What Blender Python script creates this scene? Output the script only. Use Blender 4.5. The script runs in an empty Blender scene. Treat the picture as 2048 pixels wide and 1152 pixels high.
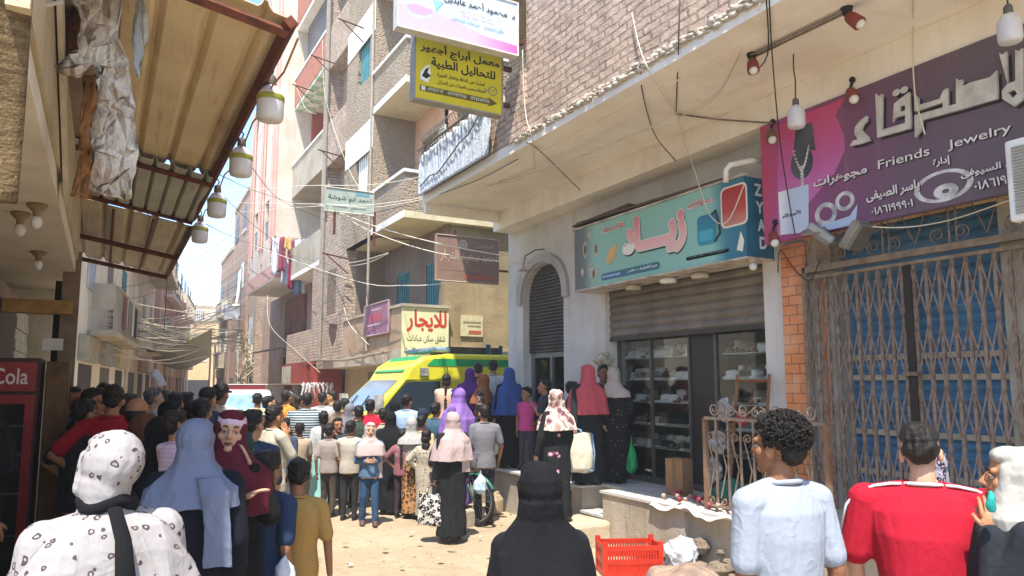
import bpy, bmesh, math, random, re, unicodedata
import numpy as np
from mathutils import Vector, Matrix, geometry
random.seed(11); np.random.seed(11)
S = bpy.context.scene; COL = S.collection
R = math.radians; PI = math.pi
# ---------------------------------------------------------------- camera, sky, sun, exposure
F = 1466.0; CH = 1.88
PITCH = R(6.5); PSI = math.atan(819 * math.cos(PITCH) / F); VPY = 771 - F * math.tan(PITCH)
cd = bpy.data.cameras.new('camera'); cam = bpy.data.objects.new('camera', cd); COL.objects.link(cam)
cam.location = (0, 0, CH); cam.rotation_euler = (PI / 2 + PITCH, 0, -PSI)
cd.sensor_width = 36; cd.lens = 36 * F / 2048; cd.shift_y = (VPY - 576) / 2048
cd.clip_start = 0.05; cd.clip_end = 900
S.camera = cam
SUNV = Vector((-0.275, -0.40, 1.0)).normalized()
SUN_EL = math.asin(SUNV.z); SUN_AZ = math.atan2(SUNV.x, SUNV.y)
W = bpy.data.worlds.new('World'); S.world = W; W.use_nodes = True
_nt = W.node_tree; _sky = _nt.nodes.new('ShaderNodeTexSky'); _sky.sky_type = 'NISHITA'; _sky.sun_disc = False
_sky.sun_elevation = SUN_EL; _sky.sun_rotation = SUN_AZ; _sky.air_density = 1.0; _sky.dust_density = .3; _sky.ozone_density = 4.0
_bg = _nt.nodes['Background']; _nt.links.new(_sky.outputs[0], _bg.inputs[0]); _bg.inputs[1].default_value = 0.15
sl = bpy.data.lights.new('sun', 'SUN'); sl.energy = 3.0; sl.angle = R(0.53); sl.color = (1, .95, .86)
so = bpy.data.objects.new('sun', sl); COL.objects.link(so); so.location = (-20, -30, 60)
so.rotation_euler = SUNV.to_track_quat('Z', 'Y').to_euler()
S.view_settings.view_transform = 'Standard'; S.view_settings.look = 'None'
S.view_settings.exposure = 1.68; S.view_settings.gamma = 1; S.view_settings.use_curve_mapping = False

_f3 = Vector((math.sin(PSI) * math.cos(PITCH), math.cos(PSI) * math.cos(PITCH), math.sin(PITCH)))
_r3 = Vector((math.cos(PSI), -math.sin(PSI), 0)); _u3 = _r3.cross(_f3)
_h3 = Vector((math.sin(PSI), math.cos(PSI), 0))
def at(u, v, x=None, y=None, z=None, d=None):
    r = _f3 + _r3 * ((u - 1024) / F) + _u3 * ((VPY - v) / F)
    if x is not None: t = x / r.x
    elif y is not None: t = y / r.y
    elif z is not None: t = (z - CH) / r.z
    else: t = d / r.dot(_h3)
    return Vector((0, 0, CH)) + r * t
# ---------------------------------------------------------------- materials
def srgb(c):
    if isinstance(c, str):
        c = [int(c[i:i + 2], 16) / 255 for i in (0, 2, 4)]
        return tuple(((x + .055) / 1.055) ** 2.4 if x > .04 else x / 12.92 for x in c)
    return tuple(c)
class NT:
    def __init__(s, name):
        s.m = bpy.data.materials.new(name); s.m.use_nodes = True; s.t = s.m.node_tree
        s.b = s.t.nodes['Principled BSDF']
    def n(s, ty, ins=None, **kw):
        x = s.t.nodes.new('ShaderNode' + ty)
        for k, v in kw.items(): setattr(x, k, v)
        for k, v in (ins or {}).items():
            if isinstance(v, bpy.types.NodeSocket): s.t.links.new(v, x.inputs[k])
            else:
                if isinstance(v, tuple) and len(v) == 3 and x.inputs[k].type == 'RGBA': v = (*v, 1)
                x.inputs[k].default_value = v
        return x
    def math(s, op, a, b=0.0, c=0.0):
        x = s.t.nodes.new('ShaderNodeMath'); x.operation = op
        for i, v in enumerate((a, b, c)):
            if isinstance(v, bpy.types.NodeSocket): s.t.links.new(v, x.inputs[i])
            else: x.inputs[i].default_value = v
        return x.outputs[0]
    def mix(s, f, a, b, mode='MIX'):
        x = s.t.nodes.new('ShaderNodeMix'); x.data_type = 'RGBA'; x.blend_type = mode
        for i, v in ((0, f), (6, a), (7, b)):
            if isinstance(v, bpy.types.NodeSocket): s.t.links.new(v, x.inputs[i])
            else: x.inputs[i].default_value = v if i == 0 else (*v, 1)
        return x.outputs[2]
    def ss(s, v, lo, hi):
        x = s.n('MapRange', {0: v, 1: lo, 2: hi}); x.interpolation_type = 'SMOOTHSTEP'; return x.outputs[0]
    def noise(s, vec, sc, det=5, rough=.55, dist=0):
        return s.n('TexNoise', {'Vector': vec, 'Scale': sc, 'Detail': det, 'Roughness': rough, 'Distortion': dist}).outputs[0]
    def obj(s): return s.n('TexCoord').outputs['Object']
    def pos(s): return s.n('NewGeometry').outputs['Position']
    def set(s, col=None, rough=None, metal=None, spec=None, bump=None, bs=.3, bd=.02):
        for k, v in (('Base Color', col), ('Roughness', rough), ('Metallic', metal), ('Specular IOR Level', spec)):
            if v is None: continue
            if isinstance(v, bpy.types.NodeSocket): s.t.links.new(v, s.b.inputs[k])
            else: s.b.inputs[k].default_value = (*v, 1) if k == 'Base Color' else v
        if bump is not None:
            x = s.n('Bump', {'Height': bump, 'Strength': bs, 'Distance': bd}); s.t.links.new(x.outputs[0], s.b.inputs['Normal'])
        return s.m
_mc = {}
def M(c, c2=None, rough=.8, sc=5, bump=.0, bsc=60, metal=0, spec=.3, name=None, lo=.35, hi=.7, dirt=0, world=False, bd=.01):
    key = (str(c), str(c2), rough, sc, bump, bsc, metal, spec, lo, hi, dirt, world, bd)
    if key in _mc: return _mc[key]
    t = NT(name or 'paint'); v = t.pos() if world else t.obj()
    a = srgb(c); b = srgb(c2) if c2 is not None else tuple(x * .82 for x in a)
    col = t.mix(t.ss(t.noise(v, sc), lo, hi), a, b)
    if dirt:
        st = t.n('Mapping', {'Vector': v, 'Scale': (3, 3, .45)}).outputs[0]
        col = t.mix(t.math('MULTIPLY', t.ss(t.noise(st, 3.0, 8, .65), .45, .75), dirt), col, (.12, .085, .06))
    bp = None
    if bump: bp = t.noise(v, bsc, 6, .6)
    m = t.set(col, rough, metal, spec, bp, bump, bd); _mc[key] = m; return m
def wallvec(t):
    g = t.n('NewGeometry'); p = t.n('SeparateXYZ', {0: g.outputs['Position']}).outputs
    n = t.n('SeparateXYZ', {0: g.outputs['True Normal']}).outputs
    ax = t.math('ABSOLUTE', n[0]); ay = t.math('ABSOLUTE', n[1]); az = t.math('ABSOLUTE', n[2])
    u = t.math('ADD', t.math('MULTIPLY', p[1], t.math('ADD', ax, az)), t.math('MULTIPLY', p[0], ay))
    w = t.math('ADD', t.math('MULTIPLY', p[2], t.math('ADD', ax, ay)), t.math('MULTIPLY', p[0], az))
    return t.n('CombineXYZ', {0: u, 1: w}).outputs[0], g.outputs['Position']
def brick(name, c1, c2, cm, bw=.24, bh=.075, mort=.012, bump=.9, bd=.02, rub=.35, dist=.035):
    t = NT(name); uv, p = wallvec(t)
    ns = t.n('TexNoise', {'Vector': p, 'Scale': 4.5, 'Detail': 4.0})
    off = t.n('VectorMath', {0: ns.outputs['Color'], 1: (.5, .5, .5)}, operation='SUBTRACT').outputs[0]
    off = t.n('VectorMath', {0: off, 'Scale': dist * 2}, operation='SCALE').outputs[0]
    uv2 = t.n('VectorMath', {0: uv, 1: off}, operation='ADD').outputs[0]
    b = t.n('TexBrick', {'Vector': uv2, 'Color1': srgb(c1), 'Color2': srgb(c2), 'Mortar': srgb(cm), 'Scale': 1.0,
                         'Mortar Size': mort, 'Mortar Smooth': .35, 'Bias': -.1, 'Brick Width': bw, 'Row Height': bh})
    big = t.noise(p, 1.1, 6, .6); fine = t.noise(p, 55, 5, .65); med = t.noise(p, 9, 5, .6)
    vb = t.n('TexVoronoi', {'Vector': uv2, 'Scale': 7.0}).outputs['Color']; vs = t.n('SeparateColor', {0: vb}).outputs[0]
    bc = t.mix(t.math('MULTIPLY', vs, .45), b.outputs['Color'], tuple(x * 1.25 for x in srgb(c1))); bc = t.mix(t.math('MULTIPLY', t.ss(t.noise(p, 2.2, 5), .52, .7), .4), bc, srgb('8c7f72'))
    col = t.mix(t.math('MULTIPLY', t.ss(big, .42, .72), rub), bc, srgb(cm))
    col = t.mix(t.math('MULTIPLY', t.ss(med, .4, .75), .35), col, tuple(x * .62 for x in srgb(c1)))
    h = t.math('SUBTRACT', t.math('MULTIPLY', fine, .25), b.outputs['Fac'])
    h = t.math('ADD', t.math('ADD', h, t.math('MULTIPLY', med, .9)), t.math('MULTIPLY', vs, .35))
    return t.set(col, .92, 0, .15, h, bump, bd)
def plaster(name, c, c2, sc=1.2, bump=.5, bsc=30, stain=.35, stc='6b5844', bd=.02, rough=.9):
    t = NT(name); p = t.pos()
    col = t.mix(t.ss(t.noise(p, sc, 7, .6), .35, .7), srgb(c), srgb(c2))
    st = t.n('Mapping', {'Vector': p, 'Scale': (2.2, 2.2, .3)}).outputs[0]
    col = t.mix(t.math('MULTIPLY', t.ss(t.noise(st, 2.2, 8, .65), .48, .8), stain), col, srgb(stc))
    col = t.mix(t.math('MULTIPLY', t.ss(t.noise(p, 14, 6, .7), .5, .8), stain * .6), col, tuple(x * .6 for x in srgb(c)))
    h = t.math('ADD', t.noise(p, bsc, 7, .65), t.math('MULTIPLY', t.noise(p, bsc * .22, 4), 1.2))
    return t.set(col, rough, 0, .2, h, bump, bd)
def stucco(name, c, c2):
    t = NT(name); p = t.pos()
    v = t.n('TexVoronoi', {'Vector': p, 'Scale': 26.0, 'Randomness': 1.0}); n2 = t.noise(p, 45, 5, .6); big = t.noise(p, .9, 6)
    col = t.mix(t.ss(big, .35, .7), srgb(c), srgb(c2)); col = t.mix(t.ss(v.outputs['Distance'], .25, .7), col, tuple(x * .62 for x in srgb(c)))
    h = t.math('SUBTRACT', t.math('MULTIPLY', n2, .6), v.outputs['Distance'])
    return t.set(col, .95, 0, .1, h, 1.0, .03)
def fabric(name, base, pats=(), rough=.9, scale=30, dist=0, kind='vor', bump=.25, sheen=0.0, var=.12, aniso=(1, 1, 1)):
    """pats: list of (lo, hi, colour) bands on the chosen field"""
    t = NT(name); v = t.obj(); b = srgb(base)
    vv = t.n('Mapping', {'Vector': v, 'Scale': aniso}).outputs[0]
    if dist:
        ns = t.n('TexNoise', {'Vector': vv, 'Scale': scale * .9, 'Detail': 3.0})
        o = t.n('VectorMath', {0: ns.outputs['Color'], 1: (.5, .5, .5)}, operation='SUBTRACT').outputs[0]
        o = t.n('VectorMath', {0: o, 'Scale': dist / scale}, operation='SCALE').outputs[0]
        vv = t.n('VectorMath', {0: vv, 1: o}, operation='ADD').outputs[0]
    if kind == 'vor': fld = t.n('TexVoronoi', {'Vector': vv, 'Scale': float(scale), 'Randomness': .85}).outputs['Distance']
    elif kind == 'noise': fld = t.noise(vv, scale, 3, .5)
    elif kind == 'stripe':
        z = t.n('SeparateXYZ', {0: vv}).outputs[2]; fld = t.math('FRACT', t.math('MULTIPLY', z, scale))
    elif kind == 'plaid':
        q = t.n('SeparateXYZ', {0: vv}).outputs
        fld = t.math('MAXIMUM', t.math('FRACT', t.math('MULTIPLY', q[2], scale)), t.math('FRACT', t.math('MULTIPLY', t.math('ADD', q[0], q[1]), scale)))
    col = t.mix(t.ss(t.noise(v, 3.5, 4), .3, .75), b, tuple(x * (1 - var) for x in b))
    for lo, hi, c in pats:
        k = t.math('MULTIPLY', t.ss(fld, lo - .02, lo + .02), t.math('SUBTRACT', 1.0, t.ss(fld, hi - .02, hi + .02)))
        col = t.mix(k, col, srgb(c))
    mv = t.n('Mapping', {'Vector': v, 'Scale': (1, 1, .35)}).outputs[0]
    h = t.math('ADD', t.math('ADD', t.noise(mv, 15, 3, .45, .8), t.math('MULTIPLY', t.noise(v, 34, 3), .35)), t.math('MULTIPLY', t.noise(v, 420, 2), .06))
    cv = t.n('Mapping', {'Vector': v, 'Rotation': (.4, .3, 0), 'Scale': (1, 1, .7)}).outputs[0]; rg = t.math('SUBTRACT', 1.0, t.math('ABSOLUTE', t.math('SUBTRACT', t.math('MULTIPLY', t.noise(cv, 6.5, 2, .5, 1.1), 2.0), 1.0)))
    h = t.math('ADD', h, t.math('MULTIPLY', t.math('POWER', rg, 7.0), .3))
    t.b.inputs['Sheen Weight'].default_value = sheen
    return t.set(col, rough, 0, .2, h, bump * 1.5, .02)
# ---------------------------------------------------------------- objects
def tag(o, label=None, cat=None, group=None, kind=None):
    for k, v in (('label', label), ('category', cat), ('group', group), ('kind', kind)):
        if v: o[k] = v
    return o
def thing(name, label, cat, loc=(0, 0, 0), group=None, rz=0):
    o = bpy.data.objects.new(name, None); COL.objects.link(o); o.location = loc; o.rotation_euler = (0, 0, rz)
    o.empty_display_size = .2
    return tag(o, label, cat, group)
def worldoff(p):
    v = Vector((0, 0, 0))
    while p: v += p.location; p = p.parent
    return v
def copy_tree(o, loc=None, rz=None, label=None, group=None, parent=None):
    c = o.copy(); COL.objects.link(c); c.parent = parent
    if loc is not None: c.location = loc
    if rz is not None: c.rotation_euler = (0, 0, rz)
    if label: c['label'] = label
    if group: c['group'] = group
    for ch in [k for k in o.children]: copy_tree(ch, parent=c)
    return c
class MB:
    def __init__(s): s.v = []; s.f = []; s.mi = []; s.cur = 0
    def mat(s, i): s.cur = i; return s
    def add(s, vs, fs):
        b = len(s.v); s.v += [tuple(p) for p in vs]; s.f += [tuple(b + i for i in f) for f in fs]; s.mi += [s.cur] * len(fs); return s
    def quad(s, a, b, c, d): return s.add([a, b, c, d], [(0, 1, 2, 3)])
    def box(s, x0, x1, y0, y1, z0, z1):
        if x0 > x1: x0, x1 = x1, x0
        if y0 > y1: y0, y1 = y1, y0
        if z0 > z1: z0, z1 = z1, z0
        v = [(x, y, z) for x in (x0, x1) for y in (y0, y1) for z in (z0, z1)]
        return s.add(v, [(0, 1, 3, 2), (4, 6, 7, 5), (0, 4, 5, 1), (2, 3, 7, 6), (0, 2, 6, 4), (1, 5, 7, 3)])
    def obox(s, c, size, rot=None):
        m = rot if rot is not None else Matrix.Identity(3); h = [k / 2 for k in size]
        v = [Vector(c) + m @ Vector((x * h[0], y * h[1], z * h[2])) for x in (-1, 1) for y in (-1, 1) for z in (-1, 1)]
        return s.add(v, [(0, 1, 3, 2), (4, 6, 7, 5), (0, 4, 5, 1), (2, 3, 7, 6), (0, 2, 6, 4), (1, 5, 7, 3)])
    def tube(s, pts, r, n=6, cap=True, closed=False):
        pts = [Vector(p) for p in pts]; m = len(pts); rs = r if isinstance(r, (list, tuple)) else [r] * m
        vs = []; prev = None
        for i, p in enumerate(pts):
            if closed: d = pts[(i + 1) % m] - pts[i - 1]
            else: d = pts[min(i + 1, m - 1)] - pts[max(i - 1, 0)]
            d = d.normalized() if d.length > 1e-9 else Vector((0, 0, 1))
            a = prev if prev is not None else (Vector((0, 0, 1)) if abs(d.z) < .9 else Vector((1, 0, 0)))
            a = (a - d * a.dot(d)); a = a.normalized() if a.length > 1e-6 else d.orthogonal().normalized(); b = d.cross(a); prev = a
            vs += [p + (a * math.cos(k * 2 * PI / n) + b * math.sin(k * 2 * PI / n)) * rs[i] for k in range(n)]
        fs = []
        for i in range(m if closed else m - 1):
            j = (i + 1) % m
            fs += [(i * n + k, i * n + (k + 1) % n, j * n + (k + 1) % n, j * n + k) for k in range(n)]
        if cap and not closed: fs += [tuple(range(n))[::-1], tuple((m - 1) * n + k for k in range(n))]
        return s.add(vs, fs)
    def cyl(s, a, b, r0, r1=None, n=16): return s.tube([a, b], [r0, r0 if r1 is None else r1], n)
    def sphere(s, c, r, n=12, rot=None):
        r = r if isinstance(r, (list, tuple)) else (r, r, r); m = max(4, n // 2 + 1); vs = [(0, 0, -1)]
        for i in range(1, m):
            a = -PI / 2 + PI * i / m
            vs += [(math.cos(a) * math.cos(2 * PI * k / n), math.cos(a) * math.sin(2 * PI * k / n), math.sin(a)) for k in range(n)]
        vs.append((0, 0, 1)); fs = [(0, 1 + (k + 1) % n, 1 + k) for k in range(n)]
        for i in range(m - 2):
            fs += [(1 + i * n + k, 1 + i * n + (k + 1) % n, 1 + (i + 1) * n + (k + 1) % n, 1 + (i + 1) * n + k) for k in range(n)]
        o = 1 + (m - 2) * n; fs += [(o + k, o + (k + 1) % n, o + n) for k in range(n)]
        mt = rot if rot is not None else Matrix.Identity(3)
        return s.add([Vector(c) + mt @ Vector((p[0] * r[0], p[1] * r[1], p[2] * r[2])) for p in vs], fs)
    def rings(s, rs, n=20, power=2.0):
        """rs: (cx,cy,cz,rx,ry[,tilt about x]) closed lofted solid"""
        vs = []
        for q in rs:
            cx, cy, cz, rx, ry = q[:5]; tl = q[5] if len(q) > 5 else 0
            for k in range(n):
                a = 2 * PI * k / n; c, si = math.cos(a), math.sin(a)
                ex = math.copysign(abs(c) ** (2 / power), c) * rx; ey = math.copysign(abs(si) ** (2 / power), si) * ry
                vs.append((cx + ex, cy + ey * math.cos(tl), cz + ey * math.sin(tl)))
        fs = []; m = len(rs)
        for i in range(m - 1): fs += [(i * n + k, i * n + (k + 1) % n, (i + 1) * n + (k + 1) % n, (i + 1) * n + k) for k in range(n)]
        fs += [tuple(range(n))[::-1], tuple((m - 1) * n + k for k in range(n))]
        return s.add(vs, fs)
    def lathe(s, prof, c, n=20):
        return s.rings([(c[0], c[1], c[2] + z, r, r) for r, z in prof], n)
    def prism(s, pts, ext):
        """closed polygon of 3-D points extruded by vector ext"""
        n = len(pts); e = Vector(ext); vs = [Vector(p) for p in pts] + [Vector(p) + e for p in pts]
        return s.add(vs, [tuple(range(n))[::-1], tuple(range(n, 2 * n))] + [(i, (i + 1) % n, n + (i + 1) % n, n + i) for i in range(n)])
    def grid(s, fn, nu, nv):
        vs = [fn(i / nu, j / nv) for j in range(nv + 1) for i in range(nu + 1)]
        return s.add(vs, [(j * (nu + 1) + i, j * (nu + 1) + i + 1, (j + 1) * (nu + 1) + i + 1, (j + 1) * (nu + 1) + i) for j in range(nv) for i in range(nu)])
    def build(s, name, mats, parent=None, smooth=False, solid=0, local=False, fixn=True):
        me = bpy.data.meshes.new(name); off = Vector((0, 0, 0)) if local else worldoff(parent)
        me.from_pydata([tuple(Vector(p) - off) for p in s.v], [], s.f)
        mats = mats if isinstance(mats, (list, tuple)) else [mats]
        for m in mats: me.materials.append(m)
        if len(mats) > 1: me.polygons.foreach_set('material_index', s.mi)
        if fixn:
            bm = bmesh.new(); bm.from_mesh(me); bmesh.ops.recalc_face_normals(bm, faces=bm.faces); bm.to_mesh(me); bm.free()
        if smooth:
            me.polygons.foreach_set('use_smooth', [True] * len(me.polygons))
        o = bpy.data.objects.new(name, me); COL.objects.link(o); o.parent = parent
        if solid:
            md = o.modifiers.new('s', 'SOLIDIFY'); md.thickness = solid; md.offset = 0
        return o
def wall(mb, ax, c0, c1, a0, a1, z0, z1, holes=()):
    """wall slab: ax 'x' -> thickness c0..c1 in x, runs a0..a1 in y (ax 'y' the other way round); holes (a0,a1,z0,z1)"""
    A = sorted({a0, a1, *[min(max(h[i], a0), a1) for h in holes for i in (0, 1)]}); Z = sorted({z0, z1, *[min(max(h[i], z0), z1) for h in holes for i in (2, 3)]})
    na, nz = len(A) - 1, len(Z) - 1
    sol = [[not any(h[0] - 1e-6 <= (A[i] + A[i + 1]) / 2 <= h[1] + 1e-6 and h[2] - 1e-6 <= (Z[j] + Z[j + 1]) / 2 <= h[3] + 1e-6 for h in holes) for j in range(nz)] for i in range(na)]
    P = (lambda c, a, z: (c, a, z)) if ax == 'x' else (lambda c, a, z: (a, c, z))
    g = lambda i, j: 0 <= i < na and 0 <= j < nz and sol[i][j]
    for i in range(na):
        for j in range(nz):
            if not sol[i][j]: continue
            p, q, r, s_ = A[i], A[i + 1], Z[j], Z[j + 1]
            for c in (c0, c1): mb.quad(P(c, p, r), P(c, q, r), P(c, q, s_), P(c, p, s_))
            if not g(i - 1, j): mb.quad(P(c0, p, r), P(c1, p, r), P(c1, p, s_), P(c0, p, s_))
            if not g(i + 1, j): mb.quad(P(c0, q, r), P(c1, q, r), P(c1, q, s_), P(c0, q, s_))
            if not g(i, j - 1): mb.quad(P(c0, p, r), P(c1, p, r), P(c1, q, r), P(c0, q, r))
            if not g(i, j + 1): mb.quad(P(c0, p, s_), P(c1, p, s_), P(c1, q, s_), P(c0, q, s_))
    return mb
# ---------------------------------------------------------------- lettering
_pres = {}
for _cp in list(range(0xFE70, 0xFF00)) + list(range(0xFB50, 0xFE00)):
    _d = unicodedata.decomposition(chr(_cp)).split()
    if _d and _d[0] in ('<initial>', '<medial>', '<final>', '<isolated>'):
        _pres.setdefault(''.join(chr(int(x, 16)) for x in _d[1:]), {})[_d[0][1:-1]] = chr(_cp)
def shape(txt):
    if not re.search('[\u0600-\u06ff]', txt): return txt
    L = re.findall('لا|لأ|لإ|لآ|.', txt); out = []
    ini = lambda c: c == 'ـ' or 'initial' in _pres.get(c, {})
    fin = lambda c: c == 'ـ' or 'final' in _pres.get(c, {})
    for k, c in enumerate(L):
        if c not in _pres: out.append(c); continue
        p = k > 0 and ini(L[k - 1]) and fin(c); n = k < len(L) - 1 and ini(c) and fin(L[k + 1])
        out.append(_pres[c].get('medial' if p and n else 'final' if p else 'initial' if n else 'isolated', c))
    return re.sub('[0-9٠-٩]+', lambda m: m.group(0)[::-1], ''.join(out[::-1]))
_dgs = []
def text_polys(txt, bold=0.0):
    cu = bpy.data.curves.new('t', 'FONT'); cu.body = shape(txt); cu.size = 1
    o = bpy.data.objects.new('t', cu); COL.objects.link(o); bpy.context.view_layer.update()
    dg = bpy.context.evaluated_depsgraph_get(); cv = o.evaluated_get(dg).to_curve(dg)
    loops = []
    for sp in cv.splines:
        pts = []
        if sp.type == 'BEZIER':
            bp = sp.bezier_points; n = len(bp)
            for i in range(n):
                a, b = bp[i], bp[(i + 1) % n]
                q = geometry.interpolate_bezier(a.co, a.handle_right, b.handle_left, b.co, 5)[:-1]
                if (a.handle_right - a.co).length < 1e-6 and (b.handle_left - b.co).length < 1e-6: q = [a.co.copy()]
                pts += [(k.x, k.y) for k in q]
        else: pts = [(p.co.x, p.co.y) for p in sp.points]
        cl = []
        for p in pts:
            if not cl or (abs(p[0] - cl[-1][0]) + abs(p[1] - cl[-1][1])) > 2e-3: cl.append(p)
        if len(cl) > 2: loops.append(cl)
    o.evaluated_get(dg).to_curve_clear(); bpy.data.objects.remove(o); bpy.data.curves.remove(cu)
    area = lambda l: sum(l[i - 1][0] * l[i][1] - l[i][0] * l[i - 1][1] for i in range(len(l))) / 2
    def inside(p, l):
        r = False
        for i in range(len(l)):
            (x1, y1), (x2, y2) = l[i - 1], l[i]
            if (y1 > p[1]) != (y2 > p[1]) and p[0] < (x2 - x1) * (p[1] - y1) / (y2 - y1) + x1: r = not r
        return r
    if not loops: return []
    sg = math.copysign(1, area(max(loops, key=lambda l: abs(area(l)))))
    def grow(l, w):
        n = len(l); out = []; s_ = math.copysign(1, area(l))
        w *= 1 if s_ == sg else -1; w *= s_
        for i in range(n):
            a, b, c = Vector(l[i - 1]), Vector(l[i]), Vector(l[(i + 1) % n])
            d1 = (b - a).normalized(); d2 = (c - b).normalized(); d = d1 + d2
            if d.length < 1e-3: d = d1
            d.normalize(); out.append((b.x + d.y * w, b.y - d.x * w))
        return out
    grp = [[l] for l in loops if area(l) * sg > 0]
    for h in loops:
        if area(h) * sg < 0:
            c = [g for g in grp if inside(h[0], g[0])]
            if c: min(c, key=lambda g: abs(area(g[0]))).append(h)
    return [[grow(l, bold) for l in g] for g in grp] if bold else grp
class Panel:
    """a flat rectangle: O lower-left as read, RV across, UV up; N out of the face"""
    def __init__(s, O, RV, UV):
        s.O, s.RV, s.UV = Vector(O), Vector(RV), Vector(UV); s.N = s.RV.cross(s.UV).normalized(); s.k = 0
    def p(s, a, b, e=0): return s.O + s.RV * a + s.UV * b + s.N * e
    def text(s, mb, txt, a0, a1, b0, b1, bold=.02, lift=.006, slant=0):
        g = text_polys(txt, bold)
        if not g: return
        P = [p for k in g for l in k for p in l]; x0, x1 = min(p[0] for p in P), max(p[0] for p in P); y0, y1 = min(p[1] for p in P), max(p[1] for p in P)
        for i, k in enumerate(g):
            fl = [p for l in k for p in l]; z = lift + .0003 * (i % 4)
            tr = geometry.tessellate_polygon([[Vector((p[0], p[1], 0)) for p in l] for l in k])
            w = []
            for p in fl:
                tx = (p[0] - x0) / (x1 - x0); ty = (p[1] - y0) / (y1 - y0)
                w.append(s.p(a0 + (a1 - a0) * tx, b0 + (b1 - b0) * ty + slant * tx, z))
            mb.add(w, [t for t in tr])
    def poly(s, mb, pts, lift=.004):
        mb.add([s.p(a, b, lift) for a, b in pts], [tuple(range(len(pts)))]); return mb
    def shape(s, mb, pts, lift=.004):
        tr = geometry.tessellate_polygon([[Vector((a, b, 0)) for a, b in pts]])
        mb.add([s.p(a, b, lift) for a, b in pts], list(tr)); return mb
    def ell(s, mb, c, ra, rb, lift=.004, n=28, inner=None):
        o = [(c[0] + ra * math.cos(2 * PI * k / n), c[1] + rb * math.sin(2 * PI * k / n)) for k in range(n)]
        if inner is None: return s.poly(mb, o, lift)
        i = [(c[0] + ra * inner * math.cos(2 * PI * k / n), c[1] + rb * inner * math.sin(2 * PI * k / n)) for k in range(n)]
        mb.add([s.p(a, b, lift) for a, b in o + i], [(k, (k + 1) % n, n + (k + 1) % n, n + k) for k in range(n)])
    def box(s, mb, t, a0=0, a1=1, b0=0, b1=1):
        q = [s.p(a, b, 0) for a, b in ((a0, b0), (a1, b0), (a1, b1), (a0, b1))]
        mb.prism(q, -s.N * t); return mb
def _px(s, u, v):
    r = _f3 + _r3 * ((u - 1024) / F) + _u3 * ((VPY - v) / F); o = Vector((0, 0, CH))
    q = o + r * ((s.O - o).dot(s.N) / r.dot(s.N)) - s.O
    return q.dot(s.RV), q.dot(s.UV)
Panel.px = _px
def _ptext(s, mb, txt, lo, hi, bold=.02, lift=.006, slant=0):
    (a0, b0), (a1, b1) = s.px(*lo), s.px(*hi); s.text(mb, txt, a0, a1, b0, b1, bold, lift, slant)
Panel.ptext = _ptext
def _ppoly(s, mb, pts, lift=.004): return s.shape(mb, [s.px(*p) for p in pts], lift)
Panel.ppoly = _ppoly
def rrect(a0, a1, b0, b1, r, n=5):
    o = []
    for cx, cy, t in ((a1 - r, b0 + r, -90), (a1 - r, b1 - r, 0), (a0 + r, b1 - r, 90), (a0 + r, b0 + r, 180)):
        o += [(cx + r * math.cos(R(t + 90 * k / n)), cy + r * math.sin(R(t + 90 * k / n))) for k in range(n + 1)]
    return o
# shared materials
BR1 = brick('red brick', 'c9b09d', 'b19985', '8d7d6c', bw=.25, bh=.088, mort=.014, rub=.25, bump=1.0, bd=.035)
BR2 = brick('dusty brick', 'c2ab97', 'aa937f', '8d7f70', bw=.26, bh=.09, mort=.016, rub=.45, bump=1.0, bd=.035)
BR3 = brick('far brick', 'a5624a', '94543f', '9a7f6c', rub=.25)
CONC = plaster('concrete', 'b9ad99', 'a2957f')
CREAM = plaster('cream paint', 'd9cfbd', 'cabfab', stain=.25)
GREYP = plaster('grey paint', 'cfc9c0', 'bfb7ac', bump=.2, stain=.4, stc='8a7c6c')
SOFF = plaster('soffit paint', 'efe8dc', 'e2d8c8', bump=.12, stain=.25, stc='b09c82')
STUC = stucco('stucco', 'b9a68f', 'a08c76')
PINKP = plaster('pale pink paint', 'd9cbba', 'cab8a5', stain=.35)
WHITE = M('e4e2dc', 'd4d0c6', rough=.6, sc=4)
DARK = M('1c1917', '262220', rough=.8)
BLACKM = M('15130f', rough=.6)
STEEL = M('8d8478', '75695c', rough=.5, metal=.6, sc=14)
RUST = M('6b3a26', '4a2a1d', rough=.85, sc=18, bump=.3)
IRON = M('8f7c6e', '705c4e', rough=.65, metal=.15, sc=22)
WOOD = M('a07b4d', '8a6740', rough=.8, sc=9)
TEAL = M('3f7d80', '356c70', rough=.6, sc=6)
MORT = plaster('mortar', 'cfc4b4', 'b8aa95', bump=1, bsc=22, bd=.03)
WIRE_W = M('d8cfbb', rough=.6); WIRE_D = M('3a332b', rough=.6)
def glassmat():
    m = bpy.data.materials.new('glass'); m.use_nodes = True; t = m.node_tree; t.nodes.clear()
    o = t.nodes.new('ShaderNodeOutputMaterial'); mx = t.nodes.new('ShaderNodeMixShader'); tr = t.nodes.new('ShaderNodeBsdfTransparent')
    tr.inputs[0].default_value = (.93, .95, .94, 1); g = t.nodes.new('ShaderNodeBsdfGlossy'); g.inputs['Roughness'].default_value = .03
    f = t.nodes.new('ShaderNodeFresnel'); f.inputs[0].default_value = 1.25
    for a, b in ((f.outputs[0], mx.inputs[0]), (tr.outputs[0], mx.inputs[1]), (g.outputs[0], mx.inputs[2]), (mx.outputs[0], o.inputs[0])): t.links.new(a, b)
    return m
GLASS = glassmat()
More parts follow.
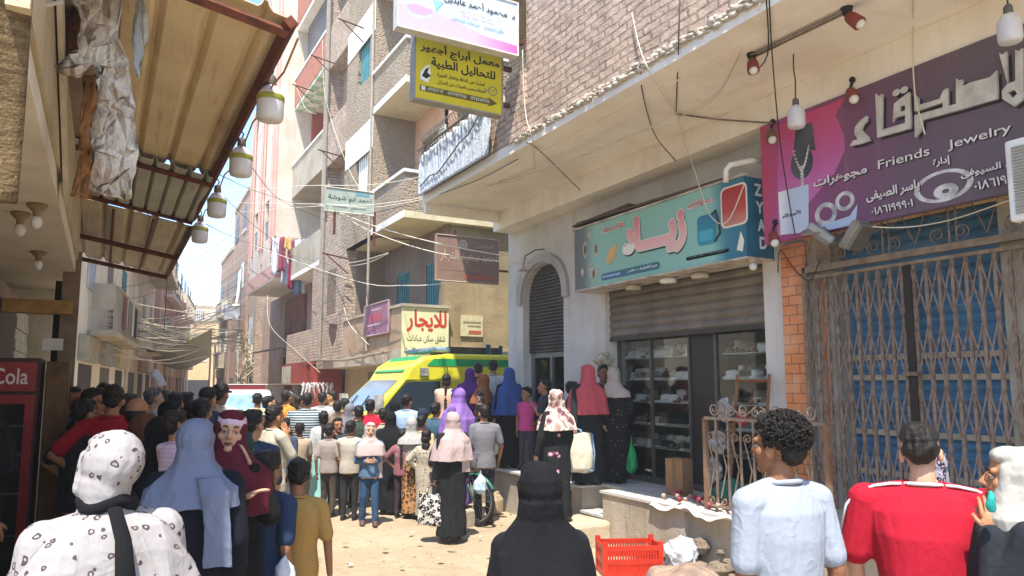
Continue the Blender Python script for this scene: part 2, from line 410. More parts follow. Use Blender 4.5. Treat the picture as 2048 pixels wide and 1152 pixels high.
# ---------------------------------------------------------------- ground
def ground():
    t = NT('sandy ground'); p = t.pos()
    a = t.mix(t.ss(t.noise(p, .55, 7, .65), .3, .72), srgb('bba98c'), srgb('a8957a'))
    a = t.mix(t.math('MULTIPLY', t.ss(t.noise(p, 5, 7, .7), .52, .72), .5), a, srgb('8f7556'))
    a = t.mix(t.math('MULTIPLY', t.ss(t.noise(p, 38, 4, .7), .62, .74), .5), a, srgb('75604a'))
    tr = t.n('Mapping', {'Vector': p, 'Rotation': (0, 0, .12), 'Scale': (2.6, .25, 1)}).outputs[0]; a = t.mix(t.math('MULTIPLY', t.ss(t.noise(tr, 1.6, 5, .6, .6), .5, .66), .3), a, srgb('c4b498'))
    a = t.mix(t.math('MULTIPLY', t.ss(t.noise(p, 1.3, 8, .75), .5, .75), .4), a, srgb('8c7a60'))
    m = t.set(a, .95, 0, .15, t.math('ADD', t.noise(p, 40, 6, .7), t.math('MULTIPLY', t.noise(p, 6, 5), 2.5)), .8, .03)
    mb = MB()
    def fn(a, b):
        x = -8 + 26 * a; y = -6 + 54 * b
        z = .022 * math.sin(x * 1.7 + y * .6) * math.sin(y * 1.1 - x * .3) + .012 * math.sin(x * 4.1 + 1) * math.sin(y * 3.3)
        e = min(a, 1 - a, b, 1 - b) * 12; return (x, y, z * min(1, e) - .02)
    mb.grid(fn, 130, 230); g = mb.build('ground', m, smooth=True); g['kind'] = 'structure'
    mb = MB(); xs = (-100, -8, 18, 110); ys = (-60, -6, 48, 150)
    for i in range(3):
        for j in range(3):
            if i == 1 and j == 1: continue
            mb.quad((xs[i], ys[j], -.02), (xs[i + 1], ys[j], -.02), (xs[i + 1], ys[j + 1], -.02), (xs[i], ys[j + 1], -.02))
    g = mb.build('ground', m); g['kind'] = 'structure'
ground()
mb = MB(); _r = random.Random(4)
for k in range(900):
    x, y = _r.uniform(-.2, 5.4), 3.2 + 11 * _r.random() ** 1.5; q = _r.uniform(.004, .011) * (1 + (x > 4.7)); mb.sphere((x, y, -.012 + q * .3), (q, q * _r.uniform(.6, 1.2), q * .7), 5)
o = mb.build('pebbles', M('a89a84', '7d705e', rough=.95, sc=9)); tag(o, 'small stones and crumbs scattered over the dusty street', 'pebbles', kind='stuff')
# ---------------------------------------------------------------- shop building on the right
XW, XS, XP, XB = 6.2, 4.46, 5.47, 5.85
shopb = thing('shop_building', 'brick shop building on the right with deep pale overhang and raised terrace', 'building', (XW, 6, 0))
def shutter(name, y0, y1, z0, z1, x, m, pitch=.085, parent=shopb, arch=None):
    mb = MB(); n = int((z1 - z0) / pitch)
    for i in range(n):
        a = z0 + (z1 - z0) * i / n; b = z0 + (z1 - z0) * (i + 1) / n; q = [(0, a), (-.022, a + pitch * .3), (-.022, a + pitch * .62), (0, b - .006), (.008, b)]
        for (xa, za), (xb, zb) in zip(q[:-1], q[1:]): mb.quad((x + xa, y0, za), (x + xa, y1, za), (x + xb, y1, zb), (x + xb, y0, zb))
    return mb.build(name, m, parent, solid=.004)
SHUTM = M('877c6e', '71675b', rough=.6, sc=2.2, metal=.15, dirt=.5)
SHUTB = M('5c8fb4', '4a7da4', rough=.6, sc=2, dirt=.45)
# ground floor wall with the arch and the two shop openings
mb = MB(); AY0, AY1, ASP, AH = 9.52, 10.78, 3.25, .62
wall(mb, 'x', XW, XW + .35, 4.98, 11.3, .6, 4.86, [(AY0, AY1, .6, ASP + AH), (5.56, 8.44, .6, 3.35)])
cy = (AY0 + AY1) / 2; ra = (AY1 - AY0) / 2; N = 16
for k in range(N):          # spandrels fill the square head down to the arch
    a0, a1 = PI * k / N, PI * (k + 1) / N
    p0 = (cy + ra * math.cos(a0), ASP + AH * math.sin(a0) ** .8); p1 = (cy + ra * math.cos(a1), ASP + AH * math.sin(a1) ** .8); T = ASP + AH
    for x in (XW, XW + .35): mb.quad((x, p0[0], p0[1]), (x, p1[0], p1[1]), (x, p1[0], T), (x, p0[0], T))
    mb.quad((XW, p0[0], p0[1]), (XW + .35, p0[0], p0[1]), (XW + .35, p1[0], p1[1]), (XW, p1[0], p1[1]))
wall(mb, 'x', XW, XW + .35, -4, 2.95, .6, 4.86)
wall(mb, 'x', XW, XW + .35, 2.95, 4.98, 3.62, 4.86)
mb.box(XW + .35, 12, 11.05, 11.3, -.1, 4.86); mb.build('ground_floor_wall', GREYP, shopb)
mb = MB()
for k in range(N):          # raised band round the arch
    a0, a1 = PI * k / N, PI * (k + 1) / N; q = []
    for rr, hh in ((ra + .02, AH + .02), (ra + .17, AH + .16)):
        q.append([(cy + rr * math.cos(a), ASP + hh * max(0, math.sin(a)) ** .8) for a in (a0, a1)])
    pts = [q[0][0], q[1][0], q[1][1], q[0][1]]; mb.prism([(XW - .05, a, b) for a, b in pts], (.049, 0, 0))
mb.build('arch_band', plaster('arch paint', 'b2aca6', 'a8a098', bump=.1, stain=.3), shopb)
mb = MB(); mb.box(XS, 12, -4, 11.1, 4.86, 5.0); mb.build('overhang_slab', SOFF, shopb)
mb = MB(); mb.box(XB, XW - .002, -4, 11.22, 4.56, 4.858); mb.box(XS + .02, XB, 11.0, 11.09, 4.70, 4.858); mb.build('beam', SOFF, shopb)
mb = MB(); mb.box(XS + .28, XS + .31, -4, 11.0, 4.845, 4.862); mb.build('drip_moulding', SOFF, shopb)
mb = MB()
for k in range(800):        # squeezed-out mortar along the slab edge
    y = -1.0 + 8.9 * random.random(); mb.sphere((XS - .01 + random.uniform(-.02, .015), y, 5.0 + random.uniform(-.05, .035)), (random.uniform(.008, .026), random.uniform(.02, .07), random.uniform(.008, .03)), 6)
mb.build('mortar_edge', MORT, shopb, smooth=True)
# upper floor
mb = MB(); wall(mb, 'x', XS, XS + .25, -4, 7.66, 5.0, 11.2, [(3.9, 4.75, 6.95, 8.2), (5.62, 6.36, 6.66, 8.2)])
mb.box(XS + .25, 12, 7.41, 7.66, 5.0, 11.2); mb.build('upper_brick_wall', BR1, shopb)
mb = MB(); wall(mb, 'x', XW, XW + .25, 7.66, 11.3, 5.0, 11.2, [(8.7, 9.6, 5.05, 7.1)]); mb.build('balcony_back_wall', BR2, shopb)
mb = MB(); mb.box(XS - .3, 12, -4, 11.3, 8.05, 8.2); mb.box(XS, 12, -4, 11.3, 11.2, 11.4); mb.build('upper_slab', CONC, shopb)
mb = MB(); wall(mb, 'x', XS, XS + .14, 8.15, 10.98, 5.0, 5.52); mb.box(XS, XW, 10.98, 11.1, 5.0, 5.52); mb.build('balcony_parapet', BR1, shopb)
mb = MB(); mb.box(XS - .03, XS + .3, 7.66, 8.15, 5.0, 5.86); mb.build('brick_pier', BR1, shopb)
mb = MB()
for k in range(26): y = 8.2 + k * .11; mb.cyl((XS + .05, y, 5.52), (XS + .05, y, 5.86), .008, n=5)
mb.cyl((XS + .05, 8.15, 5.86), (XS + .05, 11.05, 5.86), .014); mb.build('balcony_rail', IRON, shopb)
mb = MB(); pts = [(XS + .05 + .11 * math.cos(k * .9), 8.2 + k * .0125, 5.95 + .11 * math.sin(k * .9)) for k in range(230)]
mb.tube(pts, .006, 4); mb.build('coiled_wire', M('8a8377', rough=.5, metal=.4), shopb)
def sheet(name, fn, nu, nv, m, parent=None, th=.004, **k):
    mb = MB(); mb.grid(fn, nu, nv); o = mb.build(name, m, parent, smooth=True, solid=th)
    return o
CLOTHW = fabric('white cloth', 'c9cdd0', bump=.5, var=.25)
def fb(a, b):
    y = 11.05 - 2.55 * a; w = .03 * math.sin(a * 34 + 2 * math.sin(b * 4)) * b + .02 * math.sin(a * 90)
    return (XS - .05 - abs(w) - .04 * (1 - b), y, 4.96 + (.68 + .1 * a + .012 * math.sin(a * 60)) * b)
bn = sheet('cloth_banner', fb, 90, 14, CLOTHW); tag(bn, 'wrinkled white cloth banner hung over a balcony on the brick shop building', 'banner')
mb = MB()
for k in range(20): y = 8.75 + k * .11; mb.cyl((XS - .13, y, 5.4 + .05 * math.sin(k)), (XS - .13, y, 5.72), .0045, n=5)
mb.cyl((XS - .13, 8.6, 5.72), (XS - .13, 11.0, 5.72), .012, n=6)
for y in (8.6, 11.0): mb.cyl((XS - .13, y, 5.72), (XS + .04, y, 5.72), .01, n=6)
mb.build('balcony_grille', M('5f5a52', rough=.6), shopb)
mb = MB(); mb.tube([(XS - .115, 10.9, 5.1), (XS - .12, 10.5, 5.18), (XS - .118, 10.2, 5.14), (XS - .12, 9.8, 5.25), (XS - .12, 9.4, 5.38), (XS - .118, 9.1, 5.42), (XS - .12, 8.7, 5.62)], .012, 5); mb.build('dark_crease', M('7d8285', rough=.9), bn)  # wavy dark brush stroke on the cloth, in place of illegible marks
# windows of the upper floor
def louvre(mb, ax, c, a0, a1, z0, z1, n=14, out=-1):
    P = (lambda cc, a, z: (cc, a, z)) if ax == 'x' else (lambda cc, a, z: (a, cc, z)); w = .05
    for p, q in ((a0, a0 + w), (a1 - w, a1)): mb.box(*(lambda A, B: (A[0], B[0], A[1], B[1], A[2], B[2]))(P(c - .02, p, z0), P(c + .02, q, z1)))
    for p, q in ((z0, z0 + w), (z1 - w, z1)): mb.box(*(lambda A, B: (A[0], B[0], A[1], B[1], A[2], B[2]))(P(c - .018, a0 + w, p), P(c + .018, a1 - w, q)))
    h = (z1 - z0 - 2 * w) / n
    for i in range(n):
        z = z0 + w + h * i
        mb.quad(P(c + .014 * out, a0 + w, z), P(c + .014 * out, a1 - w, z), P(c - .014 * out, a1 - w, z + h * .95), P(c - .014 * out, a0 + w, z + h * .95))
SHW = M('e8e6dc', 'd8d5c8', rough=.5)
mb = MB(); louvre(mb, 'x', XS - .05, 5.62, 5.99, 6.66, 8.03); louvre(mb, 'x', XS - .052, 6.0, 6.36, 6.66, 8.03); mb.build('window_shutter', SHW, shopb)
mb = MB(); wall(mb, 'x', XS - .03, XS + .05, 3.84, 4.81, 6.9, 8.03, [(3.92, 4.73, 6.99, 7.99)]); mb.build('window_frame', M('9fc0c8', 'bcd2d6', rough=.5), shopb)
mb = MB(); mb.box(XS + .26, XS + .3, 3.0, 7.0, 6.5, 8.0); mb.build('window_dark', DARK, shopb)
mb = MB(); mb.box(XS - .12, XS + .02, 3.8, 4.85, 6.84, 6.9); mb.build('window_sill', M('4a4d48', rough=.7), shopb)
mb = MB(); mb.box(XW - .02, XW + .05, 8.72, 9.58, 5.05, 7.08); mb.build('balcony_door', M('7c6a56', rough=.6), shopb)
# terrace and steps
TERR = plaster('terrace render', 'b9ad9b', 'a39683', bump=.5, bsc=16, stain=.5, stc='776550')
TILE = M('c9c5bd', 'b9b3a8', rough=.5, sc=3, dirt=.25)
mb = MB(); mb.box(XP, XW, 8.0, 11.95, -.1, .57); mb.box(XP + .02, XW, 4.98, 7.5, -.1, .57); mb.box(XP + .36, XW, 7.5, 8.0, -.1, .568)
mb.box(XP - .04, XW, 6.05, 7.495, -.1, .569); mb.box(XP + .06, XW, -4, 4.98, -.1, .57); mb.build('terrace', TERR, shopb)
mb = MB(); mb.box(XP - .05, XW + 3, 7.98, 11.95, .57, .6); mb.box(XP - .06, XW + 3, 4.4, 7.53, .571, .602); mb.box(XP + .33, XW + 3, 7.53, 7.98, .568, .601); mb.box(XP - .02, XW + 1, -4, 4.4, .57, .6)
mb.build('terrace_paving', TILE, shopb)
mb = MB(); mb.box(XP - .02, XP + .358, 7.5, 8.0, -.1, .27); mb.build('step', TERR, shopb)
mb = MB(); mb.box(XP - .05, XP + .358, 7.502, 7.98, .27, .3); mb.build('step_tread', TILE, shopb)
mb = MB(); mb.obox((5.08, 7.72, .085), (.66, .85, .37), Matrix.Rotation(.06, 3, 'Z')); kb = mb.build('kerb_step', plaster('kerb', 'bfae94', 'a8967c', bump=.8, bsc=14, stain=.4)); md = kb.modifiers.new('b', 'BEVEL'); md.width = .05; md.segments = 2; tag(kb, 'worn low masonry step in front of the terrace stairs', 'step')
mb = MB()
for k in range(70):
    y = 4.2 + random.random() * 1.9; x = XP - .02 - random.random() ** 2 * .3; r = random.uniform(.04, .12)
    mb.sphere((x, y, r * .3 + random.random() * .28 * (1 - (XP - x) * 3)), (r, r * random.uniform(.7, 1.3), r * random.uniform(.5, .9)), 7)
rb = mb.build('rubble', plaster('rubble', '9a8a76', '7d6c58', bump=1, bd=.05)); tag(rb, 'heap of broken plaster crumbled along the foot of the terrace', 'rubble', kind='stuff')
# arch doorway: shutter, glass door, interior
shutter('rolling_shutter', AY0, AY1, 2.42, ASP + AH, XW + .14, M('5d5650', '4b4540', rough=.5, sc=2, metal=.3, dirt=.3), .055)
mb = MB(); wall(mb, 'x', XW + .16, XW + .22, AY0, AY1, .6, 2.42, [(AY0 + .08, cy - .03, .7, 2.34), (cy + .03, AY1 - .08, .7, 2.34)]); mb.build('door_frame', M('8f9192', rough=.4, metal=.7), shopb)
mb = MB(); mb.box(XW + .18, XW + .19, AY0 + .08, cy - .03, .7, 2.34); mb.box(XW + .18, XW + .19, cy + .03, AY1 - .08, .7, 2.34); mb.build('door_glass', GLASS, shopb)
# shop interior
mb = MB(); wall(mb, 'x', 9.0, 9.1, 4.9, 11.0, .6, 4.8); wall(mb, 'y', 8.6, 8.7, XW + .36, 9.0, .6, 4.8); wall(mb, 'y', 5.2, 5.3, XW + .36, 9.0, .6, 4.8)
mb.build('interior_wall', M('4b443d', '3d3731', rough=.9), shopb)
shutter('rolling_shutter', 5.56, 8.44, 2.55, 3.35, XW + .1, SHUTM, .11)
mb = MB(); mb.box(XW + .07, XW + .13, 5.56, 8.44, 2.5, 2.55); mb.build('shutter_bar', M('4a433b', rough=.5, metal=.4), shopb)
mb = MB()
for y in (5.58, 6.52, 6.98, 7.72, 8.42): mb.box(XW + .2, XW + .25, y - .014, y + .014, .6, 3.3)
mb.box(XW + .203, XW + .247, 5.56, 8.44, .6, .68); mb.build('shopfront_frame', M('6a645e', rough=.4, metal=.4), shopb)
for a, b in ((5.61, 6.49), (7.01, 7.69), (7.75, 8.39)):
    mb = MB(); mb.box(XW + .22, XW + .23, a, b, .69, 3.3); mb.build('shop_window', GLASS, shopb)
mb = MB(); mb.box(XW + .225, XW + .24, 6.55, 6.95, .69, 2.6); mb.build('shop_door', M('2a2725', rough=.35), shopb)
SHELF = M('b8c0c0', rough=.25); shelf_z = [2.26, 1.96, 1.66, 1.36, 1.06]
for y0, y1 in ((7.02, 8.38), (5.62, 6.48)):
    for z in shelf_z:
        mb = MB(); mb.box(XW + .28, XW + .62, y0, y1, z - .012, z); mb.build('display_shelf', SHELF, shopb)
    mb = MB(); mb.box(XW + .63, XW + .66, y0, y1, .6, 3.3); mb.build('display_back', M('5d564e', '4b453f', rough=.7), shopb)
# shoes
def shoe_proto(name, m, ms, label, sandal=False):
    root = thing(name, label, 'shoe', (0, 0, -50), 'shoes on the display shelves')
    mb = MB(); mb.rings([(0, 0, .0, .045, .13), (0, 0, .012, .047, .135), (0, 0, .025, .043, .13)], 14, 2.4); mb.build('sole', ms, root, local=True, smooth=True)
    mb = MB()
    if sandal:
        for y in (-.04, .05): mb.tube([(-.045, y, .02), (-.035, y, .05), (0, y - .01, .065), (.035, y, .05), (.045, y, .02)], .012, 6)
    else: mb.rings([(0, 0, .024, .041, .125), (0, .0, .05, .04, .11, -.25), (0, .022, .075, .035, .075, -.3), (0, .05, .1, .03, .045, -.2)], 14, 2.3)
    mb.build('strap' if sandal else 'upper', m, root, local=True, smooth=True); return root
_wl = M('f2f0ea', 'e0ddd6', rough=.5); protos = [shoe_proto('shoe', _wl, _wl, 'white trainer'), shoe_proto('shoe', M('8f8172', '75695c'), _wl, 'tan casual shoe'), shoe_proto('shoe', M('3a3836', '2b2a29'), M('b5b0a7'), 'dark trainer'), shoe_proto('sandal', M('b8a68c', '9a876c'), M('6e5d4b'), 'beige sandal', True)]
kinds = ['white trainer', 'tan casual shoe', 'dark trainer', 'beige sandal']; rows = ['top', 'second', 'third', 'fourth', 'lowest']; first = set()
for side, (y0, y1) in (('left', (7.05, 8.36)), ('right', (5.66, 6.46))):
    for i, z in enumerate(shelf_z):
        n = 8 if side == 'left' else 5
        for k, rw in [(k, rw) for k in range(n) for rw in (0, 1)]:
            q = random.choice([0, 0, 1, 3] if i < 1 else [0, 0, 0, 2, 1] if i == 1 else [1, 3, 0, 2] if side == 'left' else [2, 2, 1, 3])
            loc = (XW + .37 + .17 * rw + random.uniform(-.02, .02), y0 + (y1 - y0) * (k + .5 + .38 * rw - .1) / n + random.uniform(-.02, .02), z + .001 + .06 * rw); rz = R(random.choice([90, 125, 60, 40, 140, 20]))
            lb = f'{kinds[q]}, {["front", "back"][rw]} row, {rows[i]} shelf, {side} of the dark shop door'
            if q in first: copy_tree(protos[q], loc, rz, lb)
            else: first.add(q); protos[q].location = loc; protos[q].rotation_euler = (0, 0, rz); protos[q]['label'] = lb
for q in range(4):
    if q not in first:
        for c in list(protos[q].children): bpy.data.objects.remove(c)
        bpy.data.objects.remove(protos[q])
# tiled pillar and gate
def tiles():
    t = NT('orange tiles'); uv, p = wallvec(t)
    b = t.n('TexBrick', {'Vector': uv, 'Color1': srgb('d98a55'), 'Color2': srgb('cf7c48'), 'Mortar': srgb('8a5a3c'), 'Scale': 1.0, 'Mortar Size': .006, 'Mortar Smooth': .1, 'Brick Width': .2, 'Row Height': .1, 'Bias': 0.0})
    col = t.mix(t.math('MULTIPLY', t.ss(t.noise(p, 2.5, 6), .5, .75), .5), b.outputs[0], srgb('dcb693'))
    return t.set(col, .35, 0, .4, t.math('SUBTRACT', 1.0, b.outputs['Fac']), .5, .006)
mb = MB(); mb.box(XW - .035, XW - .002, 4.98, 5.285, .602, 3.34); mb.build('tiled_pillar_face', tiles(), shopb)
mb = MB(); wall(mb, 'x', XW + .02, XW + .2, 4.72, 4.978, .6, 3.62); wall(mb, 'x', XW + .02, XW + .2, 2.95, 3.16, .6, 3.62); mb.build('gate_jamb', plaster('jamb', 'c9bfb0', 'b5a892', stain=.5), shopb)
shutter('rolling_shutter', 3.16, 4.72, .72, 3.62, XW + .24, SHUTB, .1)
mb = MB()
for z in (1.05, 1.42, 1.93, 2.12): mb.box(XW + .2, XW + .212, 3.16, 4.72, z, z + .05)
mb.build('shutter_band', M('cfc5ad', 'b9ad92', rough=.6), shopb)
mb = MB(); mb.box(XW - .02, XW + .36, 2.95, 4.98, .602, .72); mb.build('door_sill', TERR, shopb)
mb = MB(); mb.box(XW + .0, XW + .019, 4.79, 4.83, .72, 2.95); mb.build('orange_trim', M('d07a44', rough=.5), shopb)
mb = MB(); mb.box(XW - .03, XW + .02, 2.8, 4.98, 3.36, 3.46); mb.build('lintel_band', M('cf7a44', 'e0c79c', rough=.6, sc=2), shopb)
gate = thing('folding_gate', 'rusty brown folding lattice gate closed in front of the blue shutter', 'gate', (XW - .06, 4.0, .72))
GX = XW - .07; mb = MB(); n = 21; ys = [2.6 + (4.94 - 2.6) * k / n for k in range(n + 1)]
for k, y in enumerate(ys): mb.obox((GX, y, 1.84), (.026, .028, 2.24))
mb.build('upright', IRON, gate)
mb = MB()
for k in range(n):
    for z0 in (.9, 1.42, 1.94, 2.46):
        for a, b in ((0, 1), (1, 0)):
            p, q = Vector((GX - .016 - .006 * a, ys[k], z0 + .44 * a)), Vector((GX - .016 - .006 * a, ys[k + 1], z0 + .44 * b)); m_ = (p + q) / 2; d = (q - p)
            mb.obox(m_, (.005, .012, d.length), Matrix.Rotation(-math.atan2(d.y, d.z), 3, 'X'))
mb.build('lattice_bar', IRON, gate)
mb = MB(); mb.box(GX - .03, GX + .03, 2.6, 4.96, 3.0, 3.06); mb.box(GX - .03, GX + .03, 4.94, 4.98, .72, 3.06); mb.box(GX - .025, GX + .025, 2.6, 4.94, 2.93, 2.96); mb.build('frame', M('8c7a66', '6f5f4e', rough=.6, sc=12), gate)
mb = MB(); mb.box(GX - .04, GX + .02, 3.84, 3.9, .74, 2.92); mb.build('meeting_stile', M('2c2622', rough=.6), gate)
mb = MB(); mb.obox((GX - .05, 3.87, 1.98), (.04, .14, .035)); mb.build('bolt', STEEL, gate)
def scroll(c, r, turns, s0, ex, ez, n=26):
    return [Vector(c) + (Vector(ex) * math.cos(s0 + turns * 2 * PI * k / n) + Vector(ez) * math.sin(s0 + turns * 2 * PI * k / n)) * r * (1 - .75 * k / n) for k in range(n + 1)]
mb = MB()
for yc in (2.9, 3.5, 4.1, 4.65):
    mb.cyl((GX, yc, 3.06), (GX, yc, 3.58), .01, n=6); mb.cyl((GX, yc - .06, 3.06), (GX, yc - .06, 3.58), .008, n=6)
    for sy in (-1, 1):
        for zc, fl in ((3.15, 1), (3.45, -1)): mb.tube(scroll((GX, yc + sy * .1, zc), .07, 1.4, -PI / 2 * fl, (0, sy, 0), (0, 0, fl)), .007, 5)
        mb.tube([(GX, yc + sy * .05, 3.3), (GX, yc + sy * .2, 3.36), (GX, yc + sy * .3, 3.1)], .006, 5)
mb.build('scrollwork', IRON, gate)
# railing on the terrace
rail = thing('scroll_railing', 'bare metal railing with bent bars and curled top on the terrace edge', 'railing', (5.5, 5.2, .6))
RX = 5.5; mb = MB()
for y in (5.77, 4.3): mb.obox((RX, y, 1.07), (.045, .045, .94))
mb.build('post', M('8f6a52', 'a08873', rough=.5, metal=.5, sc=8), rail)
RM = M('b5a595', '94806c', rough=.35, metal=.6, sc=16)
mb = MB(); mb.box(RX - .02, RX + .02, 4.3, 5.77, 1.53, 1.56); mb.box(RX - .015, RX + .015, 4.32, 5.75, .66, .685); mb.build('top_rail', RM, rail)
mb = MB(); k = 0; y = 5.62
while y > 4.35:
    mb.obox((RX, y, 1.1), (.018, .018, .86))
    b = [(RX, y + .12, 1.35), (RX, y + .03, 1.06), (RX, y + .12, .75)]
    mb.tube(b, .008, 5); mb.tube(scroll((RX, y + .075, 1.36), .05, 1.2, 0, (0, 1, 0), (0, 0, 1)), .007, 5); mb.tube(scroll((RX, y + .075, .73), .04, 1.2, 0, (0, 1, 0), (0, 0, -1)), .007, 5); y -= .165
mb.build('bent_bar', RM, rail)
mb = MB()
for yc in (5.45, 5.05, 4.65):
    for sy in (-1, 1):
        mb.tube([(RX, yc + sy * .02, 1.68), (RX, yc + sy * .1, 1.63), (RX, yc + sy * .19, 1.57)], .009, 5); mb.tube(scroll((RX, yc + sy * .19, 1.64), .06, 1.3, -PI / 2, (0, sy, 0), (0, 0, 1)), .009, 5); mb.tube(scroll((RX, yc + sy * .04, 1.62), .05, 1.2, PI / 2, (0, -sy, 0), (0, 0, 1)), .009, 5)
mb.build('top_scroll', RM, rail)
# ---------------------------------------------------------------- signs on this building
def col(c, r=.5, n=None): return M(c, rough=r, c2=c)
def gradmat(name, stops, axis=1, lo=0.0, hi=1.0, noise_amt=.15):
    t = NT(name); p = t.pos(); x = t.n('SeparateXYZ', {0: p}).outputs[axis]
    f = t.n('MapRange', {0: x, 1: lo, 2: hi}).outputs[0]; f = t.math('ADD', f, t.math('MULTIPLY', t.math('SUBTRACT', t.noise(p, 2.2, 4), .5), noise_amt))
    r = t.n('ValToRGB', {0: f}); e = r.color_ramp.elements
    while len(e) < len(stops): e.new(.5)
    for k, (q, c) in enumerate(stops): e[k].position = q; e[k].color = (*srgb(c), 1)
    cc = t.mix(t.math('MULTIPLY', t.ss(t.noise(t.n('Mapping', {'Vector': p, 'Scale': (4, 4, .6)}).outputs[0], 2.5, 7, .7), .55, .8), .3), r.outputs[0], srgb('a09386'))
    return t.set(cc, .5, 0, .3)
SX = 5.83; FP = Panel((SX, 5.19, 3.31), (0, -1, 0), (0, 0, 1))
sg = thing('jewellery_sign', 'large purple jewellery shop sign with silver lettering above the blue shutter', 'sign', (SX, 4, 3.31))
mb = MB(); FP.box(mb, .08, 0, 2.9, 0, 1.24); mb.build('panel', gradmat('purple print', [(0, '62575c'), (.4, '685262'), (.7, '80486b'), (.9, 'a24a80'), (1, 'b3405e')], 1, 2.6, 5.2), sg)
mb = MB(); FP.ppoly(mb, [(1556, 478), (1556, 252), (1600, 232), (1690, 195), (1672, 230), (1688, 270), (1690, 300), (1670, 345), (1640, 380)], .002); mb.build('pink_shape', gradmat('pink print', [(0, 'c27ab2'), (.5, 'b85a96'), (1, 'c24362')], 2, 3.4, 4.6), sg)
SIL = M('c9c4bd', 'aaa49d', rough=.4, sc=7); SHD = col('2a2028', .7)
def kufi(P_, mb, sh, polys, holes=()):
    for pl in polys:
        q = [P_.px(1540 + x / 3.031, 100 + y / 3.031) for x, y in pl]
        tr = geometry.tessellate_polygon([[Vector((a, b, 0)) for a, b in q]]); n = len(q)
        mb.add([P_.p(a, b, .03) for a, b in q] + [P_.p(a, b, .004) for a, b in q], [tuple(t) for t in tr] + [(i, (i + 1) % n, n + (i + 1) % n, n + i) for i in range(n)])
        sh.add([P_.p(a + .022, b - .026, .0032) for a, b in q], [tuple(t) for t in tr])
mb = MB(); sh = MB()
kufi(FP, mb, sh, [[(495, 585), (515, 552), (545, 545), (522, 510), (528, 468), (560, 430), (598, 402), (600, 432), (576, 455), (565, 482), (586, 508), (608, 528), (618, 552), (560, 572)],
  [(650, 266), (672, 284), (692, 270), (690, 487), (832, 446), (832, 396), (766, 416), (756, 440), (764, 330), (790, 308), (800, 346), (797, 382), (832, 368), (830, 335), (800, 346), (790, 308), (856, 258), (866, 438), (864, 478), (662, 534)],
  [(885, 272), (910, 292), (912, 338), (1040, 300), (1062, 250), (1088, 234), (1092, 344), (1178, 318), (1140, 330), (1140, 176), (1158, 190), (1178, 182), (1178, 224), (1230, 200), (1345, 170), (1386, 128), (1392, 256), (1390, 300), (1178, 362), (934, 428), (930, 484), (890, 534), (888, 400), (1060, 352), (1058, 322), (905, 374), (889, 374)],
  [(1400, 22), (1420, 34), (1446, 14), (1452, 210), (1500, 192), (1498, 4), (1520, 12), (1545, -8), (1548, 220), (1552, 296), (1492, 346), (1420, 300), (1418, 250), (1452, 210), (1456, 262), (1482, 296), (1512, 270), (1492, 244), (1456, 262), (1452, 210)],
  [(1600, -40), (1640, -60), (1645, 230), (1606, 250)]])
for x, y in ((778, 262), (826, 246)): c_ = FP.px(1540 + x / 3.031, 100 + y / 3.031); FP.ell(mb, c_, .036, .03, .03, 14); FP.ell(sh, (c_[0] + .02, c_[1] - .02), .036, .03, .0033, 14)
mb.build('lettering', SIL, sg, fixn=False); sh.build('letter_shadow', SHD, sg, fixn=False)
mb = MB(); sh = MB(); LW = col('d9d2cd')
for tx, lo, hi, bd in (('Friends', (1758, 339), (1860, 288), .008), ('Jewelry', (1898, 304), (2023, 240), .008), ('مجوهرات', (1629, 380), (1735, 322), .03), ('ياسر الصيفى', (1735, 407), (1840, 352), .03), ('٠١٨٦١٩٩٩٠١', (1745, 431), (1827, 394), .02), ('إدارة', (1868, 338), (1901, 306), .03), ('أ. محمد السيوفى', (1924, 360), (2090, 292), .03), ('٠١٨٦١٩٩٩٠١', (1951, 382), (2060, 335), .02)):
    (a, b), (c, d) = FP.px(*lo), FP.px(*hi); h = (d - b)
    FP.text(mb, tx, a, c, b, b + h * .82, bd, .012); FP.text(sh, tx, a + .006, c + .006, b - .006, b + h * .82 - .006, bd + .01, .005)
mb.build('lettering', LW, sg); sh.build('letter_shadow', SHD, sg)
mb = MB(); ca, cb = FP.px(1604, 322); FP.ell(mb, (ca, cb - .02), .13, .16, .004); FP.ppoly(mb, [(1588, 300), (1592, 255), (1625, 245), (1632, 300)], .0045); mb.build('necklace_bust', M('3c3d44', '55565d', rough=.6, sc=3), sg)
mb = MB()
for k in range(46):
    t_ = k / 45; aa = ca - .09 + .18 * t_; FP.ell(mb, (aa, cb + .12 - .2 * math.sin(PI * t_) + .012 * math.sin(k * 2.1)), .011, .011, .007 + .0003 * (k % 3), 6)
    if k % 2: FP.ell(mb, (ca + .012 * math.sin(k), cb - .05 - .2 * t_), .012, .01, .0085 + .0003 * (k % 3), 6)
for c, ra_, rb_, inn, l in (((1886, 372), .24, .13, .8, .003), ((1892, 382), .1, .06, .3, .0035), ((1652, 428), .12, .11, .6, .003), ((1690, 402), .1, .09, .6, .0035)):
    FP.ell(mb, FP.px(*c), ra_, rb_, l, 32, inn)
mb.build('printed_jewellery', M('d6d3cf', '9d9a97', rough=.4, sc=9), sg)
mb = MB(); FP.ppoly(mb, [(1557, 385), (1618, 368), (1618, 455), (1600, 466), (1562, 470)], .0055); FP.ppoly(mb, [(1640, 452), (1700, 432), (1716, 408), (1712, 448), (1660, 460)], .0056); mb.build('printed_box', gradmat('box print', [(0, 'b9c4d8'), (.3, 'e2e2e4'), (1, 'e6e4e2')], 1, 4.86, 5.15, .05), sg)
mb = MB(); FP.ptext(mb, 'الأصدقاء', (1566, 437), (1602, 418), .03, .0075); FP.ptext(mb, 'مجوهرات', (1566, 415), (1590, 408), .02, .0075); mb.build('box_lettering', SHD, sg)
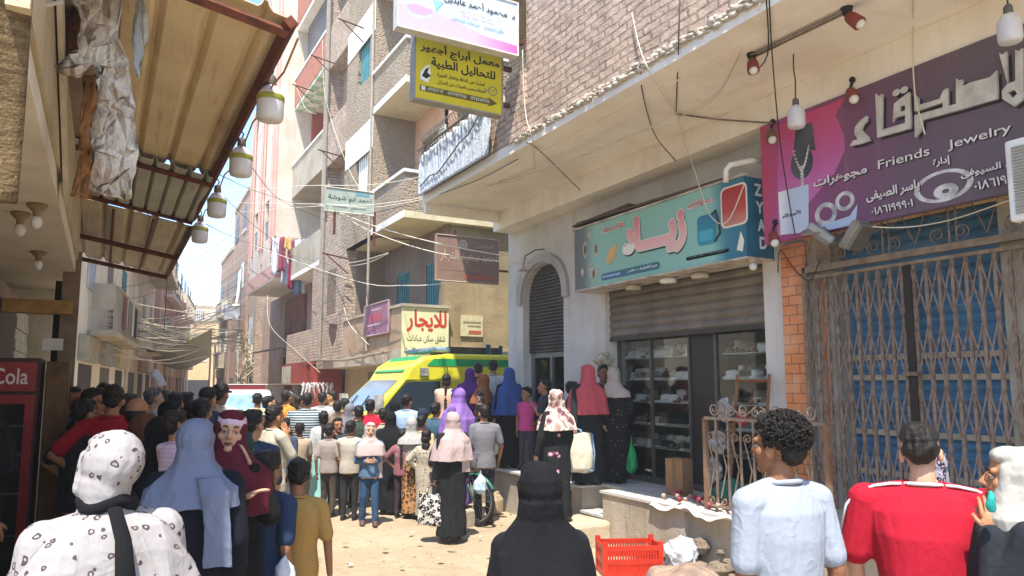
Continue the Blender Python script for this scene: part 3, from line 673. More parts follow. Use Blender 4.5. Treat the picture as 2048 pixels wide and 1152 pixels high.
# the shoe shop box sign
ZX, ZY0, ZY1, ZZ0, ZZ1 = 5.8, 5.4, 8.6, 3.22, 4.08; ZP = Panel((ZX, ZY1, ZZ0), (0, -1, 0), (0, 0, 1)); zs = thing('shoe_shop_sign', 'teal box sign of the shoe shop with pink lettering and printed bags', 'sign', (ZX, 7, ZZ0))
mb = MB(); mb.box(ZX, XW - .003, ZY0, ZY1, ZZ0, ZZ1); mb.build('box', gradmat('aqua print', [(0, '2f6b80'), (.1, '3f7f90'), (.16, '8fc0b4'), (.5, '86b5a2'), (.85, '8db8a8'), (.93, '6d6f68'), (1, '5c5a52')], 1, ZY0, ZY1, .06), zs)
mb = MB(); mb.box(ZX + .005, XW, ZY0 - .006, ZY0 - .001, ZZ0 + .005, ZZ1 - .005); mb.build('side_panel', M('2b6780', '265b72', rough=.4), zs)
mb = MB(); mb.box(ZX - .02, XW, ZY0 - .012, ZY1 + .02, ZZ0 - .022, ZZ0 - .002); mb.box(ZX - .02, ZX + .03, ZY0 - .02, ZY1 + .03, ZZ1 + .002, ZZ1 + .025); mb.build('trim', M('c9bfb0', '9a8a78', rough=.5), zs)
PINK = gradmat('pink letters', [(0, 'e9c9bd'), (.45, 'e7b0a9'), (1, 'cf6f72')], 2, ZZ0 + .1, ZZ1 - .1, .05); CRM = col('e6ddcb'); BLK = col('2a2a28')
mb = MB(); ol = MB(); sh = MB()
for tx, lo, hi, bd in (('زيــــاد', (1247, 528), (1372, 402), .07), ('محلات', (1376, 418), (1424, 390), .03), ('للأحذية', (1206, 468), (1248, 442), .03)):
    (a, b), (c, d) = ZP.px(*lo), ZP.px(*hi); ZP.text(mb, tx, a, c, b, d, bd, .012); ZP.text(ol, tx, a - .012, c + .012, b - .012, d + .012, bd + .03, .008)
    if bd > .05: ZP.text(sh, tx, a + .01, c + .01, b - .03, d - .03, bd + .02, .004)
mb.build('lettering', PINK, zs); ol.build('letter_outline', CRM, zs); sh.build('letter_shadow', BLK, zs)
mb = MB()
for lo, hi in (((1203, 562), (1320, 522)), ((1373, 522), (1458, 496))):
    (a, b), (c, d) = ZP.px(*lo), ZP.px(*hi); d = min(d, b + .17); ZP.poly(mb, rrect(a, c, b, d, .04), .003)
    if lo[0] < 1300: c0 = (a, b, c, d)
    else: c1_ = (a, b, c, d)
mb.build('caption_band', col('3c6b78'), zs); mb = MB(); a, b, c, d = c0
ZP.poly(mb, rrect(a + .02, a + (c - a) * .36, b + .03, d - .03, .01), .0045); mb.build('phone_sticker', col('2d5fb0'), zs)
mb = MB(); ZP.text(mb, '01275992783', a + .03, a + (c - a) * .35, b + .06, d - .06, .02, .0065); ZP.text(mb, 'عبداللطيف عامر', a + (c - a) * .48, c - .04, b + .03, d - .02, .02, .006)
a, b, c, d = c1_; ZP.text(mb, 'ملتزمون بالجودة', a + .04, c - .04, b + .03, d - .02, .02, .006); mb.build('caption_lettering', col('dfe6e4'), zs)
mb = MB(); (a, b), (c, d) = ZP.px(1396, 494), ZP.px(1432, 424); bk = rrect(a, c, b, d, .06); ZP.poly(mb, bk, .004); mb.build('printed_backpack', gradmat('bag', [(0, '2f93a8'), (1, '2a6f86')], 2, ZZ0 + .2, ZZ1 - .2), zs)
mb = MB(); ZP.poly(mb, rrect(a + .03, c - .05, b + .05, b + (d - b) * .5, .03), .0055); mb.build('printed_pocket', col('4aa6b8'), zs)
mb = MB(); mb.tube([ZP.p(c - .06, d - .02, .008), ZP.p(c + .0, d + .02, .008), ZP.p(c + .05, d - .15, .008), ZP.p(c + .06, b + .1, .008), ZP.p(c - .02, b + .02, .008)], .012, 5); mb.build('printed_strap', BLK, zs)
mb = MB(); (a, b), (c, d) = ZP.px(1446, 455), ZP.px(1491, 366); ZP.poly(mb, rrect(a - .02, c + .02, b - .02, d + .02, .07), .004); mb.build('suitcase_outline', CRM, zs)
mb = MB(); ZP.poly(mb, rrect(a, c, b, d, .06), .0055); mb.build('printed_suitcase', gradmat('red case', [(0, 'cfa596'), (.5, 'b8443c'), (1, 'a8251f')], 2, ZZ0 + .25, ZZ1 - .05, .03), zs)
mb = MB()
for u, v, ra_, rb_ in ((1170, 500, .05, .12), (1192, 500, .05, .1), (1182, 540, .06, .1), (1196, 545, .03, .07), (1165, 545, .035, .06), (1180, 470, .04, .05), (1190, 560, .03, .06)): ZP.ell(mb, ZP.px(u, v), ra_, rb_, .003 + .0004 * random.random(), 18)
mb.build('printed_shoe', M('cbbfab', '8f8270', rough=.6, sc=11), zs)
mb = MB()
for u, v, ra_, rb_ in ((1170, 500, .025, .07), (1192, 498, .025, .06), (1188, 548, .025, .06)): ZP.ell(mb, ZP.px(u, v), ra_, rb_, .0052, 14)
mb.build('shoe_opening', M('7a5a4a', rough=.7), zs)
mb = MB(); ZP.ppoly(mb, [(1212, 520), (1218, 500), (1232, 486), (1235, 498), (1230, 520), (1216, 530)], .0048); mb.build('printed_sandal', M('d9b070', rough=.6), zs)
mb = MB(); ZP.ppoly(mb, [(1474, 500), (1482, 462), (1489, 480), (1486, 503)], .0044); mb.build('printed_hand', CRM, zs)
YP = Panel((ZX, ZY0 - .008, ZZ0), (1, 0, 0), (0, 0, 1)); mb = MB()
for k, ch in enumerate('ZYAD'): b = .66 - k * .19; YP.text(mb, ch, .13 + .016 * k, .24 + .016 * k, b, b + .135, .04, .004)
mb.build('side_lettering', col('e6eef0'), zs)
# old boards lying on top of the sign
mb = MB(); mb.obox((ZX + .15, 7.1, ZZ1 + .07), (.3, 2.9, .03), Matrix.Rotation(R(1.2), 3, 'X')); mb.obox((ZX + .1, 8.0, ZZ1 + .1), (.22, 1.3, .025), Matrix.Rotation(R(-2), 3, 'X')); mb.build('top_board', M('6a5546', '57463a', rough=.9), zs)
for k, (u, v) in enumerate(((1266, 572), (1336, 558), (1400, 548))):
    p = at(u, v, z=ZZ0 - .04); l = tag(MB().lathe([(.1, -.05), (.105, -.03), (.1, 0), (.06, .016)], (p.x, p.y, ZZ0 - .04), 24).build('downlight', M(['c9c0ac', 'f0efe9', 'c9c0ac'][k], rough=.4), smooth=True), ['round cream downlight under the left end of the teal shoe sign', 'bright white round downlight in the middle under the teal shoe sign', 'round cream downlight under the right part of the teal shoe sign'][k], 'lamp', 'round lamps under the shoe sign')
# yellow and pink projecting signs
def board(name, label, y, c, t, m, frame=None):
    O = at(*c[0], y=y); Rr = at(*c[1], y=y); U = at(*c[2], y=y); x0, x1, z0, z1 = O.x, Rr.x, (O.z + Rr.z) / 2, U.z
    p = Panel((x0, y, z0), (1, 0, 0), (0, 0, 1)); p.w, p.h = x1 - x0, z1 - z0
    r = thing(name, label, 'sign', (x0, y, z0)); mb = MB(); p.box(mb, t, 0, p.w, 0, p.h); mb.build('panel', m, r)
    if frame:
        mb = MB(); e = .02
        for a0, a1, b0, b1 in ((-e, p.w + e, -e, 0), (-e, p.w + e, p.h, p.h + e), (-e, 0, 0, p.h), (p.w, p.w + e, 0, p.h)): mb.box(x0 + a0, x0 + a1, y - .012, y + t + .01, z0 + b0, z0 + b1)
        mb.build('frame', frame, r)
    return r, p
yr, yp = board('laboratory_sign', 'yellow medical laboratory sign with black Arabic lettering jutting over the street', 8.0, ((830, 196), (1003, 228), (836, 66)), .12, M('d2c41c', 'c4b41a', rough=.5, sc=2), M('9a9286', rough=.5))
w, h = yp.w, yp.h; mb = MB(); BK = col('1d1a14')
yp.text(mb, 'معمل أبراج أجهور', .05 * w, .97 * w, .70 * h, .90 * h, .03); yp.text(mb, 'للتحاليل الطبية', .17 * w, .92 * w, .50 * h, .68 * h, .03); yp.text(mb, 'ابحث عن الدقة واختار الخبرة', .24 * w, .79 * w, .38 * h, .46 * h, .015); yp.text(mb, 'خدمة سحب العينات من المنازل', .24 * w, .8 * w, .27 * h, .35 * h, .01); mb.build('lettering', BK, yr)
mb = MB(); yp.shape(mb, [(.05 * w, .12 * h), (.84 * w, .12 * h), (.84 * w, .09 * h), (.95 * w, .16 * h), (.84 * w, .24 * h), (.84 * w, .21 * h), (.05 * w, .21 * h)], .003); mb.build('arrow', col('5c5312'), yr)
mb = MB(); yp.text(mb, '٠١٢٢٤٢٥٩٢٧٨ - ٠١٢٢٧٩٢٩٢٥١ - ٠١٢٢٤٢٢٠١٢', .13 * w, .85 * w, .14 * h, .195 * h, .012, .0065); yp.poly(mb, rrect(.065 * w, .11 * w, .13 * h, .2 * h, .006), .0055); mb.build('number_lettering', col('d8d7c0'), yr)
mb = MB(); yp.ell(mb, (.89 * w, .35 * h), .062, .062, .0035, 28, .84); yp.text(mb, '24', .79 * w, .85 * w, .32 * h, .37 * h, .02); mb.tube([yp.p(.86 * w, .37 * h, .006), yp.p(.89 * w, .34 * h, .006), yp.p(.94 * w, .4 * h, .006)], .003, 4); mb.build('clock_mark', col('5a6478'), yr)
mb = MB(); yp.shape(mb, [(.05 * w, .3 * h), (.06 * w, .42 * h), (.1 * w, .5 * h), (.15 * w, .55 * h), (.17 * w, .42 * h), (.14 * w, .26 * h)], .003); mb.build('microscope_backing', col('e8e8e0'), yr)
mb = MB(); yp.shape(mb, [(.07 * w, .35 * h), (.11 * w, .47 * h), (.15 * w, .51 * h), (.13 * w, .42 * h), (.17 * w, .38 * h), (.12 * w, .32 * h)], .0045); mb.build('microscope', BK, yr)
mb = MB()
for z in (.2 * h, .8 * h): p = yp.p(w, z, -.06); mb.box(p.x + .02, XS - .003, 8.03, 8.09, p.z - .025, p.z + .025)
mb.build('bracket', RUST, yr)
pr, pp_ = board('clinic_sign', 'pale blue and pink clinic sign hanging above the yellow one', 7.67, ((797, 56), (1034, 104), (797, -60)), .12, M('c9d6e2', 'bccbdb', rough=.4), M('d9d4cc', rough=.5)); w, h = pp_.w, pp_.h
mb = MB(); pp_.shape(mb, [(0, 0), (w, 0), (w, .17 * h), (.72 * w, .2 * h), (.42 * w, .36 * h), (.3 * w, .4 * h), (0, .42 * h)], .002); mb.build('pink_band', gradmat('pinkband', [(0, 'd7b8dc'), (.6, 'd3b4d8'), (1, 'd062a6')], 0, pp_.O.x, pp_.O.x + w, .03), pr)
mb = MB(); pp_.ell(mb, (.16 * w, .5 * h), .2, .2, .003, 32); mb.build('roundel', M('c3dbe6', 'b5cfde', rough=.4), pr); mb = MB(); pp_.shape(mb, [(.05 * w, .4 * h), (.13 * w, .47 * h), (.27 * w, .44 * h), (.27 * w, .38 * h), (.2 * w, .29 * h), (.1 * w, .29 * h)], .0045); mb.build('roundel_band', col('d3a3cc'), pr)
mb = MB(); pp_.shape(mb, [(.27 * w, .62 * h), (.36 * w, .64 * h), (.31 * w, .48 * h), (.3 * w, .4 * h)], .0045); mb.build('ribbon', col('8cc3cf'), pr)
mb = MB(); pp_.text(mb, 'د/ محمود أحمد عابدين', .36 * w, .98 * w, .64 * h, .82 * h, .025); mb.build('lettering', BK, pr)
mb = MB(); pp_.text(mb, 'أخصائى النساء والتوليد', .46 * w, .86 * w, .54 * h, .6 * h, .008); pp_.text(mb, 'جامعة القاهرة', .52 * w, .8 * w, .46 * h, .52 * h, .008); mb.build('pink_lettering', col('cf9cc4'), pr)
mb = MB(); pp_.text(mb, 'حقن مجهرى - جراحات المناظير', .42 * w, .88 * w, .33 * h, .42 * h, .01); mb.build('blue_lettering', col('6f9fb4'), pr)
mb = MB(); p = pp_.p(w, h * .3, -.06); mb.box(p.x + .02, XS - .003, 7.7, 7.76, p.z - .025, p.z + .025); mb.build('bracket', RUST, pr)
# air conditioner at the right edge, lamps, floodlights
def ac(name, label, o, ax, s=(.85, .34, .58)):
    """o: low corner; unit faces -x"""
    r = thing(name, label, 'air conditioner', o); x, y, z = o; L, D, H = s; mb = MB(); mb.box(x, x + D, y, y + L, z, z + H); c = mb.build('casing', WHITE, r)
    md = c.modifiers.new('b', 'BEVEL'); md.width = .02; md.segments = 2
    mb = MB()
    for k in range(22): mb.box(x - .012, x - .003, y + .05, y + L - .05, z + .05 + k * (H - .1) / 22, z + .05 + (k + .55) * (H - .1) / 22)
    mb.build('grille', M('9a968c', '8a8579', rough=.5), r)
    mb = MB(); mb.cyl((x - .0135, y + L * .38, z + H / 2), (x - .0145, y + L * .38, z + H / 2), H * .38, n=24); mb.build('fan_ring', M('6d6a64', rough=.6), r)
    mb = MB(); mb.box(x + .05, x + D + .3, y + .05, y + .09, z - .05, z); mb.box(x + .05, x + D + .3, y + L - .09, y + L - .05, z - .05, z); mb.build('bracket', STEEL, r); return r
p = at(2019, 445, x=5.45); ac('air_conditioner', 'white outdoor air conditioner unit mounted by the purple jewellery sign', (5.45, p.y - .85, p.z), 'x')
BULB = M('dcdad3', 'cfccc4', rough=.35)
def pend(name, label, p, s=1.0, band='9a9a3c', top=None, parts=True, group=None):
    r = thing(name, label, 'lamp', p, group); x, y, z = p
    MB().lathe([(.045, -.16), (.068, -.152), (.076, -.13), (.076, -.02), (.07, 0), (.045, .04), (.026, .052)], p, 20).build('globe', M('d6d2d2', 'c4bfc0', rough=.35, sc=3), r, smooth=True)
    if band: MB().lathe([(.0765, -.045), (.0785, -.04), (.0785, -.015), (.0765, -.01)], p, 20).build('band', M(band, rough=.5), r, smooth=True)
    MB().lathe([(.027, .05), (.03, .06), (.028, .1), (.02, .115), (.008, .12)], p, 12).build('socket', M('5d5952', rough=.6), r, smooth=True)
    if top: MB().tube([(x, y, z + .115), (x + .01, y, z + .115 + top * .4), (x - .008, y, z + .115 + top * .7), (x, y, z + .115 + top)], .006, 6).build('cord', WIRE_D, r)
    return r
for k, (u, v) in enumerate(((1592, 222), (2018, 42))):
    p = at(u, v, x=5.3); pend('hanging_bulb', ['white bulb hanging in front of the printed necklace on the purple sign', 'white bulb hanging in front of the right end of the purple sign'][k], p, band=None, top=4.86 - p.z - .115, group='white bulbs hanging under the overhang')
def spot(name, label, p, d, m, group=None):
    r = thing(name, label, 'lamp', p, group); p = Vector(p); d = Vector(d).normalized()
    mb = MB(); mb.tube([p, p + d * .02, p + d * .05, p + d * .15], [.03, .042, .05, .055], 14); mb.build('shade', m, r, smooth=True); mb = MB(); mb.sphere(p + d * .155, (.042, .042, .042), 12); mb.build('bulb', BULB, r, smooth=True)
    mb = MB(); mb.cyl(p, p - d * .03 + Vector((.05, 0, .08)), .014, n=8); mb.sphere(p - d * .03 + Vector((.05, 0, .09)), .03, 8); mb.build('mount', BLACKM, r); return r
REDL = M('8f3a2c', '74301f', rough=.5); BRN = M('7d5a3f', '64472f', rough=.5); SG = 'spotlights round the jewellery sign'
a = at(1504, 120, z=4.8); b = at(1694, 30, z=4.8)
tr = thing('track_light', 'black and chrome lighting track on the pale overhang with two red spots', 'lamp', a); mb = MB(); d = (b - a); n_ = d.cross(Vector((0, 0, 1))).normalized()
for o in (-.025, .025): mb.tube([a + n_ * o + Vector((0, 0, .035)), b + n_ * o + Vector((0, 0, .035))], .012, 6)
mb.build('bar', STEEL, tr)
for p, dd in ((a, (-.3, -.35, -.8)), (b, (.1, -.6, -.7))):
    mb = MB(); p = Vector(p); dd = Vector(dd).normalized(); mb.tube([p, p + dd * .03, p + dd * .06, p + dd * .15], [.025, .045, .05, .055], 14); q = mb.build('spot_shade', REDL, tr, smooth=True); mb = MB(); mb.sphere(p + dd * .15, .04, 10); mb.build('spot_bulb', BULB, q, smooth=True)
    mb = MB(); mb.cyl(p + Vector((0, 0, .059)), p, .05, .03, 10); mb.build('spot_mount', BLACKM, tr)
for u, v, l in ((1700, 180, 'red spotlight at the top edge of the purple jewellery sign'), (1540, 262, 'brown spotlight at the upper left corner of the purple jewellery sign'), (1545, 465, 'red spotlight at the lower left corner of the purple jewellery sign')):
    p = at(u, v, x=SX - .08); spot('spotlight', l, p, (-.35, -.45, -.75), REDL if 'red' in l else BRN, SG)
p = at(1506, 525, x=ZX + .1); r = thing('bare_bulb', 'bare bulb in a holder under the right corner of the teal shoe sign', 'lamp', p); MB().lathe([(.06, .0), (.05, -.02), (.025, -.05)], (p.x, p.y, ZZ0 - .022), 14).build('holder', M('b5a184', rough=.5), r, smooth=True); MB().sphere((p.x, p.y, ZZ0 - .1), .042, 14).build('bulb', BULB, r, smooth=True)
def flood(label, u, v, tilt, m, x):
    p = at(u, v, x=x); r = thing('floodlight', label, 'floodlight', p, 'floodlights beside the gate'); rot = Matrix.Rotation(tilt[2], 3, 'Z') @ Matrix.Rotation(tilt[0], 3, 'X') @ Matrix.Rotation(tilt[1], 3, 'Y')
    mb = MB(); mb.obox(p, (.34, .07, .26), rot); h = mb.build('housing', m, r); md = h.modifiers.new('b', 'BEVEL'); md.width = .012
    mb = MB()
    for k in range(9): mb.obox(p + rot @ Vector((-.15 + .0375 * k, .05, 0)), (.012, .03, .24), rot)
    for k in range(6): mb.obox(p + rot @ Vector((0, .0485, -.1 + .04 * k)), (.3, .026, .008), rot)
    mb.build('fin', M('7d766c', rough=.5, metal=.4), r)
    mb = MB(); mb.tube([p + rot @ Vector((-.19, 0, 0)), p + rot @ Vector((-.19, .1, .12)), p + Vector((.2, .05, .12))], .012, 6); mb.build('bracket', STEEL, r)
flood('grey finned floodlight facing up beside the tiled pillar', 1712, 470, (R(-35), R(8), R(200)), M('8d857a', '746c61', rough=.5, metal=.3), 5.7)
flood('smooth pale grey floodlight nearest the tiled pillar', 1648, 468, (R(-50), R(-10), R(20)), M('9a9a98', '84847f', rough=.4, metal=.3), 5.75)
# bent white pipe lamp by the sign
p = at(1460, 330, x=5.6); q = at(1535, 322, x=6.1); mb = MB(); mb.tube([q, at(1500, 322, x=5.8), p, at(1452, 340, x=5.58), at(1452, 365, x=5.6)], .03, 8); pl = mb.build('bent_pipe', WHITE, smooth=True); tag(pl, 'bent white pipe over the top right of the teal shoe sign', 'pipe')
# wall lamp over the arch
p = at(1048, 620, x=5.75); q = at(1087, 498, x=6.2); r = thing('wall_lamp', 'small lamp on a curved arm beside the arched shutter', 'lamp', q); mb = MB(); mb.tube([q, at(1070, 500, x=6.0), at(1050, 512, x=5.8), at(1046, 535, x=5.75)], .012, 6); mb.build('arm', STEEL, r)
c = at(1046, 538, x=5.75); MB().lathe([(.09, -.03), (.05, 0), (.02, .02)], c, 14).build('lamp_shade', M('b8a79a', rough=.6), r); mb = MB(); mb.tube([c + Vector((.015 * math.cos(k * 1.5), .015 * math.sin(k * 1.5), -.03 - .007 * k)) for k in range(16)], .007, 5); mb.build('bulb', WHITE, r)
# ---------------------------------------------------------------- apartment block across the alley
AX = 5.5
apt = thing('apartment_block', 'tall brick and stucco apartment block with open balconies across the alley', 'building', (6.5, 18, 0))
SHUT_T = M('4f8f94', '3d7b82', rough=.6, sc=5); SHUT_W = M('c9cdd0', 'a9afb6', rough=.6, sc=5); SHUT_B = M('86b2bf', '6b98a8', rough=.6)
ORNG = plaster('warm paint', 'cfa78a', 'bf9375', stain=.15); BROWNP = plaster('brown paint', '8f8072', '7f7063', stain=.2)
YELP = plaster('ochre paint', 'a3906e', '857354', stain=.6, stc='5f5038'); WHT = plaster('white paint', 'e4e3df', 'd6d3cc', stain=.15)
def bars_window(mb, x, y0, y1, z0, z1, n=6):
    w = (y1 - y0) / n
    for k in range(n): mb.box(x - .02, x + .01, y0 + w * k + .01, y0 + w * (k + .62), z0, z1)
    mb.box(x - .025, x + .012, y0 - .04, y1 + .04, z1, z1 + .05); mb.box(x - .025, x + .012, y0 - .04, y1 + .04, z0 - .05, z0)
FL = [5.5, 8.55, 11.6, 14.65]
mb = MB()
for zb in FL: mb.box(AX, 11, 14.7, 16.95, zb, zb + .15)
mb.box(AX + .01, 11, 16.95, 19.1, 5.5, 5.65); mb.build('balcony_slab', plaster('slab paint', 'd8cba8', 'c9ba98', stain=.3), apt)
mb = MB()
for zb in FL[:3]:
    wall(mb, 'x', AX, AX + .12, 14.7, 16.95, zb + .15, zb + 1.0); mb.box(AX + .12, 9.5, 14.7, 14.82, zb + .15, zb + 1.0)
mb.build('balcony_parapet', STUC, apt)
mb = MB()
for zb in FL[:3]: mb.box(AX - .05, AX + .16, 14.65, 17.0, zb + 1.0, zb + 1.07); mb.box(AX + .16, 9.5, 14.65, 14.86, zb + 1.0, zb + 1.07); mb.box(AX - .012, AX - .002, 14.69, 16.95, zb + .0, zb + .16)
mb.build('parapet_cap', WHT, apt)
mb = MB()
for zb in FL[:3]: wall(mb, 'x', 6.6, 6.8, 14.82, 16.95, zb + .15, zb + 3.05, [(15.3, 16.3, zb + 1.0, zb + 2.3)])
mb.build('balcony_back_wall', ORNG, apt)
for zb in FL[:3]:
    mb = MB(); wall(mb, 'x', 6.56, 6.62, 15.24, 16.36, zb + .94, zb + 2.36, [(15.32, 16.28, zb + 1.02, zb + 2.28)]); f = mb.build('window_frame', M('7b6a58', rough=.6), apt)
    mb = MB(); mb.box(6.7, 6.72, 15.3, 16.3, zb + 1.0, zb + 2.3); mb.build('window_dark', DARK, f); mb = MB(); louvre(mb, 'x', 6.52, 14.86, 15.22, zb + .98, zb + 2.3, 12); mb.build('shutter_leaf', SHW, f)
mb = MB()
for k, zb in enumerate(FL[:3]): wall(mb, 'x', AX, AX + .22, 16.95, 19.35, zb, zb + 3.05, [(17.35, 18.35, zb + 1.15, zb + 2.55)]); mb.box(AX + .22, 11, 16.951, 17.1, zb, zb + 3.05)
mb.build('stucco_wall', STUC, apt)
for k, zb in enumerate(FL[:3]):
    mb = MB(); bars_window(mb, AX + .08, 17.37, 18.33, zb + 1.2, zb + 2.5); mb.build('barred_window', [SHW, SHUT_T, SHW][k], apt)
    mb = MB(); mb.box(AX + .15, AX + .17, 17.3, 18.4, zb + 1.1, zb + 2.6); mb.build('window_dark', DARK, apt)
mb = MB()
for zb in FL[:3]: mb.box(AX - .02, AX - .003, 16.96, 19.3, zb + 2.2, zb + 3.0)
mb.build('white_band', WHT, apt)
mb = MB()
for zb in FL[:3]: wall(mb, 'x', AX, AX + .2, 19.35, 21.4, zb, zb + 1.15); wall(mb, 'x', AX + .45, AX + .6, 19.35, 21.4, zb + 1.15, zb + 2.85, [(19.8, 20.8, zb + 1.25, zb + 2.5)]); mb.box(AX, AX + .45, 19.35, 21.4, zb + 2.85, zb + 3.05); mb.box(AX + .2, AX + .6, 19.35, 21.4, zb + 1.05, zb + 1.15)
mb.build('brick_wall', BR2, apt)
for k, zb in enumerate(FL[:3]):
    mb = MB(); bars_window(mb, AX + .42, 19.82, 20.78, zb + 1.3, zb + 2.45, 6); mb.build('barred_window', [SHUT_W, SHUT_B, SHUT_B][k], apt)
    mb = MB(); mb.box(AX + .5, AX + .52, 19.8, 20.8, zb + 1.25, zb + 2.5); mb.build('window_dark', M('2e3b45', rough=.3), apt)
mb = MB(); wall(mb, 'x', AX - .03, AX + .5, 21.4, 21.75, 2.6, 14.65); mb.build('brick_pier', BR2, apt)
# first floor loggia
mb = MB(); wall(mb, 'x', AX, AX + .3, 19.08, 21.4, 2.65, 5.5); mb.build('brick_wall', BR2, apt)
mb = MB(); wall(mb, 'x', 6.6, 6.8, 14.95, 19.1, 2.65, 5.5, [(15.35, 16.1, 2.8, 4.75), (17.2, 18.1, 3.6, 4.75)]); mb.box(AX + .3, 6.6, 19.082, 19.2, 2.65, 5.5); mb.build('loggia_wall', BROWNP, apt)
mb = MB()
for a, b, c, d in ((15.35, 16.1, 2.8, 4.75), (17.2, 18.1, 3.6, 4.75)): bars_window(mb, 6.62, a + .05, b - .05, c + .05, d - .05, 5)
mb.build('louvred_shutter', SHUT_T, apt); mb = MB(); mb.box(6.7, 6.72, 15.3, 18.2, 2.8, 4.8); mb.build('window_dark', DARK, apt)
mb = MB(); wall(mb, 'x', AX, AX + .12, 14.74, 19.08, 2.65, 3.56); mb.build('loggia_parapet', plaster('tan paint', 'b39a80', 'a1886e', stain=.3), apt)
mb = MB(); mb.box(AX - .04, AX + .18, 14.66, 19.08, 3.56, 3.62); mb.box(AX + .18, 6.6, 14.66, 14.9, 3.56, 3.62); mb.build('parapet_cap', CONC, apt)
mb = MB(); mb.box(AX - .01, 6.57, 14.7, 14.735, 2.4, 3.555); rp = mb.build('painted_panel', M('d8d3a8', 'cbc69a', rough=.8, sc=3), apt)
RP = Panel((AX - .01, 14.7, 2.4), (1, 0, 0), (0, 0, 1)); mb = MB(); RP.text(mb, 'للايجار', .1, 1.03, .62, 1.1, .03, .004); mb.build('red_lettering', col('b8352a', .8), apt)
mb = MB(); RP.text(mb, 'شقق سكن عيادات', .12, 1.0, .38, .56, .006, .004); RP.text(mb, '٠١٠٠٦٠٨٦٢١', .05, .7, .12, .28, .006, .004); mb.build('thin_lettering', col('4c4a3e', .8), apt)
mb = MB(); mb.box(6.574, 11, 14.9, 15.1, .1, 5.5); mb.box(6.6, 11, 14.9, 15.1, 5.65, 14.7); mb.build('alley_wall', YELP, apt)
mb = MB(); mb.box(AX - .02, 11, 14.76, 21.75, 2.36, 2.65); mb.build('floor_slab', CONC, apt)
mb = MB(); wall(mb, 'x', 6.35, 6.55, 15.1, 21.75, 0, 2.36, [(15.5, 17.4, 0, 2.2), (18.2, 19.6, 0, 2.25)]); mb.build('ground_floor_wall', plaster('drab paint', 'b5aa9a', 'a2967f', stain=.3), apt)
mb = MB(); mb.box(6.5, 6.52, 15.4, 17.5, 0, 2.3); mb.box(6.5, 6.52, 18.1, 19.7, 0, 2.3); mb.build('shop_opening', M('4a4a44', '33322e', rough=.6), apt)
mb = MB(); mb.box(AX, 11, 14.7, 21.75, 14.8, 17.2); mb.build('top_storey', BR2, apt)
# claustra and broken hole on the brick pier
mb = MB()
for k in range(7):
    for j in range(8): mb.box(AX - .012, AX - .002, 19.95 + k * .13, 20.03 + k * .13, 3.9 + j * .16, 4.02 + j * .16)
mb.build('claustra', M('7d6a5a', rough=.9), apt)
mb = MB(); mb.prism([(AX - .008, 19.7, 3.55), (AX - .008, 20.5, 3.6), (AX - .008, 20.55, 3.35), (AX - .008, 20.15, 2.95), (AX - .008, 19.8, 3.2)], (.006, 0, 0)); mb.build('broken_hole', M('5b4a3f', rough=.95), apt)
mb = MB(); mb.tube([(AX - .06, 21.0, 2.6), (AX - .06, 20.0, 2.62), (4.7, 18.2, 2.5), (4.75, 16.4, 2.45), (AX - .05, 15.4, 2.62)], .03, 6); mb.build('edge_pipe', M('8d7f6c', rough=.8), apt)
# signs on the block
def flatsign(name, label, P, w, h, m, texts, t=.05, frame=None):
    r = thing(name, label, 'sign', P.O); mb = MB(); P.box(mb, t, 0, w, 0, h); mb.build('panel', m, r); L = {}
    for tx, a0, a1, b0, b1, bd, mm in texts:
        q = L.setdefault(mm.name, (MB(), mm)); P.text(q[0], tx, a0 * w, a1 * w, b0 * h, b1 * h, bd, .005)
    for k in L: L[k][0].build('lettering', L[k][1], r)
    if frame:
        mb = MB(); c = [P.p(0, 0, .002), P.p(w, 0, .002), P.p(w, h, .002), P.p(0, h, .002)]; mb.tube(c, .018, 4, closed=True); mb.build('frame', frame, r)
    return r
O = at(650, 424, y=15.9); Rr = at(747, 432, y=15.9); U = at(655, 365, y=15.9)
P_ = Panel((O.x, 15.9, Rr.z), (1, 0, 0), (0, 0, 1)); w, h = Rr.x - O.x, U.z - Rr.z - .1
g = flatsign('clinic_board', 'grey green name board on brackets jutting from the stucco wall', P_, w, h, M('a9b3a6', '98a396', rough=.5), [('احمد ابو شوشة', .05, .95, .48, .72, .02, col('55594f'))], frame=M('c9c2b0', rough=.5))
mb = MB(); P_.poly(mb, [(.62 * w, .78 * h), (.9 * w, .78 * h), (.9 * w, .96 * h), (.62 * w, .96 * h)], .004); mb.build('blue_mark', col('6f98a0'), g)
mb = MB(); P_.poly(mb, [(.15 * w, .22 * h), (.45 * w, .2 * h), (.45 * w, .25 * h), (.15 * w, .27 * h)], .004); P_.poly(mb, [(.55 * w, .2 * h), (.85 * w, .2 * h), (.85 * w, .24 * h), (.55 * w, .25 * h)], .004); mb.build('faded_line', col('7d8078'), g)
mb = MB(); mb.box(w + O.x + .01, w + O.x + .06, 15.91, 15.96, Rr.z - .7, Rr.z + .1); mb.box(O.x + .2, O.x + .25, 15.91, 15.96, Rr.z - .5, Rr.z - .01); mb.build('bracket', RUST, g)
O = at(872, 560, y=13.5); Rr = at(997, 566, y=13.5); U = at(872, 468, y=13.5); P_ = Panel((O.x, 13.5, O.z), (1, 0, 0), (0, 0, 1)); w, h = Rr.x - O.x, U.z - O.z
g = flatsign('brown_hanging_sign', 'faded brown sign with a red foot line hanging over the alley', P_, w, h, M('8d7263', '7f6558', rough=.6, sc=2), [('احمد سعيد النجار', .06, .97, .42, .7, .02, col('b59a86')), ('المحامى', .62, .92, .78, .88, .015, col('b0978a'))], t=.1, frame=M('a89585', rough=.5))
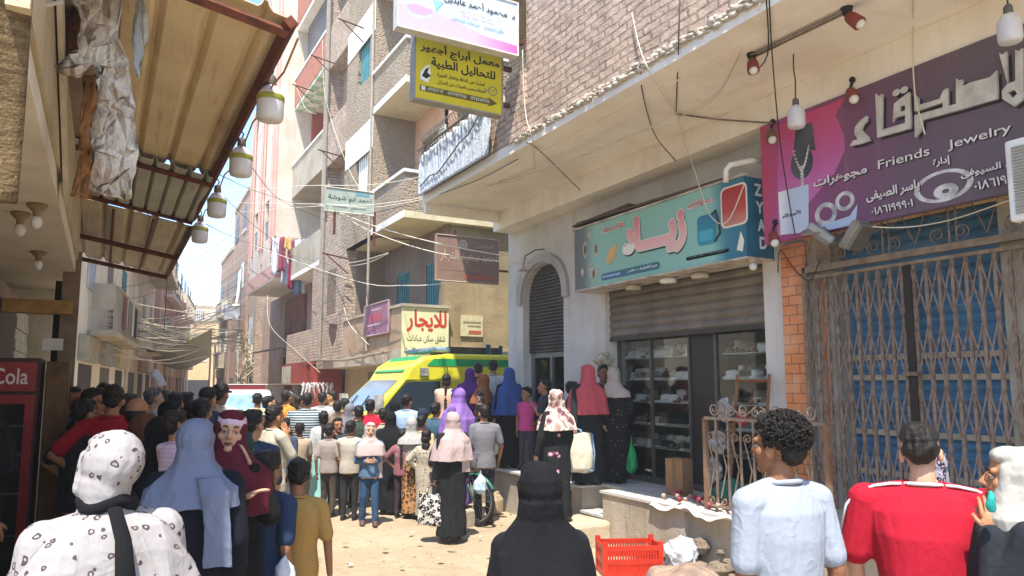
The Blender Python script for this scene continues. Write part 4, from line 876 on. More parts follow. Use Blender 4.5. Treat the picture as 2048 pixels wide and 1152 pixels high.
mb = MB(); P_.ell(mb, (.42 * w, .83 * h), .1, .1, .004, 24, .6); P_.ell(mb, (.42 * w, .83 * h), .045, .045, .004, 16); mb.build('emblem', col('c3b0a0'), g)
mb = MB(); P_.poly(mb, [(.1 * w, .24 * h), (.9 * w, .24 * h), (.9 * w, .33 * h), (.1 * w, .33 * h)], .004); mb.build('faded_line', M('93705f', '7f6558', rough=.7, sc=9), g); mb = MB(); P_.poly(mb, [(.42 * w, .08 * h), (.92 * w, .08 * h), (.92 * w, .16 * h), (.42 * w, .16 * h)], .004); mb.build('red_line', M('b0604e', '9a5a4c', rough=.7, sc=14), g)
mb = MB(); p = at(910, 440, y=13.5); mb.box(p.x - .04, p.x + .04, 13.52, 13.58, O.z + h, 5.05); mb.box(Rr.x + .02, 8.2, 13.52, 13.56, O.z + h * .3, O.z + h * .3 + .04); mb.build('hanger', RUST, g)
def faded(name, lb, P_, w, h, m, strips, frame=None):
    g = flatsign(name, lb, P_, w, h, m, [], frame=frame)
    for nm, a0, a1, b0, b1, c in strips: mb = MB(); P_.poly(mb, [(a0 * w, b0 * h), (a1 * w, b0 * h), (a1 * w, b1 * h), (a0 * w, b1 * h)], .004); mb.build(nm, c, g)
a, b = at(728, 674, x=AX - .06), at(777, 622, x=AX - .06); P_ = Panel((AX - .06, a.y, a.z), (0, -1, 0), (0, 0, 1))
faded('pink_board', 'small faded pink and red board on the loggia parapet', P_, a.y - b.y, b.z - a.z + .25, M('9a6f80', '876076', rough=.6, sc=9), [('pale_line', .3, .7, .78, .83, M('cdb3be', 'a98596', sc=30)), ('red_block', .2, .75, .42, .68, M('b0505f', '9a5568', sc=12)), ('pale_line', .15, .7, .3, .36, M('cdb3be', 'a98596', sc=30))], M('b5a0a0', rough=.5))
a, b = at(922, 672, y=14.85), at(966, 632, y=14.85); P_ = Panel((a.x, 14.85, a.z), (1, 0, 0), (0, 0, 1))
faded('small_notice', 'small cream notice with faded lines on the ochre alley wall', P_, b.x - a.x, b.z - a.z, M('c9bf96', 'b5aa82', rough=.7, sc=8), [('dark_line', .1, .9, .62, .7, M('5c573f', 'a39a78', sc=40)), ('dark_line', .3, .9, .45, .52, M('5c573f', 'a39a78', sc=40)), ('red_line', .35, .92, .1, .28, M('b0533f', '9a5a48', sc=20))])
# clutter on the block: coolers, pipes, laundry, brackets
mb = MB(); mb.tube([(AX - .05, 21.3, 2.6), (AX - .05, 21.3, 14)], .05, 8); mb.build('drain_pipe', M('8f887c', rough=.6), apt)
mb = MB(); mb.tube([(AX - .04, 17.0, 2.7), (AX - .04, 17.0, 14)], .035, 8); mb.build('drain_pipe', M('a39a8a', rough=.6), apt)
for k in range(5):
    y, z = [(19.6, 8.2), (17.9, 11.2), (20.8, 11.4), (18.8, 5.2), (23.2, 11.4)][k]; mb = MB(); mb.tube([(AX, y, z), (AX - .7, y, z + .1)], .02, 5); mb.tube([(AX, y, z - .4), (AX - .6, y, z + .08)], .016, 5); o = mb.build('iron_bracket', RUST); tag(o, 'rusty iron bracket jutting from the blocks across the alley', 'bracket', 'iron brackets on the blocks')
# ---------------------------------------------------------------- the two older blocks further on
ob = thing('balcony_block', 'older brick block with checked green soffit and red brick balcony', 'building', (6.5, 24, 0))
mb = MB(); wall(mb, 'x', 6.7, 6.9, 21.75, 26.0, 0, 15.5); mb.box(6.9, 11, 21.75, 26, 0, 15.5); mb.build('back_wall', plaster('block wall', 'b3a58f', 'a0907a', stain=.3), ob)
def chk():
    t = NT('checked soffit'); p = t.pos(); c = t.n('TexChecker', {'Vector': p, 'Color1': (*srgb('a5c49a'), 1), 'Color2': (*srgb('dfe3d6'), 1), 'Scale': 2.6}); return t.set(c.outputs[0], .8)
mb = MB(); mb.box(AX, 6.7, 21.78, 26, 11.7, 11.8); mb.build('checked_soffit', chk(), ob)
mb = MB(); mb.box(AX, 6.7, 21.78, 26, 14.7, 14.85); mb.box(AX, 6.7, 21.78, 26, 5.5, 5.65); mb.build('soffit', SOFF, ob)
mb = MB(); wall(mb, 'x', AX - .02, AX + .12, 21.78, 26, 11.8, 12.8); mb.box(AX - .02, AX + .12, 21.78, 26, 14.85, 16); mb.build('red_parapet', brick('red block', 'b5705c', '9c6251', 'a88873', rub=.2), ob)
mb = MB(); mb.box(AX + .3, AX + .35, 22.3, 25.6, 12.8, 14.7); mb.build('dark_glazing', M('36434f', '2a343d', rough=.25), ob)
mb = MB(); mb.box(6.62, 6.695, 21.8, 26, 10.6, 11.7); mb.box(AX + .6, 6.62, 25.8, 25.95, 10.3, 11.7); mb.build('red_wall_band', plaster('red paint', 'a8503c', '94442f', stain=.2), ob)
mb = MB(); wall(mb, 'x', AX, AX + .12, 21.78, 26, 8.55, 9.6); wall(mb, 'x', AX, AX + .12, 21.78, 26, 5.65, 6.6); mb.box(AX, 6.7, 21.78, 26, 8.45, 8.55); mb.build('grey_parapet', CONC, ob)
mb = MB(); mb.box(AX - .04, AX + .16, 21.78, 26, 9.6, 9.67); mb.box(AX - .04, AX + .16, 21.78, 26, 12.8, 12.88); mb.build('parapet_cap', WHT, ob)
mb = MB(); wall(mb, 'x', AX, AX + .4, 21.78, 26, 2.6, 3.6); wall(mb, 'x', AX, AX + .35, 21.78, 22.6, 3.6, 5.5); mb.build('lower_brick', BR2, ob)
mb = MB(); mb.box(6.6, 6.69, 22.6, 24, 3.4, 5.2); mb.box(6.6, 6.69, 24.4, 25.4, 6.7, 8.0); mb.build('window_dark', DARK, ob)
# laundry on a stick balcony
pk = thing('pink_block', 'pink and cream block with tall painted arches and a projecting laundry balcony', 'building', (6, 29, 0))
BX = 5.0; PKR = plaster('rose paint', 'cda598', 'bf9488', stain=.25)
mb = MB(); wall(mb, 'x', BX, BX + .3, 26.0, 28.6, 5.7, 20.5, [(27.0, 28.2, z, z + 1.5) for z in (7.2, 10.4, 13.6, 16.8)])
mb.box(BX + .3, 11, 26.002, 26.25, 5.7, 20.5); mb.build('front_wall', PINKP, pk)
mb = MB(); wall(mb, 'x', BX + .01, BX + .3, 28.6, 31.4, 5.7, 13.2, [(29.2, 30.4, z, z + 1.5) for z in (7.2, 10.4)]); mb.box(BX + .31, 11, 28.6, 31.4, 5.7, 13.2); mb.build('lower_wing', PINKP, pk)
mb = MB(); mb.box(BX + .25, BX + .27, 26.9, 28.5, 7, 18.5); mb.box(BX + .25, BX + .27, 29.0, 30.5, 7, 12); mb.build('window_dark', M('3b3a3a', rough=.4), pk)
for y0 in (27.0, 29.2):
    for z in ((7.2, 10.4, 13.6, 16.8) if y0 < 28 else (7.2, 10.4)):
        mb = MB(); bars_window(mb, BX + .05, y0 + .05, y0 + 1.15, z + .05, z + (.7 if z < 8 else 1.45), 7); mb.build('window_grille', M('7f8f92', rough=.6) if z < 8 else SHW, pk)
mb = MB()
for y0 in (27.6, 29.8):
    for r_, e in ((.85, .03), (.72, .045)):
        pts = [(BX - e, y0 + r_, 7.0)] + [(BX - e, y0 + r_ * math.cos(a), 11.8 + r_ * 1.6 * math.sin(a)) for a in [PI * k / 12 for k in range(13)]] + [(BX - e, y0 - r_, 7.0)]
        mb.tube(pts, .05, 4)
for y0, zt in ((26.05, 20.5), (26.6, 20.5), (28.4, 20.5), (31.2, 13.2)): mb.box(BX - .05, BX - .002, y0, y0 + .14, 6.4, zt)
mb.build('painted_arch', PKR, pk)
mb = MB(); mb.box(BX - .03, 11, 26.0, 31.4, 5.55, 5.7); mb.build('bay_soffit', SOFF, pk)
mb = MB(); mb.box(BX - .04, BX - .003, 25.96, 31.42, 5.6, 6.1); mb.box(BX - .04, BX + 1.6, 25.95, 25.999, 5.6, 5.95); mb.build('red_band', PKR, pk)
mb = MB(); mb.box(6.3, 6.5, 26.0, 35, 0, 5.55); mb.build('ground_floor_wall', plaster('gf paint', 'b59c8c', 'a38a78', stain=.3), pk)
mb = MB(); mb.box(6.2, 6.29, 26.6, 29.8, 3.6, 5.2); sgn = mb.build('brown_shop_sign', M('8f4f3a', '5e3528', rough=.6, sc=1.5)); tag(sgn, 'brown and red shop sign under the pink block bay', 'sign')
mb = MB(); mb.prism([(6.25, 26.2, 3.35), (5.0, 26.2, 3.1), (5.0, 30.4, 3.1), (6.25, 30.4, 3.35)], (0, 0, .05)); da = mb.build('dark_awning', M('4b463d', rough=.8)); tag(da, 'dark flat awning under the brown shop sign', 'awning')
mb = MB(); wall(mb, 'x', 6.22, 6.29, 26.5, 30, 1.9, 3.0); kk = mb.build('dark_board', M('332a24', rough=.8)); tag(kk, 'black board above the grey closed shopfront', 'board')
mb = MB(); mb.box(6.2, 6.29, 27.2, 33, 0, 1.88); kk = mb.build('grey_screen', M('b4aca4', 'a39b92', rough=.7)); tag(kk, 'plain grey closed shopfront below the black board', 'shopfront')
# laundry
LG = 'washing hung out on the balcony of the pink block'; lr = thing('laundry_rack', 'wire laundry rack sticking out from the pink block balcony', 'rack', (BX + .4, 25.6, 6.8))
mb = MB()
for k in range(3): mb.tube([(BX - .1, 25.9 - .18 * k, 6.95), (BX + 1.2, 25.9 - .18 * k, 6.95)], .01, 5)
for x in (BX - .1, BX + 1.2): mb.tube([(x, 25.99, 6.95), (x, 25.4, 6.95)], .012, 5); mb.tube([(x, 25.99, 6.4), (x, 25.45, 6.93)], .01, 5)
mb.build('rail', IRON, lr)
lc = ['74394a', 'e6e2dd', 'c9a768', '8f4a58', 'cfd4dd', '8c8fa8', '2b2a2c', 'd5d8e0', '86404f', 'b9bdcc', '8b2342', '6f86a0', 'dfe2ea']
lk = ['dark red garment', 'white shirt', 'yellow cloth', 'crimson shirt', 'pale grey shirt', 'violet grey shirt', 'black garment', 'long white robe', 'crimson scarf', 'pale blue shirt', 'maroon trousers', 'faded jeans', 'white sheet']
for k, c in enumerate(lc):
    x = BX - .05 + (k % 7) * .19; y = 25.9 - .18 * (k % 3); L_ = [.5, .55, .4, .7, .8, .6, .8, 1.3, 1.2, .9, 1.1, 1.3, 1.2][k]; z = 6.95 if k < 9 else 6.3; ph = k * 1.7
    fn = lambda a, b, x=x, y=y, L_=L_, z=z, ph=ph: (x + .21 * (a - .5) * (1 + .25 * b), y - .012 + .03 * math.sin(a * 9 + ph) * b, z - L_ * b - .03 * math.sin(a * 6 + ph))
    o = sheet('laundry', fn, 8, 8, fabric('washing' + c, c)); tag(o, f'{lk[k]} hanging in the washing on the pink block balcony', 'laundry', LG)
# red shop and hanging white garments
rs = thing('red_kiosk', 'small red framed shop with a corrugated board under the brick wall', 'kiosk', (5.6, 23, 0)); REDP = M('9c3f35', '84352c', rough=.7, sc=3, dirt=.3)
mb = MB(); mb.box(5.35, 5.55, 22.0, 22.5, 0, 2.5); mb.box(5.35, 5.55, 25.2, 25.5, 0, 2.5); mb.box(5.3, 5.56, 21.9, 25.6, 2.5, 2.56); mb.box(5.35, 6.3, 21.9, 22.0, 0, 2.45); mb.build('red_frame', REDP, rs)
mb = MB(); mb.box(5.28, 5.34, 22.3, 24.2, 1.95, 2.5); mb.build('red_fascia', REDP, rs)
mb = MB()
for k in range(16): mb.box(5.27, 5.33 - .02 * (k % 2), 24.2 + k * .08, 24.28 + k * .08, 1.95, 2.5)
mb.build('corrugated_board', M('b9b2a5', '9a9385', rough=.6, metal=.2), rs)
mb = MB(); mb.box(6.1, 6.12, 22.0, 25.2, 0, 2.5); mb.build('dark_inside', M('3a322c', rough=.9), rs)
mb = MB(); mb.box(4.7, 5.3, 22.1, 25.4, 1.9, 1.94); mb.build('canopy', M('8b7a66', rough=.8), rs)
for k in range(8):
    y = 21.55 - .06 * k; x = 5.05 + .1 * k
    fn = lambda a, b, x=x, y=y, k=k: (x + .1 * (a - .5) * (1.2 - b) + .03 * math.sin(b * 5 + k), y - .04 * math.sin(a * 3), 1.95 - .42 * b - .03 * math.sin(a * 7 + k))
    o = sheet('hung_garment', fn, 6, 7, fabric('white wear', 'd8d4d0', [(.35, .5, '7a7470')], scale=14)); tag(o, 'white and black garment hanging in the row beside the red kiosk', 'garment', 'garments hung beside the red kiosk')
# ---------------------------------------------------------------- generic blocks for the far street
def block(name, label, p0, p1, dep, H, mw, seed, out=1, sh=3.0, bal=.6, mats=None, gf=True):
    rnd = random.Random(seed); p0, p1 = Vector((*p0, 0)), Vector((*p1, 0)); d = (p1 - p0); L = d.length; d /= L; o = Vector((d.y, -d.x, 0)) * out
    rot = Matrix(((d.x, -o.x, 0), (d.y, -o.y, 0), (0, 0, 1))); r = thing(name, label, 'building', p0)
    if rot.determinant() < 0: rot = Matrix(((d.x, o.x, 0), (d.y, o.y, 0), (0, 0, 1)))
    def bx(mb, s0, s1, t0, t1, z0, z1): mb.obox(p0 + d * (s0 + s1) / 2 + o * (t0 + t1) / 2 + Vector((0, 0, (z0 + z1) / 2)), (s1 - s0, abs(t1 - t0), z1 - z0), rot)
    mb = MB(); bx(mb, 0, L, -dep, 0, -.05, H); mb.build('wall', mw, r)
    mb = MB(); bx(mb, -.05, L + .05, -.3, .06, H, H + .18); mb.build('roof_edge', CONC, r)
    n = max(1, int(L / 2.6)); k = 0
    while (k + 1) * sh < H - .8:
        z = (k + 1) * sh; k += 1
        for i in range(n):
            s = L * (i + .5) / n; w = .55
            mb = MB(); bx(mb, s - w, s + w, -.02, .004, z + .8, z + 2.1); wd = mb.build('window', M(rnd.choice(['3a3835', '4a4a48', '2e3134']), rough=.4), r)
            mb = MB()
            if rnd.random() < .6:
                for q in range(7): bx(mb, s - w + q * .15, s - w + q * .15 + .09, .006, .03, z + .8, z + 2.1)
            else: bx(mb, s - w - .08, s + w + .08, .006, .05, z + .7, z + .79)
            mb.build('shutter', rnd.choice([SHUT_T, SHUT_W, SHW, WOOD]), wd)
        if rnd.random() < .95 and bal:
            s0 = L * rnd.uniform(.02, .3); s1 = L * rnd.uniform(.6, .98); mb = MB(); bx(mb, s0, s1, .055, bal + .0, z - .12, z); 
            if rnd.random() < .55:
                q_ = s0
                while q_ < s1: bx(mb, q_, q_ + .025, bal - .04, bal - .015, z + .001, z + .9); q_ += .16
                bx(mb, s0, s1, bal - .05, bal, z + .9, z + .94); bx(mb, s0, s0 + .03, .055, bal - .05, z + .4, z + .94)
            else: bx(mb, s0, s1, bal - .1, bal, z + .001, z + .75); bx(mb, s0, s0 + .1, .055, bal - .1, z + .001, z + .75); bx(mb, s1 - .1, s1, .055, bal - .1, z + .001, z + .75); bx(mb, s0 - .03, s1 + .03, bal - .13, bal + .03, z + .751, z + .8)
            if rnd.random() < .8:
                for e in range(rnd.randint(2, 5)): w0 = s0 + (s1 - s0) * rnd.uniform(.05, .8); mbw = MB(); bx(mbw, w0, w0 + .35, bal + .01, bal + .03, z + .1, z + .85); mbw.build('hung_cloth', fabric('far cloth', rnd.choice(['c9c4ba', '8a5a52', '5f6f86', 'b59a78', '3a3a40'])), r)
            mb.build('balcony', rnd.choice([STUC, CONC, mw, CREAM]), r)
    if gf:
        for i in range(n):
            s = L * (i + .5) / n; mb = MB(); bx(mb, s - .9, s + .9, -.02, .006, .05, 2.3); mb.build('shop_opening', M(rnd.choice(['4a423a', '5b5f63', '6e6a62', '3d3a38']), rough=.7), r)
            if rnd.random() < .7: mb = MB(); bx(mb, s - 1.1, s + 1.1, .01, .12, 2.35, 2.85); mb.build('shop_sign', M(rnd.choice(['8a8f7d', 'b9a98a', '9a5f50', '7d8f96', 'c2b8a0']), rough=.6, c2='b5a78f'), r)
    return r
PALE = plaster('pale wall', 'eee5d4', 'e2d7c2', stain=.25); PALE2 = plaster('pale wall two', 'ded2bd', 'cdbfa6', stain=.3); TANW = plaster('tan wall', 'd3b68c', 'c4a578', stain=.2); RBLK = brick('distant red brick', 'b39380', 'a1826f', 'a08e7c', rub=.5)
block('pale_block', 'pale plastered house on the left beyond the awning with stacked balconies', (-.5, 15.5), (.55, 25), 5, 5.6, PALE, 3, bal=.5)
block('grey_block', 'grey cream house with a slanting balcony in the middle left row', (.6, 25.2), (1.75, 34.5), 6, 7.2, PALE2, 5, bal=.9)
block('red_house', 'reddish plastered house rising behind the left row', (2.0, 35), (3.2, 43), 6, 7.6, plaster('rose brick wall', 'c9a594', 'b8917f', stain=.2), 7, bal=.4)
block('low_red_house', 'lower pink house at the far end of the left row', (3.4, 43.5), (5.0, 54), 6, 7.0, plaster('rose wall', 'cfae9f', 'bf9a8a', stain=.2), 8, bal=.4)
block('end_house', 'tan house with scaffold poles closing the far end of the street', (5.2, 62), (10.0, 58), 6, 6.8, TANW, 9, bal=.0)
block('far_house', 'pale low house seen far down the street behind the dark tarpaulin', (4.2, 66), (9, 66), 4, 8.4, PALE2, 15, bal=0)
block('brick_tower', 'tall narrow red brick tower standing beyond the pink block', (6.1, 43.5), (5.9, 37.5), 6, 11.6, RBLK, 10, bal=.0)
block('brick_house', 'red brick house beyond the tower with water pipes', (6.3, 50), (6.1, 44), 6, 9.6, RBLK, 12, bal=.35)
block('shop_row', 'low brick shops between the pink block and the tower', (6.0, 37.3), (6.0, 35.1), 5, 6.5, BR2, 13, bal=.3)
# tarpaulin slung over the street
def tf(a, b):
    p = at(272, 697, d=24).lerp(at(424, 657, d=23), a); q = at(300, 712, d=26).lerp(at(422, 712, d=25.5), a); s_ = p.lerp(q, b); s_.z -= .42 * math.sin(PI * a) * (.6 + .5 * b) - .15 * math.sin(PI * b); return s_
o = sheet('tarpaulin', tf, 18, 6, fabric('tarp', '8f8876', bump=.4)); tag(o, 'sagging grey brown tarpaulin slung high across the far street', 'tarpaulin')
def tf(a, b): p = at(308, 738, d=30).lerp(at(335, 765, d=30), a); q = at(300, 755, d=29).lerp(at(318, 770, d=29), a); s_ = p.lerp(q, b); s_.z += .12 * math.sin(4 * a); return s_
o = sheet('white_awning', tf, 8, 4, CLOTHW); tag(o, 'small crumpled white awning far down the street', 'awning')
# street lamp, pole, scaffold
def pole(name, label, p, h, m=STEEL, r0=.06):
    r = thing(name, label, 'pole', p); mb = MB(); mb.tube([(p[0], p[1], 0), (p[0], p[1], h)], [r0, r0 * .8], 10); mb.build('shaft', m, r); return r
p = at(472, 800, d=33); r = pole('lamp_post', 'pale street lamp post curving over beside the brick tower', (p.x, p.y, 0), 7.2, M('b9b5ac', rough=.5)); mb = MB(); mb.tube([(p.x, p.y, 7.1), at(480, 545, d=33), at(476, 590, d=32.6), at(473, 605, d=32.5)], .06, 8); mb.build('arm', WHITE, r); q = at(472, 612, d=32.5); MB().sphere(q, (.18, .3, .1), 10).build('lantern', WHITE, r, smooth=True)
p = at(183, 790, d=17); r = pole('utility_pole', 'grey utility pole carrying the tangle of wires on the left', (p.x, p.y, 0), 5.2); mb = MB()
for k in range(7): mb.box(p.x - .14, p.x + .14, p.y - .1, p.y + .02, 2.6 + k * .33, 2.76 + k * .33)
mb.build('insulator', M('7d756a', rough=.7), r)
p = at(488, 800, d=28); r = pole('utility_pole', 'wooden utility pole with a tangle of wires by the grey closed shopfront', (p.x, p.y, 0), 4.6, M('b09a7a', '8f7a5c', rough=.9)); mb = MB()
for k in range(26): a = Vector((p.x, p.y, random.uniform(1.4, 4.2))); mb.tube([a + Vector((random.uniform(-.35, .35), random.uniform(-.2, .2), random.uniform(-.5, .5))) for _ in range(4)], .015, 4)
mb.build('wire_tangle', M('cdbf9f', rough=.7), r)
for k, (u, v0, v1) in enumerate(((417, 700, 790), (426, 690, 790), (438, 720, 790))): p = at(u, v1, d=48); q = at(u, v0, d=48); mb = MB(); mb.tube([(p.x, p.y, 0), (p.x, p.y, q.z)], .06, 6); tag(mb.build('scaffold_pole', M('6b5a48', rough=.8)), 'thin dark pole standing in front of the tan end house', 'pole', 'poles before the end house')
p = at(462, 625, d=34); mb = MB(); mb.box(p.x - .3, p.x + .3, p.y - .2, p.y + .2, p.z - .35, p.z + .35); o = mb.build('junction_box', M('8b909a', 'c9ccd0', rough=.5, sc=4)); tag(o, 'grey meter box with white stickers high on the lamp post', 'meter box')
# ---------------------------------------------------------------- left building, arcade and awning
mb = MB(); mb.box(-1.0, -.34, 4.6, 8.4, -.05, .22); o = mb.build('arcade_step', CONC); tag(o, 'low concrete step along the left arcade', 'step')
lb = thing('arcade_building', 'old left hand building with rough plaster end and white arcade ceiling', 'building', (-.6, 5, 0)); LX = -.3
mb = MB(); mb.box(-6, LX - .06, 2.6, 10.5, 3.72, 7.6); mb.build('upper_wall', plaster('rough plaster', 'b5aa9a', '8f8576', bump=1.3, bsc=11, bd=.06, stain=.35), lb)
mb = MB(); mb.box(-6, LX, 3.1, 8.4, 3.0, 3.12); mb.build('arcade_ceiling', plaster('white ceiling', 'e6dfce', 'd6ccb6', bump=.1, stain=.2), lb)
mb = MB(); mb.box(LX - .05, LX + .02, 2.8, 8.42, 3.125, 3.7); mb.build('fascia', plaster('fascia', 'cfc2a6', 'b7a685', stain=.4), lb)
mb = MB(); mb.box(-6, -1.0, 2.9, 12, 0, 3.0); mb.build('arcade_wall', plaster('arcade paint', 'b09a8c', '9c8678', stain=.3), lb)
mb = MB(); mb.box(-.998, -.93, 8.2, 10.2, 0, 2.75); mb.build('dark_door', M('4a2b28', '381f1e', rough=.6), lb)
mb = MB()
for k in range(14): mb.box(-.998, -.92 - .01 * (k % 2), 10.35, 11.9, 1.0 + k * .13, 1.12 + k * .13)
mb.build('panel_door', M('cfc6b4', 'b5ab97', rough=.6), lb)
mb = MB(); mb.box(-6, -.5, 12.0, 12.3, 0, 3.4); mb.build('far_wall', plaster('far arcade paint', 'e0d5bf', 'cdbfa5', stain=.25), lb)
mb = MB(); mb.box(-6, LX - .1, 8.45, 12.2, 3.2, 3.3); mb.build('far_ceiling', CREAM, lb)
mb = MB(); wall(mb, 'y', 8.9, 9.05, -2.0, LX - .02, 2.62, 2.76); o = mb.build('timber_beam', M('b58a52', '9c7442', rough=.8, sc=8)); tag(o, 'orange timber beam across the arcade under the white ceiling', 'beam')
p = at(158, 800, x=-.36); mb = MB(); mb.box(-.43, -.27, 9.0, 9.16, -.05, 3.3); o = mb.build('timber_post', M('8f7b66', '74624f', rough=.9, sc=5)); tag(o, 'grey brown timber post holding the awning at the arcade edge', 'post')
mb = MB(); mb.box(-.5, -.44, 9.2, 9.28, .1, 3.0); o = mb.build('dark_slit', M('35312c', rough=.8)); tag(o, 'thin black post just behind the timber post', 'post')  # solid dark strip stands in for the shade inside a narrow slit
mb = MB()
for z in (2.3, 1.95): mb.box(-.56, -.38, 8.86, 8.895, z - .06, z + .06)
o = mb.build('white_plate', WHITE); tag(o, 'white plates fixed to the front of the timber post', 'plate')
def bf(a, b): return (-1.7 + 1.42 * a, 2.86 + .02 * math.sin(a * 20) + .015 * math.sin(b * 9 + a * 6), 2.46 + .03 * math.sin(a * 7) + (1.32 - .03 * math.sin(a * 9)) * b)
def burl():
    t = NT('burlap'); p = t.pos(); q = t.n('Mapping', {'Vector': p, 'Scale': (1.2, 1, 9)}).outputs[0]; n_ = t.noise(q, 5, 7, .7)
    c = t.mix(t.ss(n_, .35, .7), srgb('8d7654'), srgb('5f4c34')); c = t.mix(t.ss(t.noise(p, 60, 3), .55, .8), c, srgb('a8906a')); return t.set(c, .95, 0, .1, t.math('ADD', n_, t.noise(p, 90, 3)), 1.0, .03)
o = sheet('burlap_curtain', bf, 40, 30, burl(), th=.02); tag(o, 'brown straw mat hanging from the left building end', 'mat')
mb = MB(); mb.tube([(-.29, 2.84, 3.75), (-.285, 3.6, 3.35), (-.27, 5.2, 3.0)], .03, 6); 
mb = MB(); mb.prism([(LX + .03, 2.7, 3.9), (LX + .05, 2.7, 3.9), (LX + .05, 5.2, 2.98), (LX + .03, 5.2, 2.98)], (0, 0, .14)); o = mb.build('pale_plank', M('d5cbb6', 'bfb298', rough=.8)); tag(o, 'pale plank running along the edge of the arcade ceiling', 'plank')
for k, (u, v) in enumerate(((42, 425), (78, 503), (75, 408))):
    p = at(u, v, z=3.0); r = thing('ceiling_bulb', ['bulb in a brown holder on the white arcade ceiling, nearest', 'bulb in a brown holder above the orange timber beam', 'small bare lamp at the edge of the straw mat'][k], 'lamp', p, 'bulbs on the arcade ceiling'); x, y, z = p
    MB().lathe([(.055, 0), (.06, -.012), (.045, -.03), (.024, -.05), (.02, -.09)], p, 14).build('holder', M('8f7a55', rough=.5), r, smooth=True); MB().sphere((x, y, z - .115), (.034, .034, .045), 12).build('bulb', BULB, r, smooth=True)
# corrugated awning
aw = thing('corrugated_awning', 'rusty corrugated metal awning over the left pavement', 'awning', (.2, 8, 3.7)); EX = .7; BXX = -.42
def awz(x, y): return 3.66 + .17 * (.7 - x) - .02 * (y - 3.5)
AWM = {}
def corr(name, y0, y1, m, off, x0=BXX, x1=EX, nr=5):
    def fn(a, b):
        x = x0 + (x1 - x0) * a; f = (a * nr) % 1; prof = .045 * (1 if .42 < f < .58 else max(0, 1 - abs(f - .5) / .16) if .34 < f < .66 else 0)
        return (x, y0 + (y1 - y0) * b, awz(x, y0 + (y1 - y0) * b) + off + prof + .006 * math.sin(b * 9 + a * 3))
    mb = MB(); mb.grid(fn, nr * 24, 8); mb.build(name, m, aw, solid=.004)
def rusty(c1, c2, c3):
    t = NT('awning sheet'); p = t.pos(); c = t.mix(t.ss(t.noise(p, 1.4, 6, .6), .3, .7), srgb(c1), srgb(c2)); q = t.n('Mapping', {'Vector': p, 'Scale': (6, .6, 1)}).outputs[0]
    c = t.mix(t.math('MULTIPLY', t.ss(t.noise(q, 2.4, 7, .7), .5, .75), .7), c, srgb(c3)); return t.set(c, .7, .1, .3, t.noise(p, 30, 4), .15, .01)
SHT = rusty('ddcba6', 'ccb68e', 'a1865e'); corr('near_sheet', 3.5, 6.4, SHT, 0); corr('grey_sheet', 6.22, 7.98, rusty('c0bdb0', 'aaa79a', '86796a'), -.06, nr=9); corr('far_sheet', 7.9, 11.1, rusty('cdbfa4', 'b8a98c', '8f7a5c'), -.1, nr=5)
mb = MB()
for y in (3.52, 6.38, 7.85, 9.5, 11.06): mb.tube([(BXX, y, awz(BXX, y) - .07 - (.08 if y > 7.9 else 0)), (EX, y, awz(EX, y) - .07 - (.08 if y > 7.9 else 0))], .028, 4)
mb.build('cross_bar', RUST, aw)
mb = MB(); mb.tube([(EX, 3.46, awz(EX, 3.46) - .035), (EX, 7.87, awz(EX, 7.87) - .035)], .035, 4); mb.tube([(EX, 7.88, awz(EX, 7.9) - .12), (EX, 11.1, awz(EX, 11.1) - .12)], .03, 4); mb.build('edge_beam', RUST, aw)
mb = MB(); mb.tube([(.35, 7.9, awz(.35, 7.9) - .13), (.35, 11.05, awz(.35, 11.05) - .13)], .014, 4); mb.tube([(.0, 7.9, awz(0, 7.9) - .13), (.0, 11.05, awz(0, 11.05) - .13)], .014, 4); mb.build('thin_rail', RUST, aw)
mb = MB(); mb.box(-.44, -.02, 3.3, 6.6, 3.735, 3.765); mb.build('plywood', M('9b8873', '7c6a57', rough=.9, sc=3, dirt=.4), aw)
mb = MB(); mb.tube([at(0, 37, d=2.6), at(60, 18, d=2.7), at(125, 4, d=2.8)], .008, 5); o = mb.build('thin_rod', M('b5a898', rough=.7)); tag(o, 'thin pale rod sticking out of the left building end', 'rod')
# torn plastic and cloth under the awning
def torn(name, label, pts, d, m, th=.003, wav=.022, sub=10):
    P = [at(u, v, d=d) for u, v in pts]; c = sum(P, Vector()) / len(P); bm = bmesh.new(); vs = [bm.verts.new(p) for p in P]; tr = geometry.tessellate_polygon([[Vector((u, v, 0)) for u, v in pts]])
    for t_ in tr: bm.faces.new([vs[i] for i in t_])
    for _ in range(3): bmesh.ops.subdivide_edges(bm, edges=bm.edges[:], cuts=1, use_grid_fill=False)
    for v in bm.verts:
        q = v.co; v.co = q + _h3 * (wav * math.sin(q.x * 34 + q.z * 5) + wav * .6 * math.sin(q.x * 71 - q.z * 17 + 1) + wav * .5 * math.sin(q.z * 19 + q.x * 23) + wav * .35 * math.sin(q.z * 61 + q.x * 40))
    me = bpy.data.meshes.new(name); bm.to_mesh(me); bm.free(); me.materials.append(m); me.polygons.foreach_set('use_smooth', [True] * len(me.polygons)); o = bpy.data.objects.new(name, me); COL.objects.link(o)
    md = o.modifiers.new('m', 'SMOOTH'); md.factor = .5; md.iterations = 1; md = o.modifiers.new('s', 'SOLIDIFY'); md.thickness = th; return tag(o, label, 'cloth')
